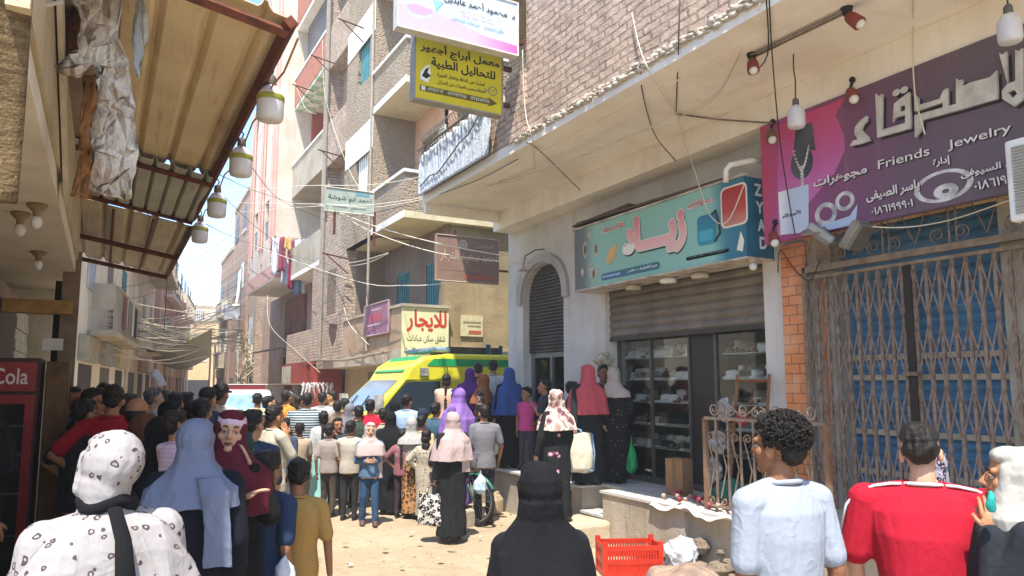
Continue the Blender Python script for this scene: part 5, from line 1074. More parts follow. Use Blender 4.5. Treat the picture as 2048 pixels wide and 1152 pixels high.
def stained(c1, c2, c3, sc=2.6):
    t = NT('stained cloth'); p = t.pos(); c = t.mix(t.ss(t.noise(p, 5, 6, .65), .38, .66), srgb(c1), srgb(c2)); c = t.mix(t.math('MULTIPLY', t.ss(t.noise(p, sc, 7, .7), .5, .68), .85), c, srgb(c3)); vv = t.n('TexVoronoi', {'Vector': t.n('Mapping', {'Vector': p, 'Scale': (1, 1, .5)}).outputs[0], 'Scale': 13.0}, feature='DISTANCE_TO_EDGE').outputs['Distance']; return t.set(c, .7, 0, .3, t.math('ADD', t.noise(p, 22, 6), t.math('MULTIPLY', vv, 2.2)), .9, .03)
torn('torn_sheet', 'torn white and rust stained plastic sheet hanging from the awning', [(140, -20), (250, -20), (240, 70), (262, 140), (270, 200), (278, 250), (276, 330), (270, 402), (235, 395), (180, 385), (188, 300), (190, 200), (192, 130), (155, 157), (98, 138), (165, 105), (162, 40)], 3.3, stained('ddd5c8', 'c2b3a4', '94755e'))
torn('rusty_sheet', 'rust brown torn cloth behind the white plastic under the awning', [(118, 0), (170, 0), (170, 105), (100, 135), (120, 60)], 3.45, stained('7d4a2c', '5c3118', 'a8713e', 4))
torn('rusty_sheet', 'orange stained hanging cloth below the rust brown torn one', [(170, 150), (200, 150), (196, 300), (188, 400), (135, 392), (148, 330), (165, 280)], 3.5, stained('b98a58', 'a06d3c', 'c9a678', 4))
torn('white_rag', 'bright white rag hanging beside the torn plastic sheet', [(264, 0), (290, 0), (288, 100), (276, 160), (266, 130)], 3.4, CLOTHW)
for k, (u, v, d, l) in enumerate(((541, 203, 4.05, 'largest and nearest round white lamp hanging from the rusty awning edge'), (482, 320, 4.95, 'second round white lamp along the awning edge with a yellow band'), (434, 407, 6.0, 'third round white lamp along the awning edge, above the smallest one'), (400, 462, 7.1, 'smallest and farthest round white lamp hanging from the awning edge'))):
    p = at(u, v, d=d); top = awz(EX, p.y) - .06 - (0 if p.y < 7.9 else .1) - p.z - .115
    pend('awning_lamp', l, (p.x, p.y, p.z + .04), top=max(.08, top - .04), group='lamps hanging along the awning edge')
mb = MB(); mb.tube([(EX + .045, 3.5 + .31 * k, 3.6 - .02 * 0.31 * k - .045 * (k % 2) - .03) for k in range(15)], .006, 5); o = mb.build('lamp_cable', M('b58a5a', rough=.7)); tag(o, 'brown cable looping along the awning edge between the lamps', 'cable')
# fridge and cabinet
fr = thing('drinks_fridge', 'red glass door drinks fridge standing under the arcade', 'fridge', (-.75, 7.9, 0)); FRED = M('a3231f', '8c1c1a', rough=.35)
def L2(u, d): return at(u, 771, d=d)
fx0, fx1, fy = -1.25, -.49, 7.7; mb = MB(); mb.box(fx0, fx1, fy, fy + .65, .05, 2.12); mb.build('cabinet', M('4a2320', '3a1a18', rough=.5), fr)
mb = MB(); mb.box(fx0 + .02, fx1 - .02, fy - .035, fy - .003, 1.83, 2.08); mb.build('header', FRED, fr)
HP = Panel((fx0 + .02, fy - .036, 1.83), (1, 0, 0), (0, 0, 1)); mb = MB(); HP.text(mb, 'Coca-Cola', .06, .66, .06, .2, .012, .003, .0); mb.build('lettering', col('e8d8d4'), fr)
mb = MB(); wall(mb, 'y', fy - .04, fy - .003, fx0 + .02, fx1 - .02, .15, 1.8, [(fx0 + .09, fx1 - .09, .25, 1.72)]); mb.build('door_frame', FRED, fr)
mb = MB(); mb.box(fx0 + .09, fx1 - .09, fy - .002, fy - .001, .25, 1.72); mb.build('inside', M('16120f', '211a16', rough=.6), fr)
mb = MB(); mb.box(fx0 + .09, fx1 - .09, fy - .03, fy - .026, .25, 1.72); mb.build('door_glass', GLASS, fr)
mb = MB()
for z in (.6, .95, 1.28, 1.52): mb.box(fx0 + .09, fx1 - .09, fy - .02, fy - .003, z, z + .02)
mb.build('shelf', M('5d5a56', rough=.5), fr)
cb = thing('timber_cabinet', 'narrow brown wooden cabinet beside the red fridge', 'cabinet', (-.42, 8.0, 0)); mb = MB(); mb.box(-.46, -.28, 8.0, 8.5, .02, 2.1); mb.build('carcass', M('6e4f30', '553b23', rough=.7, sc=5), cb)
mb = MB()
for z in (.3, 1.2): mb.box(-.45, -.29, 7.98, 7.999, z, z + .8)
mb.build('door', M('7c5a38', '644628', rough=.7, sc=6), cb)
tb = thing('side_table', 'small wooden table at the left edge beside the fridge', 'table', (-.5, 3.9, 0)); mb = MB(); mb.box(-.62, -.28, 3.2, 4.2, .93, .97); mb.build('top', M('8a7352', '6d5a3e', rough=.8), tb)
for x in (-.6, -.32):
    for y in (3.25, 4.12): mb = MB(); mb.box(x, x + .04, y, y + .04, 0, .93); mb.build('leg', M('6d5a3e', rough=.8), tb)
# ---------------------------------------------------------------- people
PEND = []; V3 = Vector
def skin(c): return M(c, tuple(x * .86 for x in srgb(c)), rough=.55, sc=16, spec=.35, name='skin')
SK = {'a': 'b98a68', 'b': 'a87552', 'c': '8a5c3f', 'd': 'c99c7d', 'k': '9a6a4a'}
HAIRB = M('17130f', '241d18', rough=.5, sc=30, bump=.6, bsc=120, name='hair'); HAIRG = M('6f6a64', '4c4844', rough=.6, sc=26, bump=.5, bsc=90, name='grey hair'); HAIRN = M('2c1d14', '1c130d', rough=.55, sc=30, bump=.5, bsc=110, name='brown hair')
EYEW = M('b3aaa0', rough=.3); EYED = M('1a120d', rough=.2); LIP = M('9a5a4e', '8a4c42', rough=.45); BROW = M('1b1410', rough=.8)
class Blob:
    def __init__(s): s.mb = MB()
    def ell(s, c, r, rot=None, n=14): s.mb.sphere(c, r, n, rot); return s
    def cap(s, a, b, r0, r1=None, n=12):
        a, b = V3(a), V3(b); r1 = r0 if r1 is None else r1; d = b - a; L = max(d.length, 1e-5); d = d / L; pts = []; rs = []
        for k in range(4): t = (k + .6) / 4.6 * PI / 2; pts.append(a - d * r0 * math.cos(t)); rs.append(r0 * math.sin(t))
        pts += [a, b]; rs += [r0, r1]
        for k in range(4): t = (k + .2) / 4.2 * PI / 2; pts.append(b + d * r1 * math.sin(t + .05)); rs.append(max(r1 * math.cos(t + .05), r1 * .06))
        s.mb.tube(pts, rs, n); return s
    def rings(s, rs, n=22, pw=2.2): s.mb.rings(rs, n, pw); return s
    def make(s, name, m, parent, vox, smooth=4, folds=None, extra=None):
        o = s.mb.build(name, m, parent, local=True)
        md = o.modifiers.new('r', 'REMESH'); md.mode = 'VOXEL'; md.voxel_size = vox; md.use_smooth_shade = True
        md = o.modifiers.new('s', 'SMOOTH'); md.factor = .5; md.iterations = smooth
        PEND.append((o, folds, extra)); return o
def foldfn(amp, kh=26, kv=4, seed=0, low=None, n=6):
    rng = np.random.RandomState(seed + 1); K = np.stack([rng.uniform(-1, 1, n) * kh, rng.uniform(-1, 1, n) * kh, rng.uniform(-1, 1, n) * kv], 1); PH = rng.uniform(0, 6.28, n)
    def f(co, no):
        w = co + .02 * np.sin(co[:, [1, 2, 0]] * 21 + seed); t = np.zeros(len(co))
        for k, p in zip(K, PH): t += 1 - 2 * np.abs(np.sin((w @ k + p) / 2)) ** .8
        t = t / n * 1.7; a = amp * np.ones(len(co))
        if low: a = a * np.clip((low[1] - co[:, 2]) / (low[1] - low[0]), .15, 1)
        return co + no * (t * a)[:, None]
    return f
def noisefn(amp, k, seed=0):
    rng = np.random.RandomState(seed + 3); K = rng.normal(0, 1, (9, 3)) * k; PH = rng.uniform(0, 6.28, 9)
    return lambda co, no: co + no * (sum(np.sin(co @ q + p) for q, p in zip(K, PH)) / 3 * amp)[:, None]
def finalize():
    dg = bpy.context.evaluated_depsgraph_get(); dg.update(); new = []
    for o, f, ex in PEND:
        me = bpy.data.meshes.new_from_object(o.evaluated_get(dg)); n = len(me.vertices)
        if n and f:
            co = np.empty(n * 3, np.float32); me.vertices.foreach_get('co', co); no = np.empty(n * 3, np.float32); me.vertices.foreach_get('normal', no)
            co = co.reshape(-1, 3).astype(float); no = no.reshape(-1, 3).astype(float)
            me.vertices.foreach_set('co', f(co, no).astype(np.float32).ravel())
        if ex:
            mb, mats = ex; bm = bmesh.new(); bm.from_mesh(me); vs = [bm.verts.new(p) for p in mb.v]
            for q, mi in zip(mb.f, mb.mi):
                try: fc = bm.faces.new([vs[i] for i in q]); fc.material_index = mi; fc.smooth = True
                except ValueError: pass
            bm.to_mesh(me); bm.free()
            for m in mats[len(me.materials):]: me.materials.append(m)
        me.polygons.foreach_set('use_smooth', [True] * len(me.polygons)); new.append((o, me))
    for o, me in new:
        old = o.data; o.modifiers.clear(); o.data = me; me.name = o.name; bpy.data.meshes.remove(old)
ARM = {'down': ((.045, -.03, -.285), (.0, .06, -.25)), 'belly': ((.05, -.02, -.28), (-.13, .2, .02)), 'hip': ((.19, -.06, -.2), (-.13, .1, -.14)), 'face': ((.03, .14, -.24), (-.1, -.035, .255)), 'chin': ((.0, .12, -.26), (-.2, .1, .13)), 'gest': ((.04, .14, -.25), (-.03, .2, .13)),
       'carry': ((.06, .0, -.285), (.0, .09, -.235)), 'hold': ((.04, .06, -.27), (-.1, .2, .07)), 'cross': ((.06, .06, -.27), (-.22, .14, .03)), 'reach': ((.08, .16, -.22), (.04, .22, -.05)), 'up': ((.03, .18, -.18), (-.02, .06, .26)), 'back': ((.07, -.1, -.27), (-.1, -.08, -.2))}
NP = [0]
def person(label, u, v, d, face, top=None, sleeve='short', bot=None, dress=None, scarf=None, slen=.2, stail=None, hair=None, sk='a', arms=('down', 'down'), z0=0.0, w=1.0, belly=0, hy=0, hp=0, hr=0, fem=False, group=None, vox=None, shoe='2a2522', hem=.04, flare=1.0, wear=None, block=True, stride=.0, lean=0, hood=None, cape=False, skirt=None, Hfix=None, sit=False, face_detail=None, ls=1.0):
    NP[0] += 1; sd = NP[0]
    rq = random.Random(NP[0] * 77); hy = hy or rq.uniform(-16, 16); hr = hr or rq.uniform(-4, 4); hp = hp or rq.uniform(-5, 5); stride = stride or rq.choice([0, .04, -.05, .07]); jit = lambda: V3((rq.uniform(-.03, .03), rq.uniform(-.05, .05), rq.uniform(-.01, .02)))
    if arms == ('down', 'down') and d > 5: arms = (rq.choice(['down', 'down', 'carry', 'belly', 'hip', 'back', 'chin']), rq.choice(['down', 'down', 'carry', 'belly', 'hold', 'face']))
    p = at(u, v, d=d)
    if Hfix: z0 = p.z - Hfix
    H = p.z - z0; base = V3((p.x, p.y, z0)); a = math.atan2(p.x, p.y); rz = -a - R(face)
    r = thing('person', label, 'person', base, group, rz); s = H / 1.7; hs = min(1.06, s ** .38 if s < 1 else s)
    vx = vox or min(.02, max(.0055, .00105 * d)); vb = max(vx * .85, .0045)
    if scarf: H -= .016
    hc = V3((0, .012 + lean, H - .112 * hs)); HR = Matrix.Rotation(R(hy), 3, 'Z') @ Matrix.Rotation(R(hp), 3, 'X') @ Matrix.Rotation(R(hr), 3, 'Y')
    h = lambda x, y, z: hc + HR @ (V3((x, y, z)) * hs)
    zs = H - .232 * hs - .062 * s; zh = .52 * H * ls; sw = (.165 if fem else .183) * s * w * (1 if s > .8 else .95)
    if sit: zh = .1
    B = Blob(); sm = skin(SK.get(sk, sk))
    # head
    B.ell(h(0, -.012, .03), (.076 * hs, .094 * hs, .083 * hs), HR); B.ell(h(0, .028, -.045), (.056 * hs, .06 * hs, .072 * hs), HR); B.ell(h(0, .066, -.096), (.026 * hs, .024 * hs, .02 * hs), HR)
    B.cap(h(0, .085, .004), h(0, .104, -.03), .0085 * hs, .0125 * hs, 8); B.cap(h(-.012, .09, -.036), h(.012, .09, -.036), .009 * hs, None, 8)
    B.cap(h(-.042, .07, .02), h(.042, .07, .02), .013 * hs, None, 8)
    for q in (-1, 1):
        if not scarf: B.ell(h(q * .076, -.008, -.018), (.011 * hs, .022 * hs, .032 * hs), HR @ Matrix.Rotation(R(-18 * q), 3, 'Z'), 10)
        B.ell(h(q * .042, .052, -.028), (.022 * hs, .022 * hs, .024 * hs), HR, 10)
    B.cap(V3((0, lean * .6 - .008, zs - .02 * s)), h(0, -.012, -.075), .058 * s if not fem else .05 * s, .05 * hs)
    # torso
    def torso(g, z_lo, yo=0):
        bl = belly; L = []
        prof = [(zh - .10 * s, .155, .115), (zh, .165 * (1.04 if fem else 1), .12 + bl * .5), (zh + .15 * s, .143, .108 + bl), (zs - .17 * s, .162, .122 + bl * .5), (zs - .07 * s, .17, .112), (zs - .01 * s, .135, .085), (zs + .035 * s, .066, .062)]
        for z, rx, ry in prof:
            if z >= z_lo - 1e-4: L.append((0, lean * max(0, (z - zh) / max(.1, zs - zh)) * .7 + bl * .4, z, rx * s * w * (.95 if fem else 1) + g, ry * s * w + g))
        return L
    TT = torso(0, -1); B.rings(TT)
    extra = MB(); Sh = {}; El = {}; Wr = {}
    for q, pose in ((-1, arms[0]), (1, arms[1])):
        S0 = V3((q * sw, -.012 + lean * .7, zs - .035 * s)); e, wv = ARM[pose] if isinstance(pose, str) else pose; ja, jb = (jit(), jit()) if pose in ('down', 'carry') else (V3(), V3())
        E0 = S0 + (V3((q * e[0], e[1], e[2])) + ja) * s; W0 = E0 + (V3((q * wv[0], wv[1], wv[2])) + jb) * s; Sh[q], El[q], Wr[q] = S0, E0, W0
        B.cap(V3((q * .05 * s, lean * .7, zs + .01 * s)), S0, .05 * s, .055 * s); B.cap(S0, E0, .05 * s * (w * .5 + .5), .038 * s); B.cap(E0, W0, .037 * s, .024 * s)
        f = (W0 - E0).normalized(); ref = V3((0, 1, .3)) if abs(f.y) < .75 else V3((0, 0, 1)); t = (ref - f * ref.dot(f)).normalized(); n_ = f.cross(t)
        if n_.x * q > 0: n_ = -n_
        hsz = s * (.95 if fem else 1.0) * (1.08 if s < .8 else 1); m3 = Matrix((t, n_, f)).transposed(); pc = W0 + f * .045 * hsz
        B.ell(pc, (.038 * hsz, .017 * hsz, .05 * hsz), m3, 12); B.cap(W0 + f * .012 * hsz, W0 + f * .04 * hsz + t * .026 * hsz, .017 * hsz, .015 * hsz, 8)
        cur = .9 if pose in ('carry', 'hip', 'hold', 'belly') else .2 if pose in ('face', 'gest', 'up') else .45
        for k, (off, ln) in enumerate(((.0275, .07), (.0092, .078), (-.0092, .073), (-.0265, .056))):
            b = W0 + f * .08 * hsz + t * off * hsz; pts = [b - f * .025 * hsz, b]; dr = (f + t * off * 2.2).normalized(); c_ = cur * (.8 + .1 * k)
            for j in range(3):
                dr = (dr + n_ * c_ * .55).normalized(); pts.append(pts[-1] + dr * ln * hsz * (.42, .33, .25)[j])
            extra.mat(0).tube(pts, [x * hsz for x in (.0092, .0092, .0084, .0076, .0058)], 8)
        b = W0 + f * .03 * hsz + t * .03 * hsz; dr = (f * .75 + t * .65 + n_ * .2).normalized(); pts = [b - t * .015 * hsz, b, b + dr * .03 * hsz, b + (dr * .03 + (dr + f * .5 + n_ * .3 * cur).normalized() * .027) * hsz]; extra.tube(pts, [x * hsz for x in (.0125, .0118, .0098, .0068)], 8)
    # legs
    KN = {}; AN = {}
    for q in (-1, 1):
        if sit: K = V3((q * .09 * s, .2 * s, .08)); A = V3((q * .08 * s, .22 * s, -.12))
        else: K = V3((q * .095 * s, .012 + q * stride * .5, .28 * H * ls)); A = V3((q * .1 * s, -.01 + q * stride, .055 * s))
        KN[q], AN[q] = K, A; hipp = V3((q * .085 * s, 0, zh - .04 * s))
        B.cap(hipp, K, .078 * s * w, .052 * s); B.cap(K, A, .05 * s, .034 * s); B.cap(A + V3((0, -.01, -.02 * s)), A + V3((0, .13 * s, -.033 * s)), .03 * s, .024 * s)
    # eyes, brows, mouth as faces of the body mesh
    ds = .9
    for q in (-1, 1):
        c = h(q * .031, .0735, -.004); extra.mat(1).sphere(c, (.0125 * hs, .0095 * hs, .0085 * hs), 10, HR); extra.mat(2).sphere(h(q * .031, .0795, -.0035), (.0062 * hs, .0045 * hs, .0066 * hs), 8, HR)
        extra.mat(0).tube([h(q * .016, .081, .0025), h(q * .031, .0845, .0062), h(q * .046, .0765, .001)], .0046 * hs, 6); extra.mat(4).tube([h(q * .013, .0875, .021), h(q * .03, .0885, .0265), h(q * .05, .074, .02)], [.0035 * hs, .0045 * hs, .002 * hs], 6)
    extra.mat(3).tube([h(-.024, .08, -.066), h(-.009, .0885, -.0625), h(0, .0885, -.0645), h(.009, .0885, -.0625), h(.024, .08, -.066)], [.002 * hs, .0052 * hs, .005 * hs, .0052 * hs, .002 * hs], 6); extra.tube([h(-.02, .08, -.069), h(0, .087, -.0735), h(.02, .08, -.069)], [.002 * hs, .0062 * hs, .002 * hs], 6)
    B.make('body', [sm], r, vb, 3, None, (extra, [sm, EYEW, EYED, LIP, BROW]))
    # clothes
    if dress:
        D = Blob(); g = .028 * s; zk = .28 * H
        D.rings([(0, 0, hem, .225 * s * flare, .2 * s * flare), (0, 0, zk, .205 * s * (flare * .6 + .4), .175 * s * (flare * .6 + .4))] + torso(g + .012, zh - .01))
        for q in (-1, 1):
            D.cap(V3((q * .05 * s, lean * .7, zs + .0 * s)), Sh[q], .062 * s, .072 * s); D.cap(Sh[q], El[q], .075 * s * (.6 + .4 * w), .066 * s); D.cap(El[q], El[q].lerp(Wr[q], .93), .064 * s, .058 * s)
        D.make('dress', dress, r, vx * 1.1, 5, foldfn(.026 * s, 34, 3.5, sd, (zk, zs + .1)))
    if skirt:
        D = Blob(); zk = .28 * H; D.rings([(0, 0, hem, .215 * s * flare, .19 * s * flare), (0, 0, zk, .2 * s * (flare * .6 + .4), .17 * s * (flare * .6 + .4)), (0, 0, zh, .19 * s, .15 * s), (0, 0, zh + .13 * s, .158 * s, .124 * s)]); D.make('skirt', skirt, r, vx, 4, foldfn(.016 * s, 30, 3, sd, (zk, zh + .1)))
    if top:
        CO = MB(); CO.tube([(.076 * s * math.cos(k * PI / 10), lean * .7 - .004 + .073 * s * math.sin(k * PI / 10), zs + .037 * s - .012 * s * math.sin(k * PI / 10)) for k in range(20)], .0105 * s, 6, closed=True); CO.build('collar', top, r, smooth=True, local=True)
        D = Blob(); g = .016 * s; lo = torso(g + .006, zh - .02 * s); lo = [(lo[0][0], lo[0][1], zh - .09 * s, lo[0][3] * 1.0, lo[0][4] * 1.02)] + lo; D.rings(lo)
        for q in (-1, 1):
            D.cap(V3((q * .05 * s, lean * .7, zs + .005 * s)), Sh[q], .058 * s, .066 * s)
            if sleeve == 'short': D.cap(Sh[q], Sh[q].lerp(El[q], .78), .066 * s * (.5 + .5 * w), .064 * s * (.5 + .5 * w))
            else: D.cap(Sh[q], El[q], .064 * s * (.5 + .5 * w), .052 * s); D.cap(El[q], El[q].lerp(Wr[q], .95), .051 * s, .04 * s)
        D.make('shirt', top, r, vx, 8 if d < 5 else 4, foldfn(.010 * s, 24, 15, sd, (zh - .1, zs + .05)))
    if bot:
        D = Blob(); D.rings([(0, 0, zh - .12 * s, .15 * s * w, .112 * s * w), (0, 0, zh, .17 * s * w, .125 * s * w + belly * .4), (0, 0, zh + .06 * s, .158 * s * w, .118 * s * w + belly * .5)])
        for q in (-1, 1): D.cap(V3((q * .085 * s, 0, zh - .05 * s)), KN[q], .092 * s * w, .074 * s); D.cap(KN[q], AN[q] + V3((0, 0, .03 * s)), .073 * s, .062 * s)
        D.make('trousers', bot, r, vx, 4, foldfn(.014 * s, 24, 18, sd + 5))
    if not sit:
        D = MB(); sc = M(shoe, rough=.6)
        for q in (-1, 1):
            A = AN[q]; D.rings([(A.x, A.y + .045 * s, .0, .043 * s, .125 * s), (A.x, A.y + .045 * s, .035 * s, .045 * s, .128 * s), (A.x, A.y + .02 * s, .07 * s, .04 * s, .085 * s), (A.x, A.y - .02 * s, .095 * s, .038 * s, .045 * s)], 14, 2.4); nm = D.build('shoe', sc, r, smooth=True, local=True); D = MB()
    if scarf:
        D = Blob(); D.ell(h(0, -.034, .018), (.094 * hs, .107 * hs, .108 * hs), HR); D.ell(h(0, -.02, -.06), (.083 * hs, .085 * hs, .09 * hs), HR); D.cap(h(0, .012, -.105), V3((0, .05 + lean * .6, zs + .02 * s)), .066 * hs, .085 * s); D.cap(h(0, -.02, -.07), V3((0, -.012 + lean * .6, zs + .03 * s)), .078 * hs, .082 * s)
        for q in (-1, 1): D.cap(h(q * .062, .032, .03), h(q * .055, .03, -.075), .023 * hs, .026 * hs, 8)
        D.cap(h(-.038, .056, .08), h(.038, .056, .08), .0235 * hs, None, 8); D.ell(h(0, .012, .078), (.072 * hs, .072 * hs, .045 * hs), HR)
        if slen > 0:
            zl = zs - slen * s; gr = 1 + min(.3, slen * .35); ly = lean * .6
            rs = [(0, ly - .016, hc.z - .03 * s, .088 * hs, .1 * hs), (0, ly - .008, zs + .085 * s, .102 * s, .108 * s), (0, ly - .004, zs + .035 * s, .145 * s, .13 * s), (0, ly, zs - .04 * s, sw + .068 * s, .168 * s + belly * .3), (0, ly * .7, zs - min(.14, slen) * s, sw + .088 * s, .188 * s * gr + belly * .6)]
            if slen > .2: rs.append((0, .0, zl, (sw + .1 * s) * (.8 + .2 * gr) * (1 + .1 * (slen > .3)), .205 * s * gr + belly * .6))
            if slen <= .12: rs = rs[:3] + [(0, ly, zs - .035 * s, sw * .92, .13 * s)]
            if cape: rs = [(0, -.012, zs + .06 * s, .062 * s, .064 * s)] + [(0, -.01, zs + (.06 - .5 * t_) * s, (.07 + .31 * t_ ** .45) * s, (.07 + .2 * t_ ** .45) * s) for t_ in (.1, .2, .35, .5, .75, 1)]
            D.rings(rs[::-1], 26, 2.9)
        if stail:
            q, ln, yb = stail; D.rings([(q * .17 * s, yb * .2 * s, zs - ln * s, .075 * s, .016 * s), (q * .16 * s, yb * .21 * s, zs - ln * .5 * s, .07 * s, .024 * s), (q * .13 * s, yb * .19 * s, zs - .06 * s, .075 * s, .05 * s), (q * .1 * s, yb * .13 * s, zs + .02 * s, .07 * s, .06 * s)], 16)
        D.make('headscarf', scarf, r, vx * .95, 7 if d < 5 else 4, foldfn(.0145 * s, 42, 5, sd + 9, (zs - .1 * s, hc.z + .08)))
    if hood:   # under-scarf band round the face
        D = Blob(); D.ell(h(0, -.004, .048), (.081 * hs, .087 * hs, .074 * hs), HR); D.make('underscarf', hood, r, vb, 3)
    if hair:
        kind, hm = (hair, HAIRB) if isinstance(hair, str) else hair; D = Blob(); hx = None
        if kind == 'short': D.ell(h(0, -.026, .046), (.083 * hs, .098 * hs, .083 * hs), HR); D.ell(h(0, .03, .095), (.06 * hs, .05 * hs, .03 * hs), HR); D.ell(h(0, -.06, -.0), (.068 * hs, .055 * hs, .07 * hs), HR); fo = noisefn(.0035, 90, sd)
        elif kind == 'fade': D.ell(h(0, -.018, .06), (.081 * hs, .098 * hs, .068 * hs), HR); D.ell(h(0, .04, .1), (.058 * hs, .048 * hs, .03 * hs), HR); D.ell(h(0, -.045, .015), (.0765 * hs, .0705 * hs, .068 * hs), HR); fo = noisefn(.004, 70, sd)
        elif kind == 'curly':
            D.ell(h(0, -.03, .05), (.088 * hs, .102 * hs, .086 * hs), HR); D.ell(h(0, .02, .095), (.07 * hs, .058 * hs, .04 * hs), HR); D.ell(h(0, -.07, -.005), (.07 * hs, .05 * hs, .065 * hs), HR); fo = noisefn(.004, 190, sd); CU = MB()
            for k in range(900):
                th, ph = rq.uniform(0, 2 * PI), math.asin(rq.uniform(-.55, 1)); dr = V3((math.cos(ph) * math.cos(th), math.cos(ph) * math.sin(th), math.sin(ph)))
                if dr.y > .45 and dr.z < .45: continue
                q0 = V3((0, -.03, .05)) + V3((dr.x * .09, dr.y * .104, dr.z * .088)); a1 = dr.orthogonal().normalized(); a2 = dr.cross(a1); rr = rq.uniform(.004, .008); ph0 = rq.uniform(0, 6.28)
                CU.tube([h(*(q0 + dr * (-.006 + .0042 * j) + (a1 * math.cos(ph0 + j * 1.5) + a2 * math.sin(ph0 + j * 1.5)) * rr)) for j in range(6)], [.0032 * hs] * 5 + [.0012 * hs], 4)
            CU.build('curl', hm, r, smooth=True, local=True)
        elif kind == 'bald': D.ell(h(0, -.03, .0), (.082 * hs, .088 * hs, .05 * hs), HR); D.ell(h(0, -.06, -.02), (.066 * hs, .05 * hs, .05 * hs), HR); fo = noisefn(.002, 90, sd)
        else:
            D.ell(h(0, -.026, .045), (.084 * hs, .1 * hs, .084 * hs), HR); D.ell(h(0, -.05, -.03), (.08 * hs, .065 * hs, .085 * hs), HR); D.ell(h(0, .03, .095), (.06 * hs, .05 * hs, .03 * hs), HR)
            if kind == 'braid':
                for k in range(9): D.ell(V3((0, -.12 * s - .004 * k, zs + .06 * s - .05 * s * k)), (.032 * s, .03 * s, .036 * s), None, 10)
            if kind == 'long': D.rings([(0, -.09 * s, zs - .3 * s, .05 * s, .025 * s), (0, -.1 * s, zs - .1 * s, .085 * s, .035 * s), (0, -.08 * s, zs + .08 * s, .08 * s, .045 * s)])
            fo = noisefn(.003, 80, sd)
        D.make('hair', hm, r, vb * .9, 2, fo)
    if wear == 'cap' or (isinstance(wear, tuple) and wear[0] == 'cap'):
        cm = wear[1] if isinstance(wear, tuple) else BLACKM; D = Blob(); D.ell(h(0, -.012, .05), (.084 * hs, .1 * hs, .075 * hs), HR); D.ell(h(0, .12, .035), (.065 * hs, .075 * hs, .009 * hs), HR @ Matrix.Rotation(R(-12), 3, 'X')); D.make('cap', cm, r, vb * .9, 2)
    r['_S'] = s; r['_rz'] = rz
    return r, dict(base=base, rz=rz, W=Wr, El=El, s=s, zs=zs, hc=hc, H=H, sw=sw, zh=zh, h=h, hs=hs)
def wpt(info, p):
    c, n_ = math.cos(info['rz']), math.sin(info['rz']); return info['base'] + V3((p.x * c - p.y * n_, p.x * n_ + p.y * c, p.z))
# ---- fabrics
FB = {}
def fab(c, **k):
    key = c + str(k)
    if key not in FB: FB[key] = fabric('cloth ' + c, c, **k)
    return FB[key]
BLK1, BLK2, NAVYB = fab('131214'), fab('1b1b1f'), fab('141722')
ROSE = fabric('white rosette print', '9f9996', [(.38, .46, '9a9290'), (.13, .27, '4a3f3f'), (.0, .055, '5f5452')], scale=24, dist=.85, var=.1)
LEOB = fabric('leopard print', 'a87c52', [(.20, .5, '2c1c12'), (.0, .1, '8a5a34')], scale=26, dist=1.0)
LEOW = fabric('black and white leopard print', 'c4c0b8', [(.2, .52, '1c1b1b'), (.0, .1, '77706a')], scale=21, dist=.9)
LEOD = fabric('dark leopard scarf', '9a93a0', [(.25, .5, '26222a')], scale=26, dist=1)
FLOW = fabric('floral black', '1d1c1e', [(.0, .16, '8f8478')], scale=20, dist=.6)
PFLOW = fabric('pink floral black', '1e2022', [(.0, .2, 'd3a9b4'), (.2, .27, '7a4f5c')], scale=8, dist=.8)
STRI = fabric('striped knit', '3c4a52', [(.0, .42, 'b9c4c6')], scale=26, kind='stripe'); STRP = fabric('pink stripe', 'd9b9c2', [(.0, .3, 'c9a3b0')], scale=40, kind='stripe')
PLAID = fabric('plaid', '3a2f30', [(.78, 1.2, '8a7468'), (.0, .12, '6a4a44')], scale=9, kind='plaid'); CAMO = fabric('camouflage', '4a4a38', [(.42, .52, '2b2a22'), (.58, .9, '7a7258')], scale=9, kind='noise')
GIRLP = fabric('figured dress', 'b0a593', [(.0, .2, '3a3430'), (.3, .36, '6d6258')], scale=24, dist=.8); PATS = fabric('multicolour scarf', 'b08f84', [(.3, .42, '6f4a52'), (.5, .6, 'e0d6c8')], scale=9, kind='noise'); PINKS = fabric('pale rose scarf', 'b5a09d', [(.0, .16, 'b79a9c')], scale=16, dist=.8)
SPOTT = fabric('white speckled', '2f4440', [(.0, .17, '9fb0a4')], scale=20)
JEAN, JEANL = fab('34506e', var=.35), fab('4d6a86', var=.35)
GW = 'onlookers crowded round the ambulance'; GL = 'crowd in the shade on the left'; GT = 'people standing up on the terrace'
P = person
# ---- near figures
_, I_flo = P('woman from behind in a white headscarf with dark rosettes and a black tie', 222, 858, 2.5, -14, dress=ROSE, scarf=ROSE, slen=.3, cape=True, arms=('belly', 'belly'), sk='b', fem=True, hp=-6, hr=14, w=1.05)
_, I_blu = P('woman from behind in a plain blue grey headscarf and black robe', 395, 834, 3.9, 8, dress=NAVYB, scarf=fab('787f93'), slen=.2, sk='b', fem=True, stail=(.9, .42, -1), w=1.05)
_, I_mar = P('woman in a maroon headscarf facing us with both hands raised to her chin', 462, 816, 4.25, 168, dress=BLK1, scarf=fab('5a1c28'), slen=.26, sk='d', fem=True, arms=('face', 'chin'), hy=-12, hr=-6, hood=fab('d9b9c4'))
P('boy in a navy shirt and camouflage trousers from behind, below the maroon scarf woman', 535, 905, 4.6, 30, top=fab('2c3a55'), bot=CAMO, hair='short', sk='k', arms=('carry', 'down'))
P('boy in a mustard yellow shirt and jeans standing with his back to us', 597, 921, 4.9, 8, top=fab('b08a4c'), bot=JEAN, hair='fade', sk='k', sleeve='short')
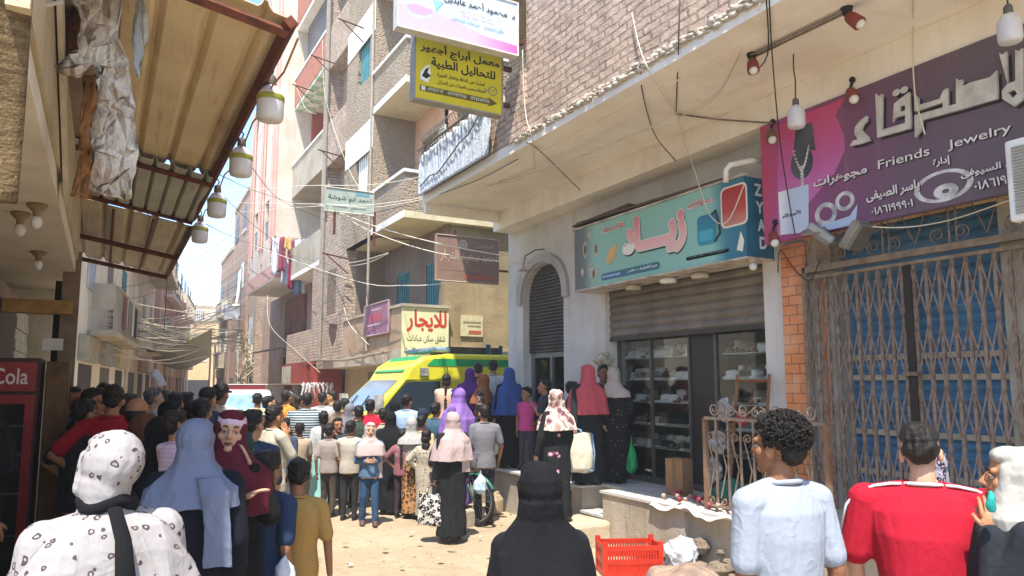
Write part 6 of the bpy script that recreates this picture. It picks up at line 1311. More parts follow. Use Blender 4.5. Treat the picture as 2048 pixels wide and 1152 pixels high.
_, I_nik = P('woman wrapped in a plain black scarf from behind, bottom centre', 1080, 920, 2.95, -12, dress=BLK2, scarf=fab('131315'), slen=.36, sk='b', fem=True, w=.86, lean=.02)
P('man with curly black hair in a pale blue white T shirt looking left', 1556, 836, 3.1, -40, top=fab('989ea8', var=.06), bot=fab('3a3d44'), hair='curly', sk='c', hy=22, w=.93)
_, I_red = P('broad man in a red football shirt with white shoulder stripes', 1838, 852, 3.3, -4, top=fab('b01a2e'), bot=fab('2c2f38'), hair='fade', sk='d', w=1.27, belly=.03, hy=-3)
_, I_whi = P('woman in a white headscarf at the right edge holding a teal cloth to her mouth', 2028, 889, 2.9, -98, dress=fab('26282c'), scarf=fab('aaa69b'), slen=.1, sk='b', fem=True, w=.9, arms=(((.0, .12, -.24), (-.06, -.0, .25)), 'face'))
P('person in a dark leopard print headscarf half hidden behind the red shirt man', 1862, 893, 4.6, 10, dress=BLK1, scarf=LEOD, slen=.25, fem=True)
P('dark robed woman cut off by the left edge beside the fridge', -52, 728, 4.4, 70, dress=BLK1, scarf=BLK1, slen=.3, fem=True, arms=('carry', 'carry'), z0=.22, sk='b', w=1.0)
P('grey haired bald headed figure just below the camera at the bottom edge', 1372, 1162, 1.0, 0, top=fab('b9a89a'), bot=fab('3a3632'), hair=('short', M('a88a72', '7d6a5c', rough=.7, sc=40, bump=.6, bsc=160, name='hennaed hair')), sk='b')
# ---- crowd in the shade on the left
_, I_l7 = P('woman in a black robe carrying a small child, left of the blue grey scarf', 322, 830, 4.7, 20, dress=BLK1, scarf=BLK1, slen=.35, fem=True, group=GL, arms=('hold', 'hold'))
P('toddler in a pink striped shirt carried in the black robed woman\'s arms', 352, 823, 4.35, 35, top=STRP, bot=fab('6a5a5c'), hair=('short', HAIRN), sk='b', Hfix=.74, sit=True, arms=('reach', 'reach'), group=GL)
P('woman in a dark brown headscarf in front of the red polo shirt', 291, 824, 5.2, 10, dress=fab('2a2422'), scarf=fab('5a3826'), slen=.3, fem=True, group=GL)
P('balding man in a dark blue shirt beside the red polo shirt', 275, 796, 5.9, 30, top=fab('26304a'), bot=BLK2, hair=('bald', HAIRB), sk='b', group=GL)
P('young man in a red polo shirt with short black hair seen from behind', 228, 772, 6.4, 12, top=fab('a3182a'), bot=fab('2f2f34'), hair='short', sk='b', group=GL)
P('young man in a black shirt turning his face towards us', 189, 778, 6.9, 130, top=BLK2, bot=BLK2, hair='short', sk='b', group=GL, hy=10)
P('dark bearded man in a grey blue shirt at the back left of the crowd', 152, 780, 8.4, 150, top=fab('7a8496'), bot=BLK2, hair=('bald', HAIRB), sk='c', group=GL)
P('man in a dark shirt by the timber cabinet, leftmost of the crowd', 140, 775, 7.3, 100, top=fab('3a3c44'), bot=BLK2, hair='short', sk='c', group=GL)
P('tall black haired man behind the man in black, back left', 208, 768, 8.6, 20, top=fab('4d5a58'), bot=BLK2, hair='short', sk='b', group=GL)
P('grey haired man in a pale shirt looking right', 308, 777, 9.0, 70, top=fab('b9b4a8'), bot=fab('4a4640'), hair=('short', HAIRG), sk='d', group=GL)
P('woman in a black headscarf between the toddler and the back row', 338, 800, 7.6, 10, dress=BLK1, scarf=BLK1, slen=.3, fem=True, group=GL)
P('dark haired youth in an olive shirt in the left crowd', 350, 786, 8.1, 15, top=fab('5d6248'), bot=BLK2, hair='short', sk='b', group=GL)
P('dark haired youth in a charcoal shirt next to the olive shirt', 373, 786, 8.6, 40, top=fab('45474e'), bot=BLK2, hair='short', sk='a', group=GL)
P('black haired man in a brown shirt in front of the white shirt and cap', 404, 799, 6.8, 25, top=fab('4a3d36'), bot=BLK2, hair='short', sk='b', group=GL)
P('black haired man in a dark blue shirt behind the brown shirt', 416, 776, 8.3, 30, top=fab('38415a'), bot=BLK2, hair='short', sk='a', group=GL)
P('man in a black cap and white shirt at the right of the left crowd', 442, 768, 8.8, 35, top=fab('b5b1ad'), bot=fab('50535c'), hair='short', wear=('cap', BLACKM), sk='c', group=GL)
P('woman in a speckled dark green dress behind the maroon scarf', 484, 858, 5.3, 20, dress=SPOTT, scarf=SPOTT, slen=.25, fem=True, group=GL)
P('black haired boy in a slate blue shirt right of the maroon scarf', 506, 822, 6.0, 25, top=fab('39475c'), bot=BLK2, hair='short', sk='a', group=GL, hy=-10)
# ---- middle crowd
P('boy in a pale yellow shirt by the white van', 515, 787, 12.5, 20, top=fab('cdbf8c'), bot=BLK2, hair='short', group=GW)
P('pale faced youth turning right near the white van', 538, 793, 11.6, 80, top=fab('a9b0a4'), bot=BLK2, hair='short', sk='d', group=GW)
P('man in an orange shirt and grey cap', 575, 781, 12.8, 60, top=fab('cf8638'), bot=fab('4a4640'), hair='short', wear=('cap', fab('8b8a88')), sk='b', group=GW)
P('broad man in a black cap and grey striped shirt with khaki trousers', 615, 787, 11.8, 12, top=STRI, bot=fab('8a7a60'), hair='short', wear=('cap', BLACKM), w=1.25, belly=.02, group=GW)
P('youth in a cream polo shirt holding his hand to his mouth', 549, 812, 7.9, 60, top=fab('b5ae9c'), bot=fab('33363f'), hair='short', sk='b', arms=('down', 'face'), group=GW)
P('dark haired boy in a black shirt behind the cream polo', 478, 822, 8.5, 30, top=BLK2, bot=BLK2, hair='short', group=GW)
P('girl in a long aqua skirt and white blouse with a dark plait', 648, 823, 11.7, 6, skirt=fab('8fc4c0'), top=fab('b9b9b6'), sleeve='long', hair='braid', fem=True, flare=1.15, group=GW)
P('boy in a dark grey T shirt facing us beside the aqua skirt', 676, 836, 11.1, 172, top=fab('3b3d44'), bot=fab('3a3c38'), hair='short', sk='b', group=GW)
P('small boy in a cream white shirt and black trousers from behind', 702, 842, 10.6, 15, top=fab('b5ad9f'), bot=fab('2f2d2c'), hair='short', sk='b', group=GW, sleeve='long')
P('girl in a pale pink headscarf and denim outfit facing us', 741, 843, 10.2, 175, top=fab('5b7894', var=.4), sleeve='long', bot=JEAN, scarf=fab('b5a39e'), slen=.22, sk='d', fem=True, arms=('belly', 'belly'), stail=(-.9, .6, .3), group=GW, shoe='5a4644')
P('woman in a plain black headscarf and pleated black robe, centre of the crowd', 782, 822, 11.2, 10, dress=BLK2, scarf=BLK1, slen=.3, fem=True, w=1.08, group=GW, arms=('belly', 'belly'))
P('girl in a long leopard print skirt and silver grey headscarf', 824, 833, 10.9, 12, skirt=LEOB, top=fabric('grey lace', 'b9b3a8', [(.3, .6, '8b857b')], scale=40), sleeve='long', scarf=fab('a9a6a0'), slen=.2, fem=True, flare=.85, group=GW, stail=(-.9, .5, -.5))
P('small girl in a figured dress with long dark hair down her back', 853, 860, 10.7, 8, dress=GIRLP, hair='long', fem=True, flare=.95, group=GW)
_, I_leo = P('woman in a black robe and rose print scarf carrying a black and white leopard bag', 906, 822, 9.3, -30, dress=fab('1f2122'), scarf=PINKS, slen=.34, fem=True, w=1.05, arms=('carry', 'down'), group=GW, stail=(.7, .5, -.8), sk='b')
P('man in a bright red shirt from behind near the ambulance bonnet', 741, 800, 11.9, 5, top=fab('c02038'), bot=fab('3a3c44'), hair='short', sk='b', w=1.1, group=GW)
P('man in a light blue shirt beside the ambulance door', 814, 789, 12.0, 20, top=fab('9db4d2'), bot=fab('4a4a50'), hair='short', sk='b', group=GW)
P('woman in a black headscarf left of the light blue shirt', 790, 800, 12.1, 0, dress=BLK2, scarf=BLK1, slen=.25, fem=True, group=GW)
P('woman in a navy headscarf right of the light blue shirt', 845, 815, 11.7, 10, dress=fab('2b3040'), scarf=fab('262c3c'), slen=.25, fem=True, group=GW)
P('boy in a sand shirt below the navy headscarf', 843, 832, 11.1, 20, top=fab('cdb98f'), bot=BLK2, hair='short', group=GW)
P('man in a white shirt with black hair left of the ambulance', 645, 785, 13.6, 15, top=fab('b0b3b5'), bot=BLK2, hair='short', group=GW)
P('man with his face turned left by the hung garments', 664, 782, 14.6, -80, top=fab('6f665c'), bot=BLK2, hair='short', sk='a', group=GW)
P('boy in a brown shirt in front of the ambulance lamps', 676, 802, 12.6, 10, top=fab('7a6a55'), bot=BLK2, hair='short', group=GW)
P('woman in a grey headscarf in front of the ambulance bonnet', 700, 806, 12.3, 0, dress=fab('4a4a50'), scarf=fab('77757c'), slen=.25, fem=True, group=GW)
P('boy in a dark green shirt next to the red shirt', 718, 812, 11.8, -20, top=fab('3b4a40'), bot=BLK2, hair='short', group=GW)
P('man in a dark shirt and cap far behind the striped shirt', 598, 792, 14.8, 20, top=fab('4a5260'), bot=BLK2, hair='short', group=GW)
P('boy in a faded blue shirt far behind the orange shirt', 560, 800, 14.2, 40, top=fab('8593a3'), bot=BLK2, hair='short', group=GW)
P('girl in a lilac headscarf behind the cream white shirt', 722, 838, 11.9, 10, dress=fab('57525e'), scarf=fab('8f86a3'), slen=.25, fem=True, group=GW)
P('woman in a dark headscarf behind the small girl', 872, 838, 11.6, 0, dress=BLK2, scarf=fab('2b2a30'), slen=.3, fem=True, group=GW)
_, I_pur = P('woman in a long bright purple headscarf looking left', 916, 774, 10.3, -60, dress=fab('6b4f8a'), scarf=fab('8a68b0'), slen=.5, fem=True, w=1.15, z0=.22, sk='b', group=GW)
P('girl in a peach dress with a long plait against the ambulance side', 893, 749, 12.3, 5, dress=fab('d6ab94'), hair='braid', fem=True, z0=.6, group=GW)
P('boy in a grey and white T shirt holding a blue bag by the bicycle', 968, 810, 10.3, -15, top=fab('77767a'), bot=fab('303238'), hair='short', sk='b', group=GW, arms=('down', 'carry'))
# ---- on the terrace
P('woman in a deep purple headscarf seen from behind on the terrace', 940, 735, 12.5, 5, dress=fab('53306e'), scarf=fab('5e3478'), slen=.45, fem=True, z0=.6, group=GT)
P('black haired man behind the deep purple headscarf', 957, 727, 12.95, 15, top=fab('3c3a42'), bot=BLK2, hair='short', z0=.6, group=GT, sk='b')
P('man in a white shirt with black hair at the back of the terrace', 986, 721, 12.5, 10, top=fab('b2b2b2'), bot=BLK2, hair='short', z0=.6, group=GT, sk='b')
P('woman in a rust brown headscarf and plaid shirt looking left', 966, 747, 12.05, -70, dress=PLAID, scarf=fab('8f5734'), slen=.24, fem=True, z0=.6, group=GT, arms=('hip', 'down'))
P('woman in a fringed blue headscarf and black skirt on the terrace end', 1018, 734, 11.7, -25, dress=BLK1, scarf=fab('35508a'), slen=.5, fem=True, z0=.6, group=GT, sk='b', arms=('carry', 'down'))
P('boy in a bright pink shirt with a hand on his hip', 1053, 775, 11.5, -160, top=fab('d8508c'), bot=fab('4a4650'), hair='short', sk='b', z0=.6, group=GT, arms=('hip', 'down'), hy=-25)
P('boy in a charcoal shirt in profile beside the pink shirt', 1090, 759, 10.9, -85, top=fab('3a3d42'), bot=BLK2, hair='short', sk='b', z0=.6, group=GT)
P('boy half hidden between the patterned scarf and the coral scarf', 1143, 764, 10.8, 80, top=fab('5a4a40'), bot=BLK2, hair='short', sk='c', z0=.6, group=GT, arms=('hip', 'hip'))
P('woman in a multicoloured scarf and black robe with pink flowers', 1112, 777, 9.0, -40, dress=PFLOW, scarf=PATS, slen=.22, fem=True, w=1.0, z0=.27, group=GT)
_, I_cor = P('woman in a coral red headscarf carrying a big cream bag', 1175, 728, 9.75, -30, dress=fab('232629'), scarf=fab('c2545a'), slen=.4, fem=True, w=1.12, z0=.6, group=GT, arms=(((.1, -.1, -.27), (.03, -.06, -.22)), 'down'), flare=1.15)
_, I_sac = P('dark faced man carrying a plastic sack on his head', 1206, 732, 10.3, 172, top=fab('6a5248'), bot=BLK2, hair='short', sk='c', z0=.6, group=GT, arms=('down', 'up'))
P('woman in a beige headscarf and black floral robe facing the shoe shop', 1228, 732, 9.93, 12, dress=FLOW, scarf=fab('b3a59a'), slen=.16, fem=True, w=1.1, z0=.6, group=GT)
# more children and heads filling the gaps of the crowd
for u, v, d, f, c, b, h, lb in ((628, 820, 12.6, 10, '8a8f78', '3b3a3c', 'short', 'boy in a sage green shirt between the striped shirt and the plait'), (690, 797, 13.4, 0, '6f4a44', '2f2f33', 'short', 'man in a dull red shirt at the back near the ambulance nose'), (765, 818, 11.9, -10, 'a39a8c', '3b3a3c', 'short', 'boy in a fawn shirt behind the black headscarf in the centre'), (872, 806, 11.6, 20, '3f5a6a', '2b2b30', 'short', 'boy in a petrol blue shirt by the ambulance wheel'), (588, 808, 12.9, 30, 'a8a49c', '4a4a4c', 'short', 'boy in a light grey shirt behind the orange shirt'), (528, 832, 9.2, 15, '54483c', '2b2b30', 'short', 'boy in an umber shirt between the slate blue and the cream polo'), (570, 838, 10.4, 25, '3b4a5e', '55585f', 'short', 'boy in a steel blue shirt right of the cream polo'), (600, 846, 11.2, -15, 'b5a28a', '6a6258', 'short', 'small boy in a tan shirt before the striped shirt'), (806, 858, 10.9, 10, '8a5a5f', '3b3036', 'braid', 'small girl in a dusty rose top beside the leopard skirt'), (882, 866, 10.5, -20, '2f3440', '2b2b30', 'short', 'small boy in a midnight blue shirt behind the leopard bag woman'), (660, 848, 10.9, 20, '9a8f86', '4a4038', 'short', 'small boy in a mushroom coloured shirt behind the facing boy'), (256, 790, 7.4, 20, '3c3436', '2b2b30', 'short', 'man in a plum black shirt between the red polo and the bald man'), (325, 782, 9.6, 30, '6a6f78', '33343a', 'short', 'man in a smoke grey shirt beside the grey haired man'), (388, 802, 7.4, 15, '4a5648', '2b2b30', 'short', 'youth in a moss shirt behind the blue grey scarf'), (168, 800, 6.4, 60, '33323a', '2b2b30', 'short', 'boy in an ink black shirt by the timber cabinet')):
    P(lb, u, v, d, f, top=fab(c), bot=fab(b), hair=h, sk=random.choice('abc'), group=GL if u < 450 else GW, fem=(h == 'braid'))
# ---------------------------------------------------------------- extra pieces worn by near figures
def local(info, pts): return [wpt(info, V3(p)) for p in pts]
I = I_flo; s_ = I['s']; nb = V3((0, -.012, I['zs'] + .075 * s_)); bt = bpy.data.objects
ro = [o for o in COL.objects if o.get('label', '').startswith('woman from behind in a white headscarf')][0]
mb = MB(); mb.tube([(nb.x + .071 * math.cos(k * PI / 9), nb.y + .076 * math.sin(k * PI / 9), nb.z + .012 * math.sin(k)) for k in range(18)], .024, 8, closed=True)
mb.build('black_tie', BLK1, ro, smooth=True, local=True)
mb = MB(); mb.rings([(.01, -.285, nb.z - .34, .034, .01), (.0, -.262, nb.z - .2, .03, .012), (.0, -.215, nb.z - .09, .024, .014), (0, -.13, nb.z - .03, .022, .02), (0, -.085, nb.z, .022, .02)], 12); mb.build('tie_tail', BLK1, ro, smooth=True, local=True)
I = I_red; ro = [o for o in COL.objects if o.get('label', '').startswith('broad man in a red')][0]; WS = col('c9c6c6', .8)
mb = MB()
for q in (-1, 1):
    zs, s_, sw = I['zs'], I['s'], I['sw']
    for e in (0, .018): mb.tube([V3((q * .085, -.03 - e, zs + .044)), V3((q * .13, -.032 - e, zs + .042)), V3((q * sw * .85, -.03 - e, zs + .028)), V3((q * (sw + .035), -.03 - e, zs - .002)), V3((q * (sw + .078), -.03 - e, zs - .06)), V3((q * (sw + .105), -.03 - e, zs - .16))], .006, 5)
mb.tube([V3((.075 * math.cos(a), -.012 + .07 * math.sin(a), zs + .04 - .01 * math.sin(a))) for a in [k * PI / 8 for k in range(16)]], .009, 5, closed=True)
mb.build('shirt_stripe', WS, ro, smooth=True, local=True)
# ---------------------------------------------------------------- stone blocks under raised people
for u, v, d, h, lb in ((916, 774, 10.3, .22, 'rough stone block under the purple scarf woman'), (893, 749, 12.3, .6, 'stone block against the ambulance under the peach dress girl')):
    p = at(u, v, d=d); mb = MB(); mb.obox((p.x, p.y, h / 2 - .03), (.62, .5, h + .05), Matrix.Rotation(.4, 3, 'Z')); o = mb.build('stone_block', TERR); md = o.modifiers.new('b', 'BEVEL'); md.width = .03; md.segments = 2; tag(o, lb, 'stone block')
# ---------------------------------------------------------------- ambulance
am = thing('ambulance', 'yellow ambulance with green bands nosing out of the alley', 'ambulance', (6.3, 13.45, 0)); Y0, Y1 = 12.5, 14.4
YL = NT('yellow paint'); YL.b.inputs['Coat Weight'].default_value = .35; YL = YL.set(YL.mix(YL.math('MULTIPLY', YL.ss(YL.noise(YL.pos(), 3.5, 8, .7), .42, .75), .55), srgb('d6cc22'), srgb('b5a25a')), YL.math('ADD', .3, YL.math('MULTIPLY', YL.noise(YL.pos(), 6, 6), .4)), 0, .5); GRN = M('1f9a5c', '1a8a50', rough=.35)
prof = [(3.44, .36), (3.36, .6), (3.42, .92), (3.62, 1.12), (4.06, 1.41), (4.69, 1.99), (4.84, 2.24), (5.12, 2.41), (5.6, 2.47), (9.2, 2.47), (9.28, 1.0), (9.28, .36)]
mb = MB(); mb.prism([(x, Y0, z) for x, z in prof], (0, Y1 - Y0, 0)); bd = mb.build('body', YL, am); md = bd.modifiers.new('b', 'BEVEL'); md.width = .07; md.segments = 3; md.limit_method = 'ANGLE'
SCR = M('74838f', '6b7a86', rough=.06, spec=.8, sc=1); SCR2 = M('2c3a44', '26323a', rough=.06, spec=.8, sc=1)
def onA(t, y, e=.012):   # on the windscreen slope
    x = 4.06 + .63 * t; z = 1.41 + .58 * t; return V3((x - .68 * e, y, z + .73 * e))
mb = MB(); mb.add([onA(.04, Y0 + .1), onA(.04, Y1 - .1), onA(.97, Y1 - .17), onA(.97, Y0 + .17)], [(0, 1, 2, 3)]); mb.build('windscreen', SCR, am)
mb = MB(); mb.tube([onA(.05, Y0 + .5, .03), onA(.45, Y0 + .75, .03)], .012, 5); mb.tube([onA(.05, Y0 + 1.2, .03), onA(.45, Y0 + 1.45, .03)], .012, 5); mb.build('wiper', BLACKM, am)
def side(mb, pts, e): mb.prism([(x, Y0 - e, z) for x, z in pts], (0, e - .002, 0)) if False else mb.add([(x, Y0 - e, z) for x, z in pts], [tuple(range(len(pts)))])
mb = MB(); side(mb, [(4.3, 1.45), (4.78, 1.94), (5.42, 1.96), (5.42, 1.5), (5.2, 1.36), (4.36, 1.36)], .012); mb.build('door_window', SCR2, am)
mb = MB(); mb.tube([(4.28, Y0 - .012, 1.4), (4.76, Y0 - .012, 1.98), (5.46, Y0 - .012, 2.0), (5.48, Y0 - .012, .5), (4.5, Y0 - .012, .48), (4.28, Y0 - .012, 1.0)], .012, 5, closed=True); mb.build('door_seam', M('8f8a20', rough=.6), am)
mb = MB(); side(mb, [(5.15, 2.24), (5.3, 2.37), (9.1, 2.37), (9.1, 2.22)], .01); side(mb, [(4.0, 1.05), (4.2, 1.2), (9.1, 1.2), (9.1, .95)], .01); mb.build('green_band', GRN, am)
mb = MB(); mb.add([(4.75, Y0 + .15, 2.135), (4.75, Y1 - .15, 2.135), (5.12, Y1 - .2, 2.43), (5.12, Y0 + .2, 2.43)], [(0, 1, 2, 3)]); mb.add([(5.14, Y0 + .2, 2.431), (5.14, Y1 - .2, 2.431), (5.6, Y1 - .3, 2.482), (5.6, Y0 + .3, 2.482)], [(0, 1, 2, 3)]); mb.build('roof_band', GRN, am)
mb = MB(); mb.add([(3.64, Y0 + .02, 1.155), (3.64, Y0 + .5, 1.155), (3.95, Y0 + .4, 1.36), (3.95, Y0 + .02, 1.36)], [(0, 1, 2, 3)]); mb.build('bonnet_band', GRN, am)
mb = MB(); side(mb, [(5.5, 1.3), (5.6, 1.45), (9.1, 1.45), (9.1, 1.3)], .01); mb.build('red_band', M('b03024', rough=.4), am)
mb = MB(); mb.box(3.36, 3.39, Y0 + .45, Y1 - .45, .66, .88); mb.build('grille', M('33342f', rough=.5), am); mb = MB(); mb.box(3.3, 3.6, Y0 - .015, Y1 + .015, .36, .58); mb.build('bumper', M('3c3d3e', rough=.6), am)
for y in (Y0 + .06, Y1 - .4): mb = MB(); mb.prism([(3.385, y, .82), (3.385, y + .34, .82), (3.5, y + .32, 1.06), (3.5, y + .03, 1.06)], (.05, 0, .01)); mb.build('headlight', M('c5cacc', rough=.1, spec=.8), am)
for x in (4.15, 8.2):
    mb = MB(); mb.cyl((x, Y0 - .013, .36), (x, Y0 - .003, .36), .44, n=28); mb.build('wheel_arch', M('1e1e1d', rough=.8), am)
    for y0_, y1_ in ((Y0 - .02, Y0 + .2), (Y1 - .2, Y1 + .02)):
        mb = MB(); mb.cyl((x, y0_, .35), (x, y1_, .35), .35, n=28); wl = mb.build('wheel', M('1b1b1b', rough=.8), am); mb = MB(); mb.cyl((x, y0_ - .01, .35), (x, y0_ - .002, .35), .2, n=20); mb.build('rim', M('9a9c9d', rough=.4, metal=.6), wl)
for y, sgn in ((Y0 - .22, 1), (Y1 + .02, -1)): mb = MB(); mb.box(4.16, 4.28, y, y + .2, 1.42, 1.72); mb.build('wing_mirror', M('c9c4ba', '2c2c2c', rough=.5, sc=3), am)
mb = MB(); mb.box(5.02, 5.18, Y0 - .04, Y0 - .003, 2.06, 2.2); mb.build('side_lamp', M('4b4c48', 'a9aaa0', rough=.4, sc=9), am)
mb = MB(); mb.box(5.35, 5.75, Y0 + .25, Y1 - .25, 2.5, 2.6); lbm = mb.build('light_bar', M('8fa2b4', '6a7d90', rough=.2, spec=.6), am); md = lbm.modifiers.new('b', 'BEVEL'); md.width = .03
mb = MB(); mb.box(5.8, 6.9, Y0 + .4, Y1 - .5, 2.48, 2.62); mb.build('roof_unit', M('49443e', '35312d', rough=.6), am); mb = MB(); mb.cyl((6.6, Y0 + .35, 2.47), (6.6, Y0 + .35, 2.68), .05, n=10); mb.cyl((6.85, Y0 + .3, 2.47), (6.85, Y0 + .3, 2.66), .04, n=10); mb.build('roof_beacon', M('2f4a68', rough=.3), am)
mb = MB()
for x in (5.56, 6.95, 8.6): mb.box(x, x + .012, Y0 - .006, Y0 - .001, .5, 2.36)
mb.box(4.5, 9.1, Y0 - .014, Y0 - .001, .78, .83); mb.build('panel_seam', M('55531f', rough=.6), am)
mb = MB(); mb.box(5.3, 5.42, Y0 - .03, Y0 - .013, 1.22, 1.26); mb.box(6.75, 6.88, Y0 - .03, Y0 - .001, 1.22, 1.26); mb.build('door_handle', BLACKM, am)
mb = MB(); side(mb, [(6.1, 1.6), (6.1, 2.05), (6.85, 2.05), (6.85, 1.6)], .011); mb.build('side_window', SCR2, am)
AP = Panel((5.7, Y0 - .012, 1.5), (1, 0, 0), (0, 0, 1)); mb = MB(); AP.text(mb, 'إسعاف', .4, 1.7, .15, .6, .02, .002); mb.build('lettering', col('a02c22'), am)
# ---------------------------------------------------------------- white microbus in the distance
p = at(492, 800, d=23); vb = thing('microbus', 'white microbus with a maroon board on its roof far down the street', 'microbus', (p.x, p.y, 0), rz=R(-4)); WV = M('d9d8d4', 'c9c7c2', rough=.35)
mb = MB(); mb.prism([(-.78, 0, .3), (-.78, .02, .95), (-.74, .25, 1.0), (-.66, .6, 1.68), (-.62, .8, 1.74), (-.62, 3.8, 1.74), (-.78, 3.9, .3)], (1.5, 0, 0)); b_ = mb.build('body', WV, vb, local=True); md = b_.modifiers.new('b', 'BEVEL'); md.width = .05; md.segments = 2
mb = MB(); mb.add([(-.66, .24, 1.02), (.62, .24, 1.02), (.56, .57, 1.62), (-.6, .57, 1.62)], [(0, 1, 2, 3)]); mb.build('windscreen', M('8fb0cc', '7497b5', rough=.08, spec=.8), vb, local=True)
mb = MB(); mb.box(-.7, .66, .8, 1.0, 1.75, 1.9); mb.build('roof_board', M('8a3036', '742830', rough=.5), vb, local=True); mb = MB(); mb.box(-.78, .74, .78, .798, 1.9, 1.93); mb.build('board_edge', WV, vb, local=True)
for x in (-.6, .44): mb = MB(); mb.box(x, x + .2, -.012, -.001, .7, .86); mb.build('headlight', M('c9cdd0', rough=.1), vb, local=True)
for y in (.7, 3.1):
    for x in (-.8, .6): mb = MB(); mb.cyl((x, y, .29), (x + .14, y, .29), .29, n=18); mb.build('wheel', M('1c1c1c', rough=.8), vb, local=True)
# ---------------------------------------------------------------- bicycle
p = at(950, 1050, z=0); bk = thing('bicycle', 'old green bicycle with a wire basket leaning by the leopard bag woman', 'bicycle', (p.x, p.y, 0), rz=R(24)); TY = M('2a2826', rough=.8); BGR = M('2f6b58', '27594a', rough=.4); CH_ = M('a9a9a4', rough=.3, metal=.8)
def ringp(c, r, n=28): return [V3(c) + V3((0, r * math.cos(2 * PI * k / n), r * math.sin(2 * PI * k / n))) for k in range(n)]
for y in (0, 1.05):
    mb = MB(); mb.tube(ringp((0, y, .33), .315), .021, 8, closed=True); wh = mb.build('wheel', TY, bk, smooth=True, local=True)
    mb = MB(); mb.tube(ringp((0, y, .33), .285), .01, 6, closed=True)
    for k in range(18): a = 2 * PI * k / 18; mb.tube([(.02 * (-1) ** k, y, .33), (0, y + .28 * math.cos(a), .33 + .28 * math.sin(a))], .0022, 3)
    mb.cyl((-.045, y, .33), (.045, y, .33), .02, n=8); mb.build('rim', CH_, wh, local=True)
    mb = MB(); mb.grid(lambda a, b, y=y: (-.03 + .06 * b, y + .365 * math.cos(R(20 + 130 * a)), .33 + .365 * math.sin(R(20 + 130 * a)) - .02 * (2 * b - 1) ** 2), 14, 3); mb.build('mudguard', BGR, bk, local=True, solid=.003)
mb = MB(); bb = (0, .62, .3); sd_ = (0, .75, .78); hd = (0, .2, .82); hl = (0, .17, .7)
for a, b in ((bb, sd_), (sd_, hd), (bb, hl), (hd, (0, .13, .6)), (bb, (.04, 1.05, .33)), (bb, (-.04, 1.05, .33)), (sd_, (.04, 1.05, .33)), (sd_, (-.04, 1.05, .33)), ((.05, .13, .62), (.05, 0, .33)), ((-.05, .13, .62), (-.05, 0, .33))): mb.tube([a, b], .016, 8)
mb.tube([(-.05, .13, .62), (.05, .13, .62)], .018, 8); mb.build('frame', BGR, bk, smooth=True, local=True)
mb = MB(); mb.tube([(0, .2, .8), (0, .22, .98)], .013, 6); mb.tube([(-.28, .34, 1.02), (-.24, .24, 1.03), (-.08, .2, .98), (.08, .2, .98), (.24, .24, 1.03), (.28, .34, 1.02)], .012, 8); mb.build('handlebar', CH_, bk, smooth=True, local=True)
mb = MB(); mb.rings([(0, .8, .86, .03, .06), (0, .8, .9, .09, .13), (0, .81, .93, .08, .12)], 14); mb.tube([(0, .75, .76), (0, .79, .87)], .014, 6); mb.build('saddle', M('231f1d', rough=.6), bk, smooth=True, local=True)
mb = MB()
for z, w in ((.72, .11), (.8, .13), (.88, .15), (.95, .165)): mb.tube([(-w, .05 - w * .7, z), (w, .05 - w * .7, z), (w, .05 + w * .6, z), (-w, .05 + w * .6, z)], .005, 4, closed=True)
for k in range(7): t_ = -1 + k / 3; mb.tube([(.11 * t_, -.027, .72), (.165 * t_, -.066, .95)], .004, 4); mb.tube([(.11 * t_, .116, .72), (.165 * t_, .149, .95)], .004, 4); mb.tube([(-.11, .05 + .075 * t_, .72), (-.165, .05 + .105 * t_, .95)], .004, 4); mb.tube([(.11, .05 + .075 * t_, .72), (.165, .05 + .105 * t_, .95)], .004, 4)
mb.build('basket', M('6a6a66', rough=.5, metal=.5), bk, local=True)
mb = MB(); mb.cyl((-.02, .62, .3), (.02, .62, .3), .09, n=18); mb.tube([(.03, .62, .3), (.03, .62, .13), (.1, .62, .13)], .01, 6); mb.tube([(-.03, .62, .3), (-.03, .62, .47), (-.1, .62, .47)], .01, 6); mb.build('pedal_crank', CH_, bk, local=True)
# ---------------------------------------------------------------- bags and goods
def bag(name, label, c, w, h, t, m, handle=None, rz=0, bulge=1.0, trim=None, seed=0):
    """c: top centre of the bag body"""
    r = thing(name, label, 'bag', (c[0], c[1], c[2] - h), rz=rz); B = Blob()
    B.rings([(0, 0, .0, w * .46, t * .42), (0, 0, h * .12, w * .5 * bulge, t * .5), (0, 0, h * .55, w * .49, t * .48), (0, 0, h, w * .45, t * .3)], 24, 3.4); B.make('body', m, r, .012, 3, foldfn(.016, 26, 16, seed))
    if handle:
        mb = MB()
        for q in (-1, 1): mb.tube([(-w * .22, q * t * .18, h * .9), (-w * .17, q * t * .12, h + handle * .6), (0, q * .008, h + handle), (w * .17, q * t * .12, h + handle * .6), (w * .22, q * t * .18, h * .9)], .011, 6)
        mb.build('handle', trim or m, r, smooth=True, local=True)
    if trim and not isinstance(trim, int):
        mb = MB()
        for q in (-1, 1): mb.tube([(q * w * .47, -t * .3, .03), (q * w * .5, -t * .32, h * .5), (q * w * .45, -t * .22, h * .98)], .012, 6)
        mb.tube([(-w * .45, -t * .34, .03), (w * .45, -t * .34, .03)], .012, 6); mb.build('piping', trim, r, smooth=True, local=True)
    return r
def sackbag(label, c, w, h, m, seed, cat='bag'):
    r = thing('plastic_bag', label, cat, (c[0], c[1], c[2] - h)); B = Blob(); B.rings([(0, 0, 0, w * .3, w * .26), (0, 0, h * .18, w * .5, w * .4), (0, 0, h * .5, w * .42, w * .34), (0, 0, h * .8, w * .16, w * .1), (0, 0, h, w * .05, w * .04)], 18); B.make('body', m, r, .009, 2, foldfn(.02, 50, 18, seed)); return r
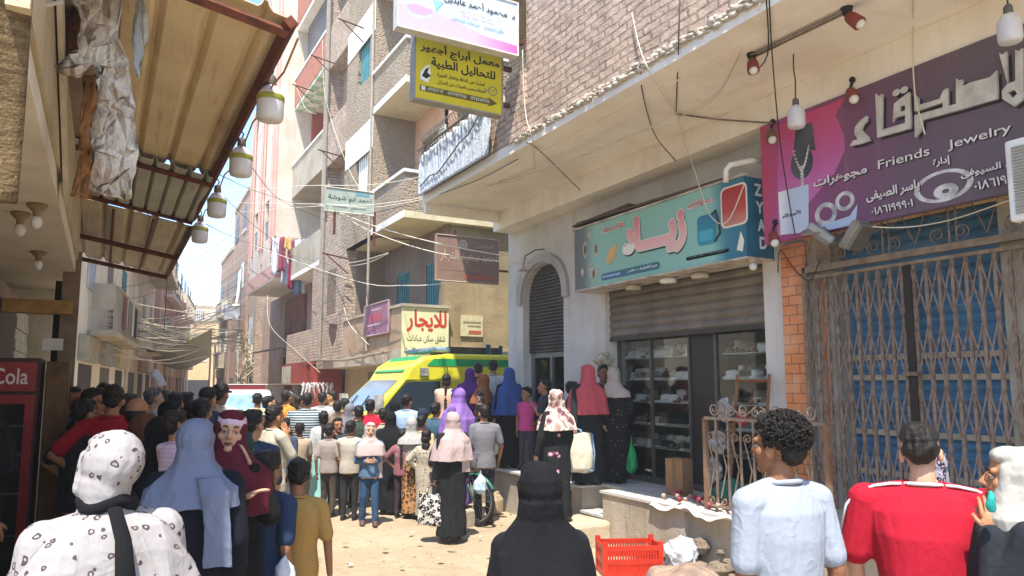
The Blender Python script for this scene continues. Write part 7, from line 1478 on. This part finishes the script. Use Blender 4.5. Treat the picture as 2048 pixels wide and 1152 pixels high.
hnd = wpt(I_leo, I_leo['W'][-1] + V3((0, .03, -.09)) * I_leo['s']); bag('leopard_bag', 'large black and white leopard print shopping bag held low', (hnd.x, hnd.y, hnd.z - .12), .44, .38, .16, LEOW, .13, I_leo['rz'] - R(35), seed=3)
hnd = wpt(I_cor, I_cor['W'][-1] + V3((0, .03, -.09)) * I_cor['s']); bag('cream_bag', 'big cream white carrier bag with pale blue edges', (hnd.x, hnd.y, hnd.z - .02), .5, .5, .28, fab('c9bfa8'), .06, I_cor['rz'] - R(20), trim=fab('7f9fc0'), seed=4)
PBW = M('c5cfb8', 'a9b8a0', rough=.35, sc=12); PBB = M('9fb9d2', 'cfd8df', rough=.35, sc=9); PBG = M('1f9a58', '157a44', rough=.4)
p = at(990, 862, d=11.45); sackbag('pale green plastic bag hanging from the blue scarf woman\'s hand', p, .24, .36, PBW, 5)
p = at(961, 938, d=10.05); sackbag('pale blue plastic bag held by the grey T shirt boy beside the bicycle', p, .24, .33, PBB, 6)
p = at(572, 1098, d=4.45); sackbag('thin white plastic bag held by the boy in camouflage trousers', p, .13, .2, M('c9cdd2', 'b0b5ba', rough=.35, sc=9), 7)
p = at(1263, 870, d=9.75); sackbag('bright green plastic bag beside the black floral robe', p, .17, .5, PBG, 8)
h_ = wpt(I_sac, I_sac['hc'] + V3((0, -.02, .1))); r = thing('plastic_sack', 'clear plastic sack of goods balanced on the dark faced man\'s head', 'sack', h_); B = Blob(); B.ell((0, 0, .09), (.17, .15, .1)); B.ell((.05, .02, .14), (.1, .1, .07)); B.ell((-.07, .0, .12), (.09, .09, .07)); B.make('body', M('b9b19c', '8f8a78', rough=.35, sc=14), r, .012, 2, foldfn(.03, 50, 50, 2))
# crate
p = at(1258, 1146, z=0.0); cr = thing('red_crate', 'red plastic slatted crate standing on the ground by the terrace', 'crate', (p.x, p.y, 0), rz=R(-24)); RC = M('c2331f', 'a92a19', rough=.4)
mb = MB(); w, d_, h = .3, .19, .3
for z in (.03, .15, .28): mb.box(-w, w, -d_, -d_ + .02, z - .025, z + .022); mb.box(-w, w, d_ - .02, d_, z - .025, z + .022); mb.box(-w, -w + .02, -d_ + .02, d_ - .02, z - .025, z + .022); mb.box(w - .02, w, -d_ + .02, d_ - .02, z - .025, z + .022)
for k in range(22): x = -w + .012 + k * (2 * w - .024) / 21; mb.box(x - .007, x + .007, -d_ + .004, -d_ + .016, .05, .26); mb.box(x - .007, x + .007, d_ - .016, d_ - .004, .05, .26)
for k in range(13): y = -d_ + .03 + k * (2 * d_ - .06) / 12; mb.box(-w + .004, -w + .016, y - .007, y + .007, .05, .26); mb.box(w - .016, w - .004, y - .007, y + .007, .05, .26)
for x in (-w, w - .04):
    for y in (-d_, d_ - .04): mb.box(x - .003, x + .043, y - .003, y + .043, 0, .34)
mb.build('slatted_wall', RC, cr, local=True); mb = MB()
for k in range(9): mb.box(-w + .02, w - .02, -d_ + .03 + k * .04, -d_ + .05 + k * .04, .004, .016)
mb.build('base', RC, cr, local=True)
def lump(name, label, cat, c, r3, m, seed, amp=.02, k=40, vox=.012):
    r = thing(name, label, cat, c); B = Blob(); B.ell((0, 0, r3[2] * .9), r3, None, 18); B.make('body', m, r, vox, 2, foldfn(amp, k, k, seed)); return r
p = at(1984, 1022, d=2.78); lump('teal_cloth', 'small teal cloth held at the mouth by the white headscarf woman', 'cloth', (p.x, p.y, p.z), (.026, .022, .045), fab('2f9a90'), 12, .012, 60, .006)
p = at(1362, 1128, z=.1); lump('white_sack', 'crumpled white plastic sack beside the red crate', 'sack', (p.x, p.y, 0), (.2, .16, .2), M('c5c8cc', 'a8acb2', rough=.45, sc=7), 3, .035)
for k, (u, v) in enumerate(((1206, 1150), (1228, 1146))): p = at(u, v, d=6.6); lump('produce_bag', ['pale bag of vegetables left of the red crate', 'greenish bag of vegetables in front of the red crate'][k], 'bag', (p.x, p.y, 0), (.1, .09, .09), M(['b5a98f', 'a3a878'][k], '8f8468', rough=.5, sc=14), 6 + k, .02)
p = at(1395, 975, x=6.05); bx_ = thing('cardboard_box', 'upright brown cardboard box on the terrace before the shoe shop', 'box', (6.0, 6.75, .603), rz=R(12)); mb = MB(); mb.box(-.1, .1, -.12, .12, 0, .42); mb.build('carton', M('a07a55', '8c6845', rough=.85, sc=4), bx_, local=True); mb = MB(); mb.box(-.102, -.1005, -.025, .025, .0, .42); mb.build('tape', M('8a6f50', rough=.3), bx_, local=True)
lump('green_sack', 'teal green cloth bundle behind the scroll railing', 'sack', (5.85, 5.75, .6), (.2, .26, .16), fab('2f7566'), 8, .03, 30)
def oc(a, b): y = 6.55 - 1.25 * a; x = 5.4 + .5 * b; return (x - (.03 if b < .12 else 0), y + .03 * math.sin(b * 9), .618 + .016 * math.sin(a * 23 + b * 5) * math.sin(b * 13 + a * 9) + .008 * math.sin(a * 41 + b * 30) - (.05 + .03 * math.sin(a * 11) if b < .08 else 0))
o = sheet('onion_cloth', oc, 40, 18, fabric('onion cloth', 'c2b5ab', bump=.5)); tag(o, 'crumpled whitish cloth spread on the terrace edge under red onions', 'cloth')
OM = [M('9c3a44', '7d2a38', rough=.4), M('a8505a', '8a3a48', rough=.4), M('b5a08a', '94806a', rough=.6)]; on = []
for k in range(44):
    b_ = random.gauss(.5, .22); a_ = random.gauss(.55, .2); y = 6.55 - 1.25 * min(.97, max(.05, a_)); x = 5.45 + .42 * min(1, max(.1, b_)); rr = random.uniform(.022, .034)
    q = MB().rings([(0, 0, -rr * .7, rr * .5, rr * .5), (0, 0, -rr * .2, rr, rr), (0, 0, rr * .3, rr * .9, rr * .9), (0, 0, rr * .8, rr * .25, rr * .25), (0, 0, rr * 1.15, rr * .1, rr * .1)], 10).build('onion', OM[k % 3 if k % 5 else 2], smooth=True, local=True); q.location = (x, y, .645 + rr * .5 + .02 * random.random()); q.rotation_euler = (random.uniform(-1, 1), random.uniform(-1, 1), 0)
    tag(q, ['dark red onion lying on the whitish cloth', 'light red onion lying on the whitish cloth', 'tan onion lying on the whitish cloth'][k % 3 if k % 5 else 2], 'onion', 'onions on the cloth')
p = at(990, 1027, z=0); r = thing('jerrycan', 'dusty beige plastic jerrycan lying by the bicycle wheel', 'jerrycan', (p.x, p.y, 0), rz=R(35)); B = Blob(); B.rings([(0, 0, .02, .13, .1), (0, 0, .2, .13, .1), (0, 0, .27, .09, .06)], 20, 4); B.cap((-.07, 0, .26), (.05, 0, .3), .022); B.make('body', M('b3a084', '94826a', rough=.6, sc=8), r, .012, 2); mb = MB(); mb.cyl((.08, 0, .26), (.1, 0, .31), .028, n=12); mb.build('cap', M('8f7a55', rough=.6), r, local=True)
# leaning frame with wrapped goods by the white pillar
fr_ = thing('leaning_frame', 'wooden frame leaning on the pillar by the shoe shop window', 'frame', (6.05, 5.62, .6)); mb = MB()
for y in (5.5, 5.95): mb.tube([(5.98, y, .61), (6.15, y - .02, 2.0)], .022, 4)
for t_ in (.12, .5, .95): mb.tube([(5.98 + .17 * t_, 5.5, .61 + 1.39 * t_), (5.98 + .17 * t_, 5.95, .61 + 1.39 * t_)], .018, 4)
mb.build('rail', M('8a5a3a', '6f4529', rough=.7), fr_)
for k, (z, x, y) in enumerate(((1.25, 6.0, 6.05), (1.6, 6.04, 5.98), (.95, 5.96, 6.08))):
    lump('wrapped_goods', ['middle clear plastic wrapped bundle on the leaning frame', 'topmost plastic wrapped bundle on the leaning frame', 'lowest plastic wrapped bundle on the leaning frame'][k], 'bundle', (x - .05, y, z - .13), (.08, .1, .16), M('a9a5a0', '6d6a68', rough=.25, sc=16, spec=.5), k + 20, .03, 60)
r = lump('red_toy_bag', 'small red bag hanging beside the wrapped bundles', 'bag', (5.98, 5.72, 1.45), (.06, .08, .1), M('a82a30', '86202a', rough=.5), 31, .015)
# ---------------------------------------------------------------- litter on the ground
random.seed(5)
for k in range(18):
    u, v = ([(805, 1136), (960, 1075), (800, 1030), (690, 1090), (640, 1120), (900, 1095), (1130, 1010), (740, 1075), (700, 1130), (880, 1120), (980, 1110), (840, 1085), (660, 1060), (1180, 1085), (1240, 1035), (770, 1100)] + [(random.uniform(630, 1000), random.uniform(1060, 1145)) for _ in range(12)])[k]
    p = at(u, v, z=.012); q = random.uniform(.02, .06); mb = MB(); n = 7; pts = [V3((q * random.uniform(.5, 1) * math.cos(a), q * random.uniform(.4, 1) * math.sin(a), random.uniform(0, .025))) for a in [2 * PI * j / n for j in range(n)]]
    mb.add([V3((0, 0, .02))] + pts, [(0, 1 + j, 1 + (j + 1) % n) for j in range(n)]); c_ = random.choice(['b5afa2', 'a39a88', '8f8a60', '7a8868', '9a8a70', 'b5afa2']); o = mb.build('litter', M(c_, rough=.7), local=True, solid=.002); o.location = p; o.rotation_euler = (0, 0, random.random() * 6)
    tag(o, 'scrap of crumpled litter lying on the dusty ground', 'litter', 'litter scattered on the ground')
# ---------------------------------------------------------------- cables
def cable(pts, r, m, label, group=None, name='cable', sub=5):
    P_ = [at(u, v, d=d) if not isinstance(d, str) else at(u, v, **{d[0]: float(d[1:])}) for u, v, d in pts]; out = []
    for i in range(len(P_) - 1):
        a = P_[max(i - 1, 0)]; b, c = P_[i], P_[i + 1]; e = P_[min(i + 2, len(P_) - 1)]
        for k in range(sub): t = k / sub; out.append(.5 * ((2 * b) + (c - a) * t + (2 * a - 5 * b + 4 * c - e) * t * t + (3 * b - a - 3 * c + e) * t ** 3))
    out.append(P_[-1]); o = MB().tube(out, r * .7, 5).build(name, m, smooth=True); return tag(o, label, 'cable', group)
GA = 'pale cables slung between the blocks'; LA = 'pale cable sagging across the face of the apartment block'
for pts in ([(455, 405, 30), (620, 408, 17), (760, 408, 14), (1045, 352, 10), (1355, 232, 'x5')], [(470, 425, 30), (640, 412, 17), (760, 414, 14), (1045, 358, 10)], [(480, 480, 26), (693, 557, 17.5), (815, 571, 14.6), (913, 564, 13.3)], [(640, 410, 20), (752, 453, 14.5), (900, 492, 12.8), (1063, 520, 11.6)], [(700, 440, 20), (747, 465, 14.5), (875, 506, 13), (1063, 529, 11.6)], [(693, 527, 18.6), (730, 520, 17), (776, 506, 15.5)], [(693, 533, 18.6), (735, 526, 17), (776, 507, 15.5)], [(688, 615, 18.4), (700, 650, 18), (738, 690, 17)], [(440, 385, 22), (600, 372, 18), (740, 370, 15), (860, 350, 12)]): cable(pts, .013, WIRE_W, LA, GA)
GB = 'dark cables crossing from the awning side'; LB = 'dark thin cable running from the awning towards the apartment block'
for pts in ([(405, 350, 8), (520, 460, 18), (640, 545, 20), (830, 570, 14.6)], [(395, 440, 8), (480, 480, 20), (560, 505, 24), (660, 530, 19)], [(440, 350, 8), (520, 385, 18), (680, 430, 16), (815, 410, 13)], [(335, 545, 11), (332, 600, 11.1), (328, 660, 11.2)], [(500, 330, 10), (560, 400, 18), (650, 440, 18)]): cable(pts, .008, WIRE_D, LB, GB)
for k, (pts, m, lb) in enumerate([([(1360, -10, 'x4.4'), (1357, 95, 'x4.4'), (1352, 228, 'z4.82')], WIRE_D, 'dark cable dropping over the brick wall to the middle of the overhang'), ([(1280, 128, 'x4.41'), (1286, 190, 'z4.82'), (1310, 270, 'z4.8'), (1352, 322, 'x5.8')], WIRE_D, 'dark cable curving under the overhang towards the shoe sign'), ([(1520, 8, 'z4.9'), (1440, 185, 'z4.82'), (1355, 236, 'z4.82')], WIRE_W, 'pale cable slanting over the overhang from the top right'), ([(1264, 25, 'x4.42'), (1278, 90, 'x4.42'), (1302, 148, 'z4.82'), (1355, 230, 'z4.82')], WIRE_W, 'white cable coming down the brick wall to the overhang'), ([(1355, 230, 'z4.82'), (1372, 290, 'x5.78'), (1390, 345, 'x5.7'), (1420, 430, 'x5.68'), (1455, 443, 'x5.68'), (1488, 370, 'x5.7')], WIRE_W, 'white cable looping down over the face of the shoe sign'), ([(1355, 228, 'z4.82'), (1430, 238, 'x5.8'), (1545, 246, 'x5.78')], STEEL, 'straight rod like cable from the overhang to the purple sign'), ([(1538, -10, 'z4.82'), (1545, 120, 'z4.75'), (1562, 300, 'x5.6'), (1590, 470, 'x5.7')], WIRE_D, 'dark cable hanging before the left edge of the purple sign'), ([(1532, -10, 'z4.82'), (1535, 110, 'z4.8'), (1500, 150, 'z4.82')], WIRE_D, 'short dark cable end near the lighting track'), ([(1826, -5, 'z4.82'), (1826, 60, 'x5.8'), (1826, 130, 'x5.76'), (1832, 200, 'x5.76'), (1850, 268, 'x5.72')], WIRE_W, 'white cable split down the middle of the purple sign'), ([(1052, 285, 'z4.82'), (1078, 300, 'z4.82'), (1160, 380, 'x5.8')], WIRE_D, 'thin dark cable under the far corner of the overhang'), ([(1036, 318, 'z4.82'), (960, 358, 'z4.82'), (880, 388, 'z4.82')], WIRE_D, 'thin dark cable along the slab under the white banner'), ([(1045, 100, 'x4.4'), (1050, 220, 'x4.4'), (1066, 290, 'z4.8'), (1072, 380, 'x5.8'), (1080, 440, 'x6.1')], WIRE_W, 'pale cable down the end of the brick wall'), ([(645, 80, 'x5.45'), (650, 190, 'x5.4'), (690, 320, 'x5.4'), (722, 382, 'x5.3')], WIRE_W, 'white cable down the front of the apartment block'), ([(590, 165, 'x5.3'), (610, 215, 'x5.4'), (632, 228, 'x5.4')], WIRE_W, 'white cable looping under the checked soffit'), ([(1640, 520, 'x5.8'), (1620, 560, 'x6.0'), (1590, 540, 'x6.1'), (1560, 500, 'x6.0'), (1556, 545, 'x6.1')], WIRE_D, 'dark cable looping over the orange tiled pillar'), ([(1700, 450, 'x5.7'), (1800, 455, 'x5.9'), (1900, 440, 'x6'), (2020, 400, 'x5.9')], WIRE_W, 'pale cable strung along the scrollwork above the gate'), ([(535, 590, 25), (540, 650, 24), (590, 700, 22), (640, 745, 20)], WIRE_W, 'white cable drooping before the lower brick and kiosk')]): cable(pts, .009 if m is not STEEL else .014, m, lb)
GC = 'tangle of pale cables over the far street'; LC = 'thin pale cable in the tangle fanning out over the far street'
for k in range(44):
    a = (random.uniform(176, 200), random.uniform(585, 710), 17); b_ = random.choice([(488, random.uniform(640, 700), 28), (470, random.uniform(590, 640), 33), (430, random.uniform(640, 700), 45), (345, random.uniform(650, 690), 36)]); m_ = ((a[0] + b_[0]) / 2, (a[1] + b_[1]) / 2 + random.uniform(5, 45), (a[2] + b_[2]) / 2); cable([a, m_, b_], .021, WIRE_W, LC, GC)
for k in range(16):
    a = (random.uniform(178, 200), random.uniform(580, 690), 17); b_ = random.choice([(490, random.uniform(600, 690), 28), (500, random.uniform(430, 560), 31), (440, random.uniform(640, 690), 45)]); cable([a, ((a[0] + b_[0]) / 2, (a[1] + b_[1]) / 2 + random.uniform(5, 40), (a[2] + b_[2]) / 2), b_], .011, WIRE_D, 'thin dark cable in the tangle over the far street', 'dark cables in the tangle over the far street')
for k in range(9):
    a = (random.uniform(180, 260), random.uniform(520, 640), random.uniform(17, 22)); b_ = (a[0] - random.uniform(20, 60), a[1] + random.uniform(60, 150), 17); cable([a, b_], .012, WIRE_W, LC, GC, sub=2)
for k in range(5):
    a = (350 + k * 12, 560 + 18 * k, 30); b_ = (500, 470 + 30 * k, 30); cable([a, ((a[0] + 500) / 2, (a[1] + b_[1]) / 2 + 15, 30), b_], .012, WIRE_W, LC, GC)



# ---------------------------------------------------------------- dusty air
mb = MB(); mb.box(-110, 120, -70, 160, -1, 21); hz = mb.build('haze', bpy.data.materials.new('haze')); hz['kind'] = 'stuff'; hm = hz.data.materials[0]; hm.use_nodes = True; t = hm.node_tree; t.nodes.clear()
o_ = t.nodes.new('ShaderNodeOutputMaterial'); v_ = t.nodes.new('ShaderNodeVolumePrincipled'); v_.inputs['Color'].default_value = (.93, .93, .92, 1); v_.inputs['Density'].default_value = .0032; v_.inputs['Anisotropy'].default_value = .3; t.links.new(v_.outputs[0], o_.inputs['Volume'])
finalize()
for o in list(COL.objects):
    for k in ('_S', '_rz'):
        if k in o: del o[k]
def split_pieces(o):
    bm = bmesh.new(); bm.from_mesh(o.data); bmesh.ops.remove_doubles(bm, verts=bm.verts, dist=1e-5); bm.faces.ensure_lookup_table(); seen = set(); isl = []
    for f in bm.faces:
        if f.index in seen: continue
        st = [f]; seen.add(f.index); g = []
        while st:
            c = st.pop(); g.append(c)
            for v in c.verts:
                for n in v.link_faces:
                    if n.index not in seen: seen.add(n.index); st.append(n)
        isl.append(g)
    if 1 < len(isl) <= 24:
        for k, g in enumerate(isl):
            vs = {}; V = []; Fs = []; MI = []
            for f in g:
                Fs.append([vs.setdefault(v.index, len(vs)) for v in f.verts]); MI.append(f.material_index)
            inv = sorted(vs, key=vs.get); bm.verts.ensure_lookup_table(); me = bpy.data.meshes.new(o.name); me.from_pydata([bm.verts[i].co[:] for i in inv], [], Fs)
            for m in o.data.materials: me.materials.append(m)
            me.polygons.foreach_set('material_index', MI); me.polygons.foreach_set('use_smooth', [o.data.polygons[0].use_smooth] * len(Fs))
            if k == 0: first = me
            else:
                c = o.copy(); c.data = me; COL.objects.link(c); c.parent = o.parent
        o.data = first
    bm.free()
SPLIT = {'gate_jamb', 'balcony_slab', 'balcony_parapet', 'parapet_cap', 'balcony_back_wall', 'stucco_wall', 'white_band', 'brick_wall', 'cross_bar', 'post', 'thin_rail', 'edge_beam', 'bracket', 'soffit', 'window_dark', 'shop_opening', 'red_parapet', 'grey_parapet', 'printed_jewellery', 'terrace', 'terrace_paving', 'beam', 'wheel_arch', 'red_frame', 'shutter_band', 'door_glass', 'window_shutter', 'trim', 'top_board', 'alley_wall', 'upper_slab', 'loggia_parapet', 'ground_floor_wall', 'back_wall', 'red_band', 'green_band', 'roof_band', 'wiper', 'printed_shoe', 'shoe_opening', 'caption_band', 'printed_box', 'upper_brick_wall', 'red_wall_band', 'far_ceiling', 'shelf', 'door', 'bar', 'roof_beacon', 'drip_moulding', 'shopfront_frame', 'louvred_shutter', 'gf', 'lower_brick', 'frame'}
for o in list(COL.objects):
    if o.type == 'MESH' and o.parent and o.name.split('.')[0] in SPLIT and o.parent.get('category') not in ('bicycle',) and o.data.users == 1 and not (o.name.startswith('frame') and o.parent.get('category') != 'gate'): split_pieces(o)
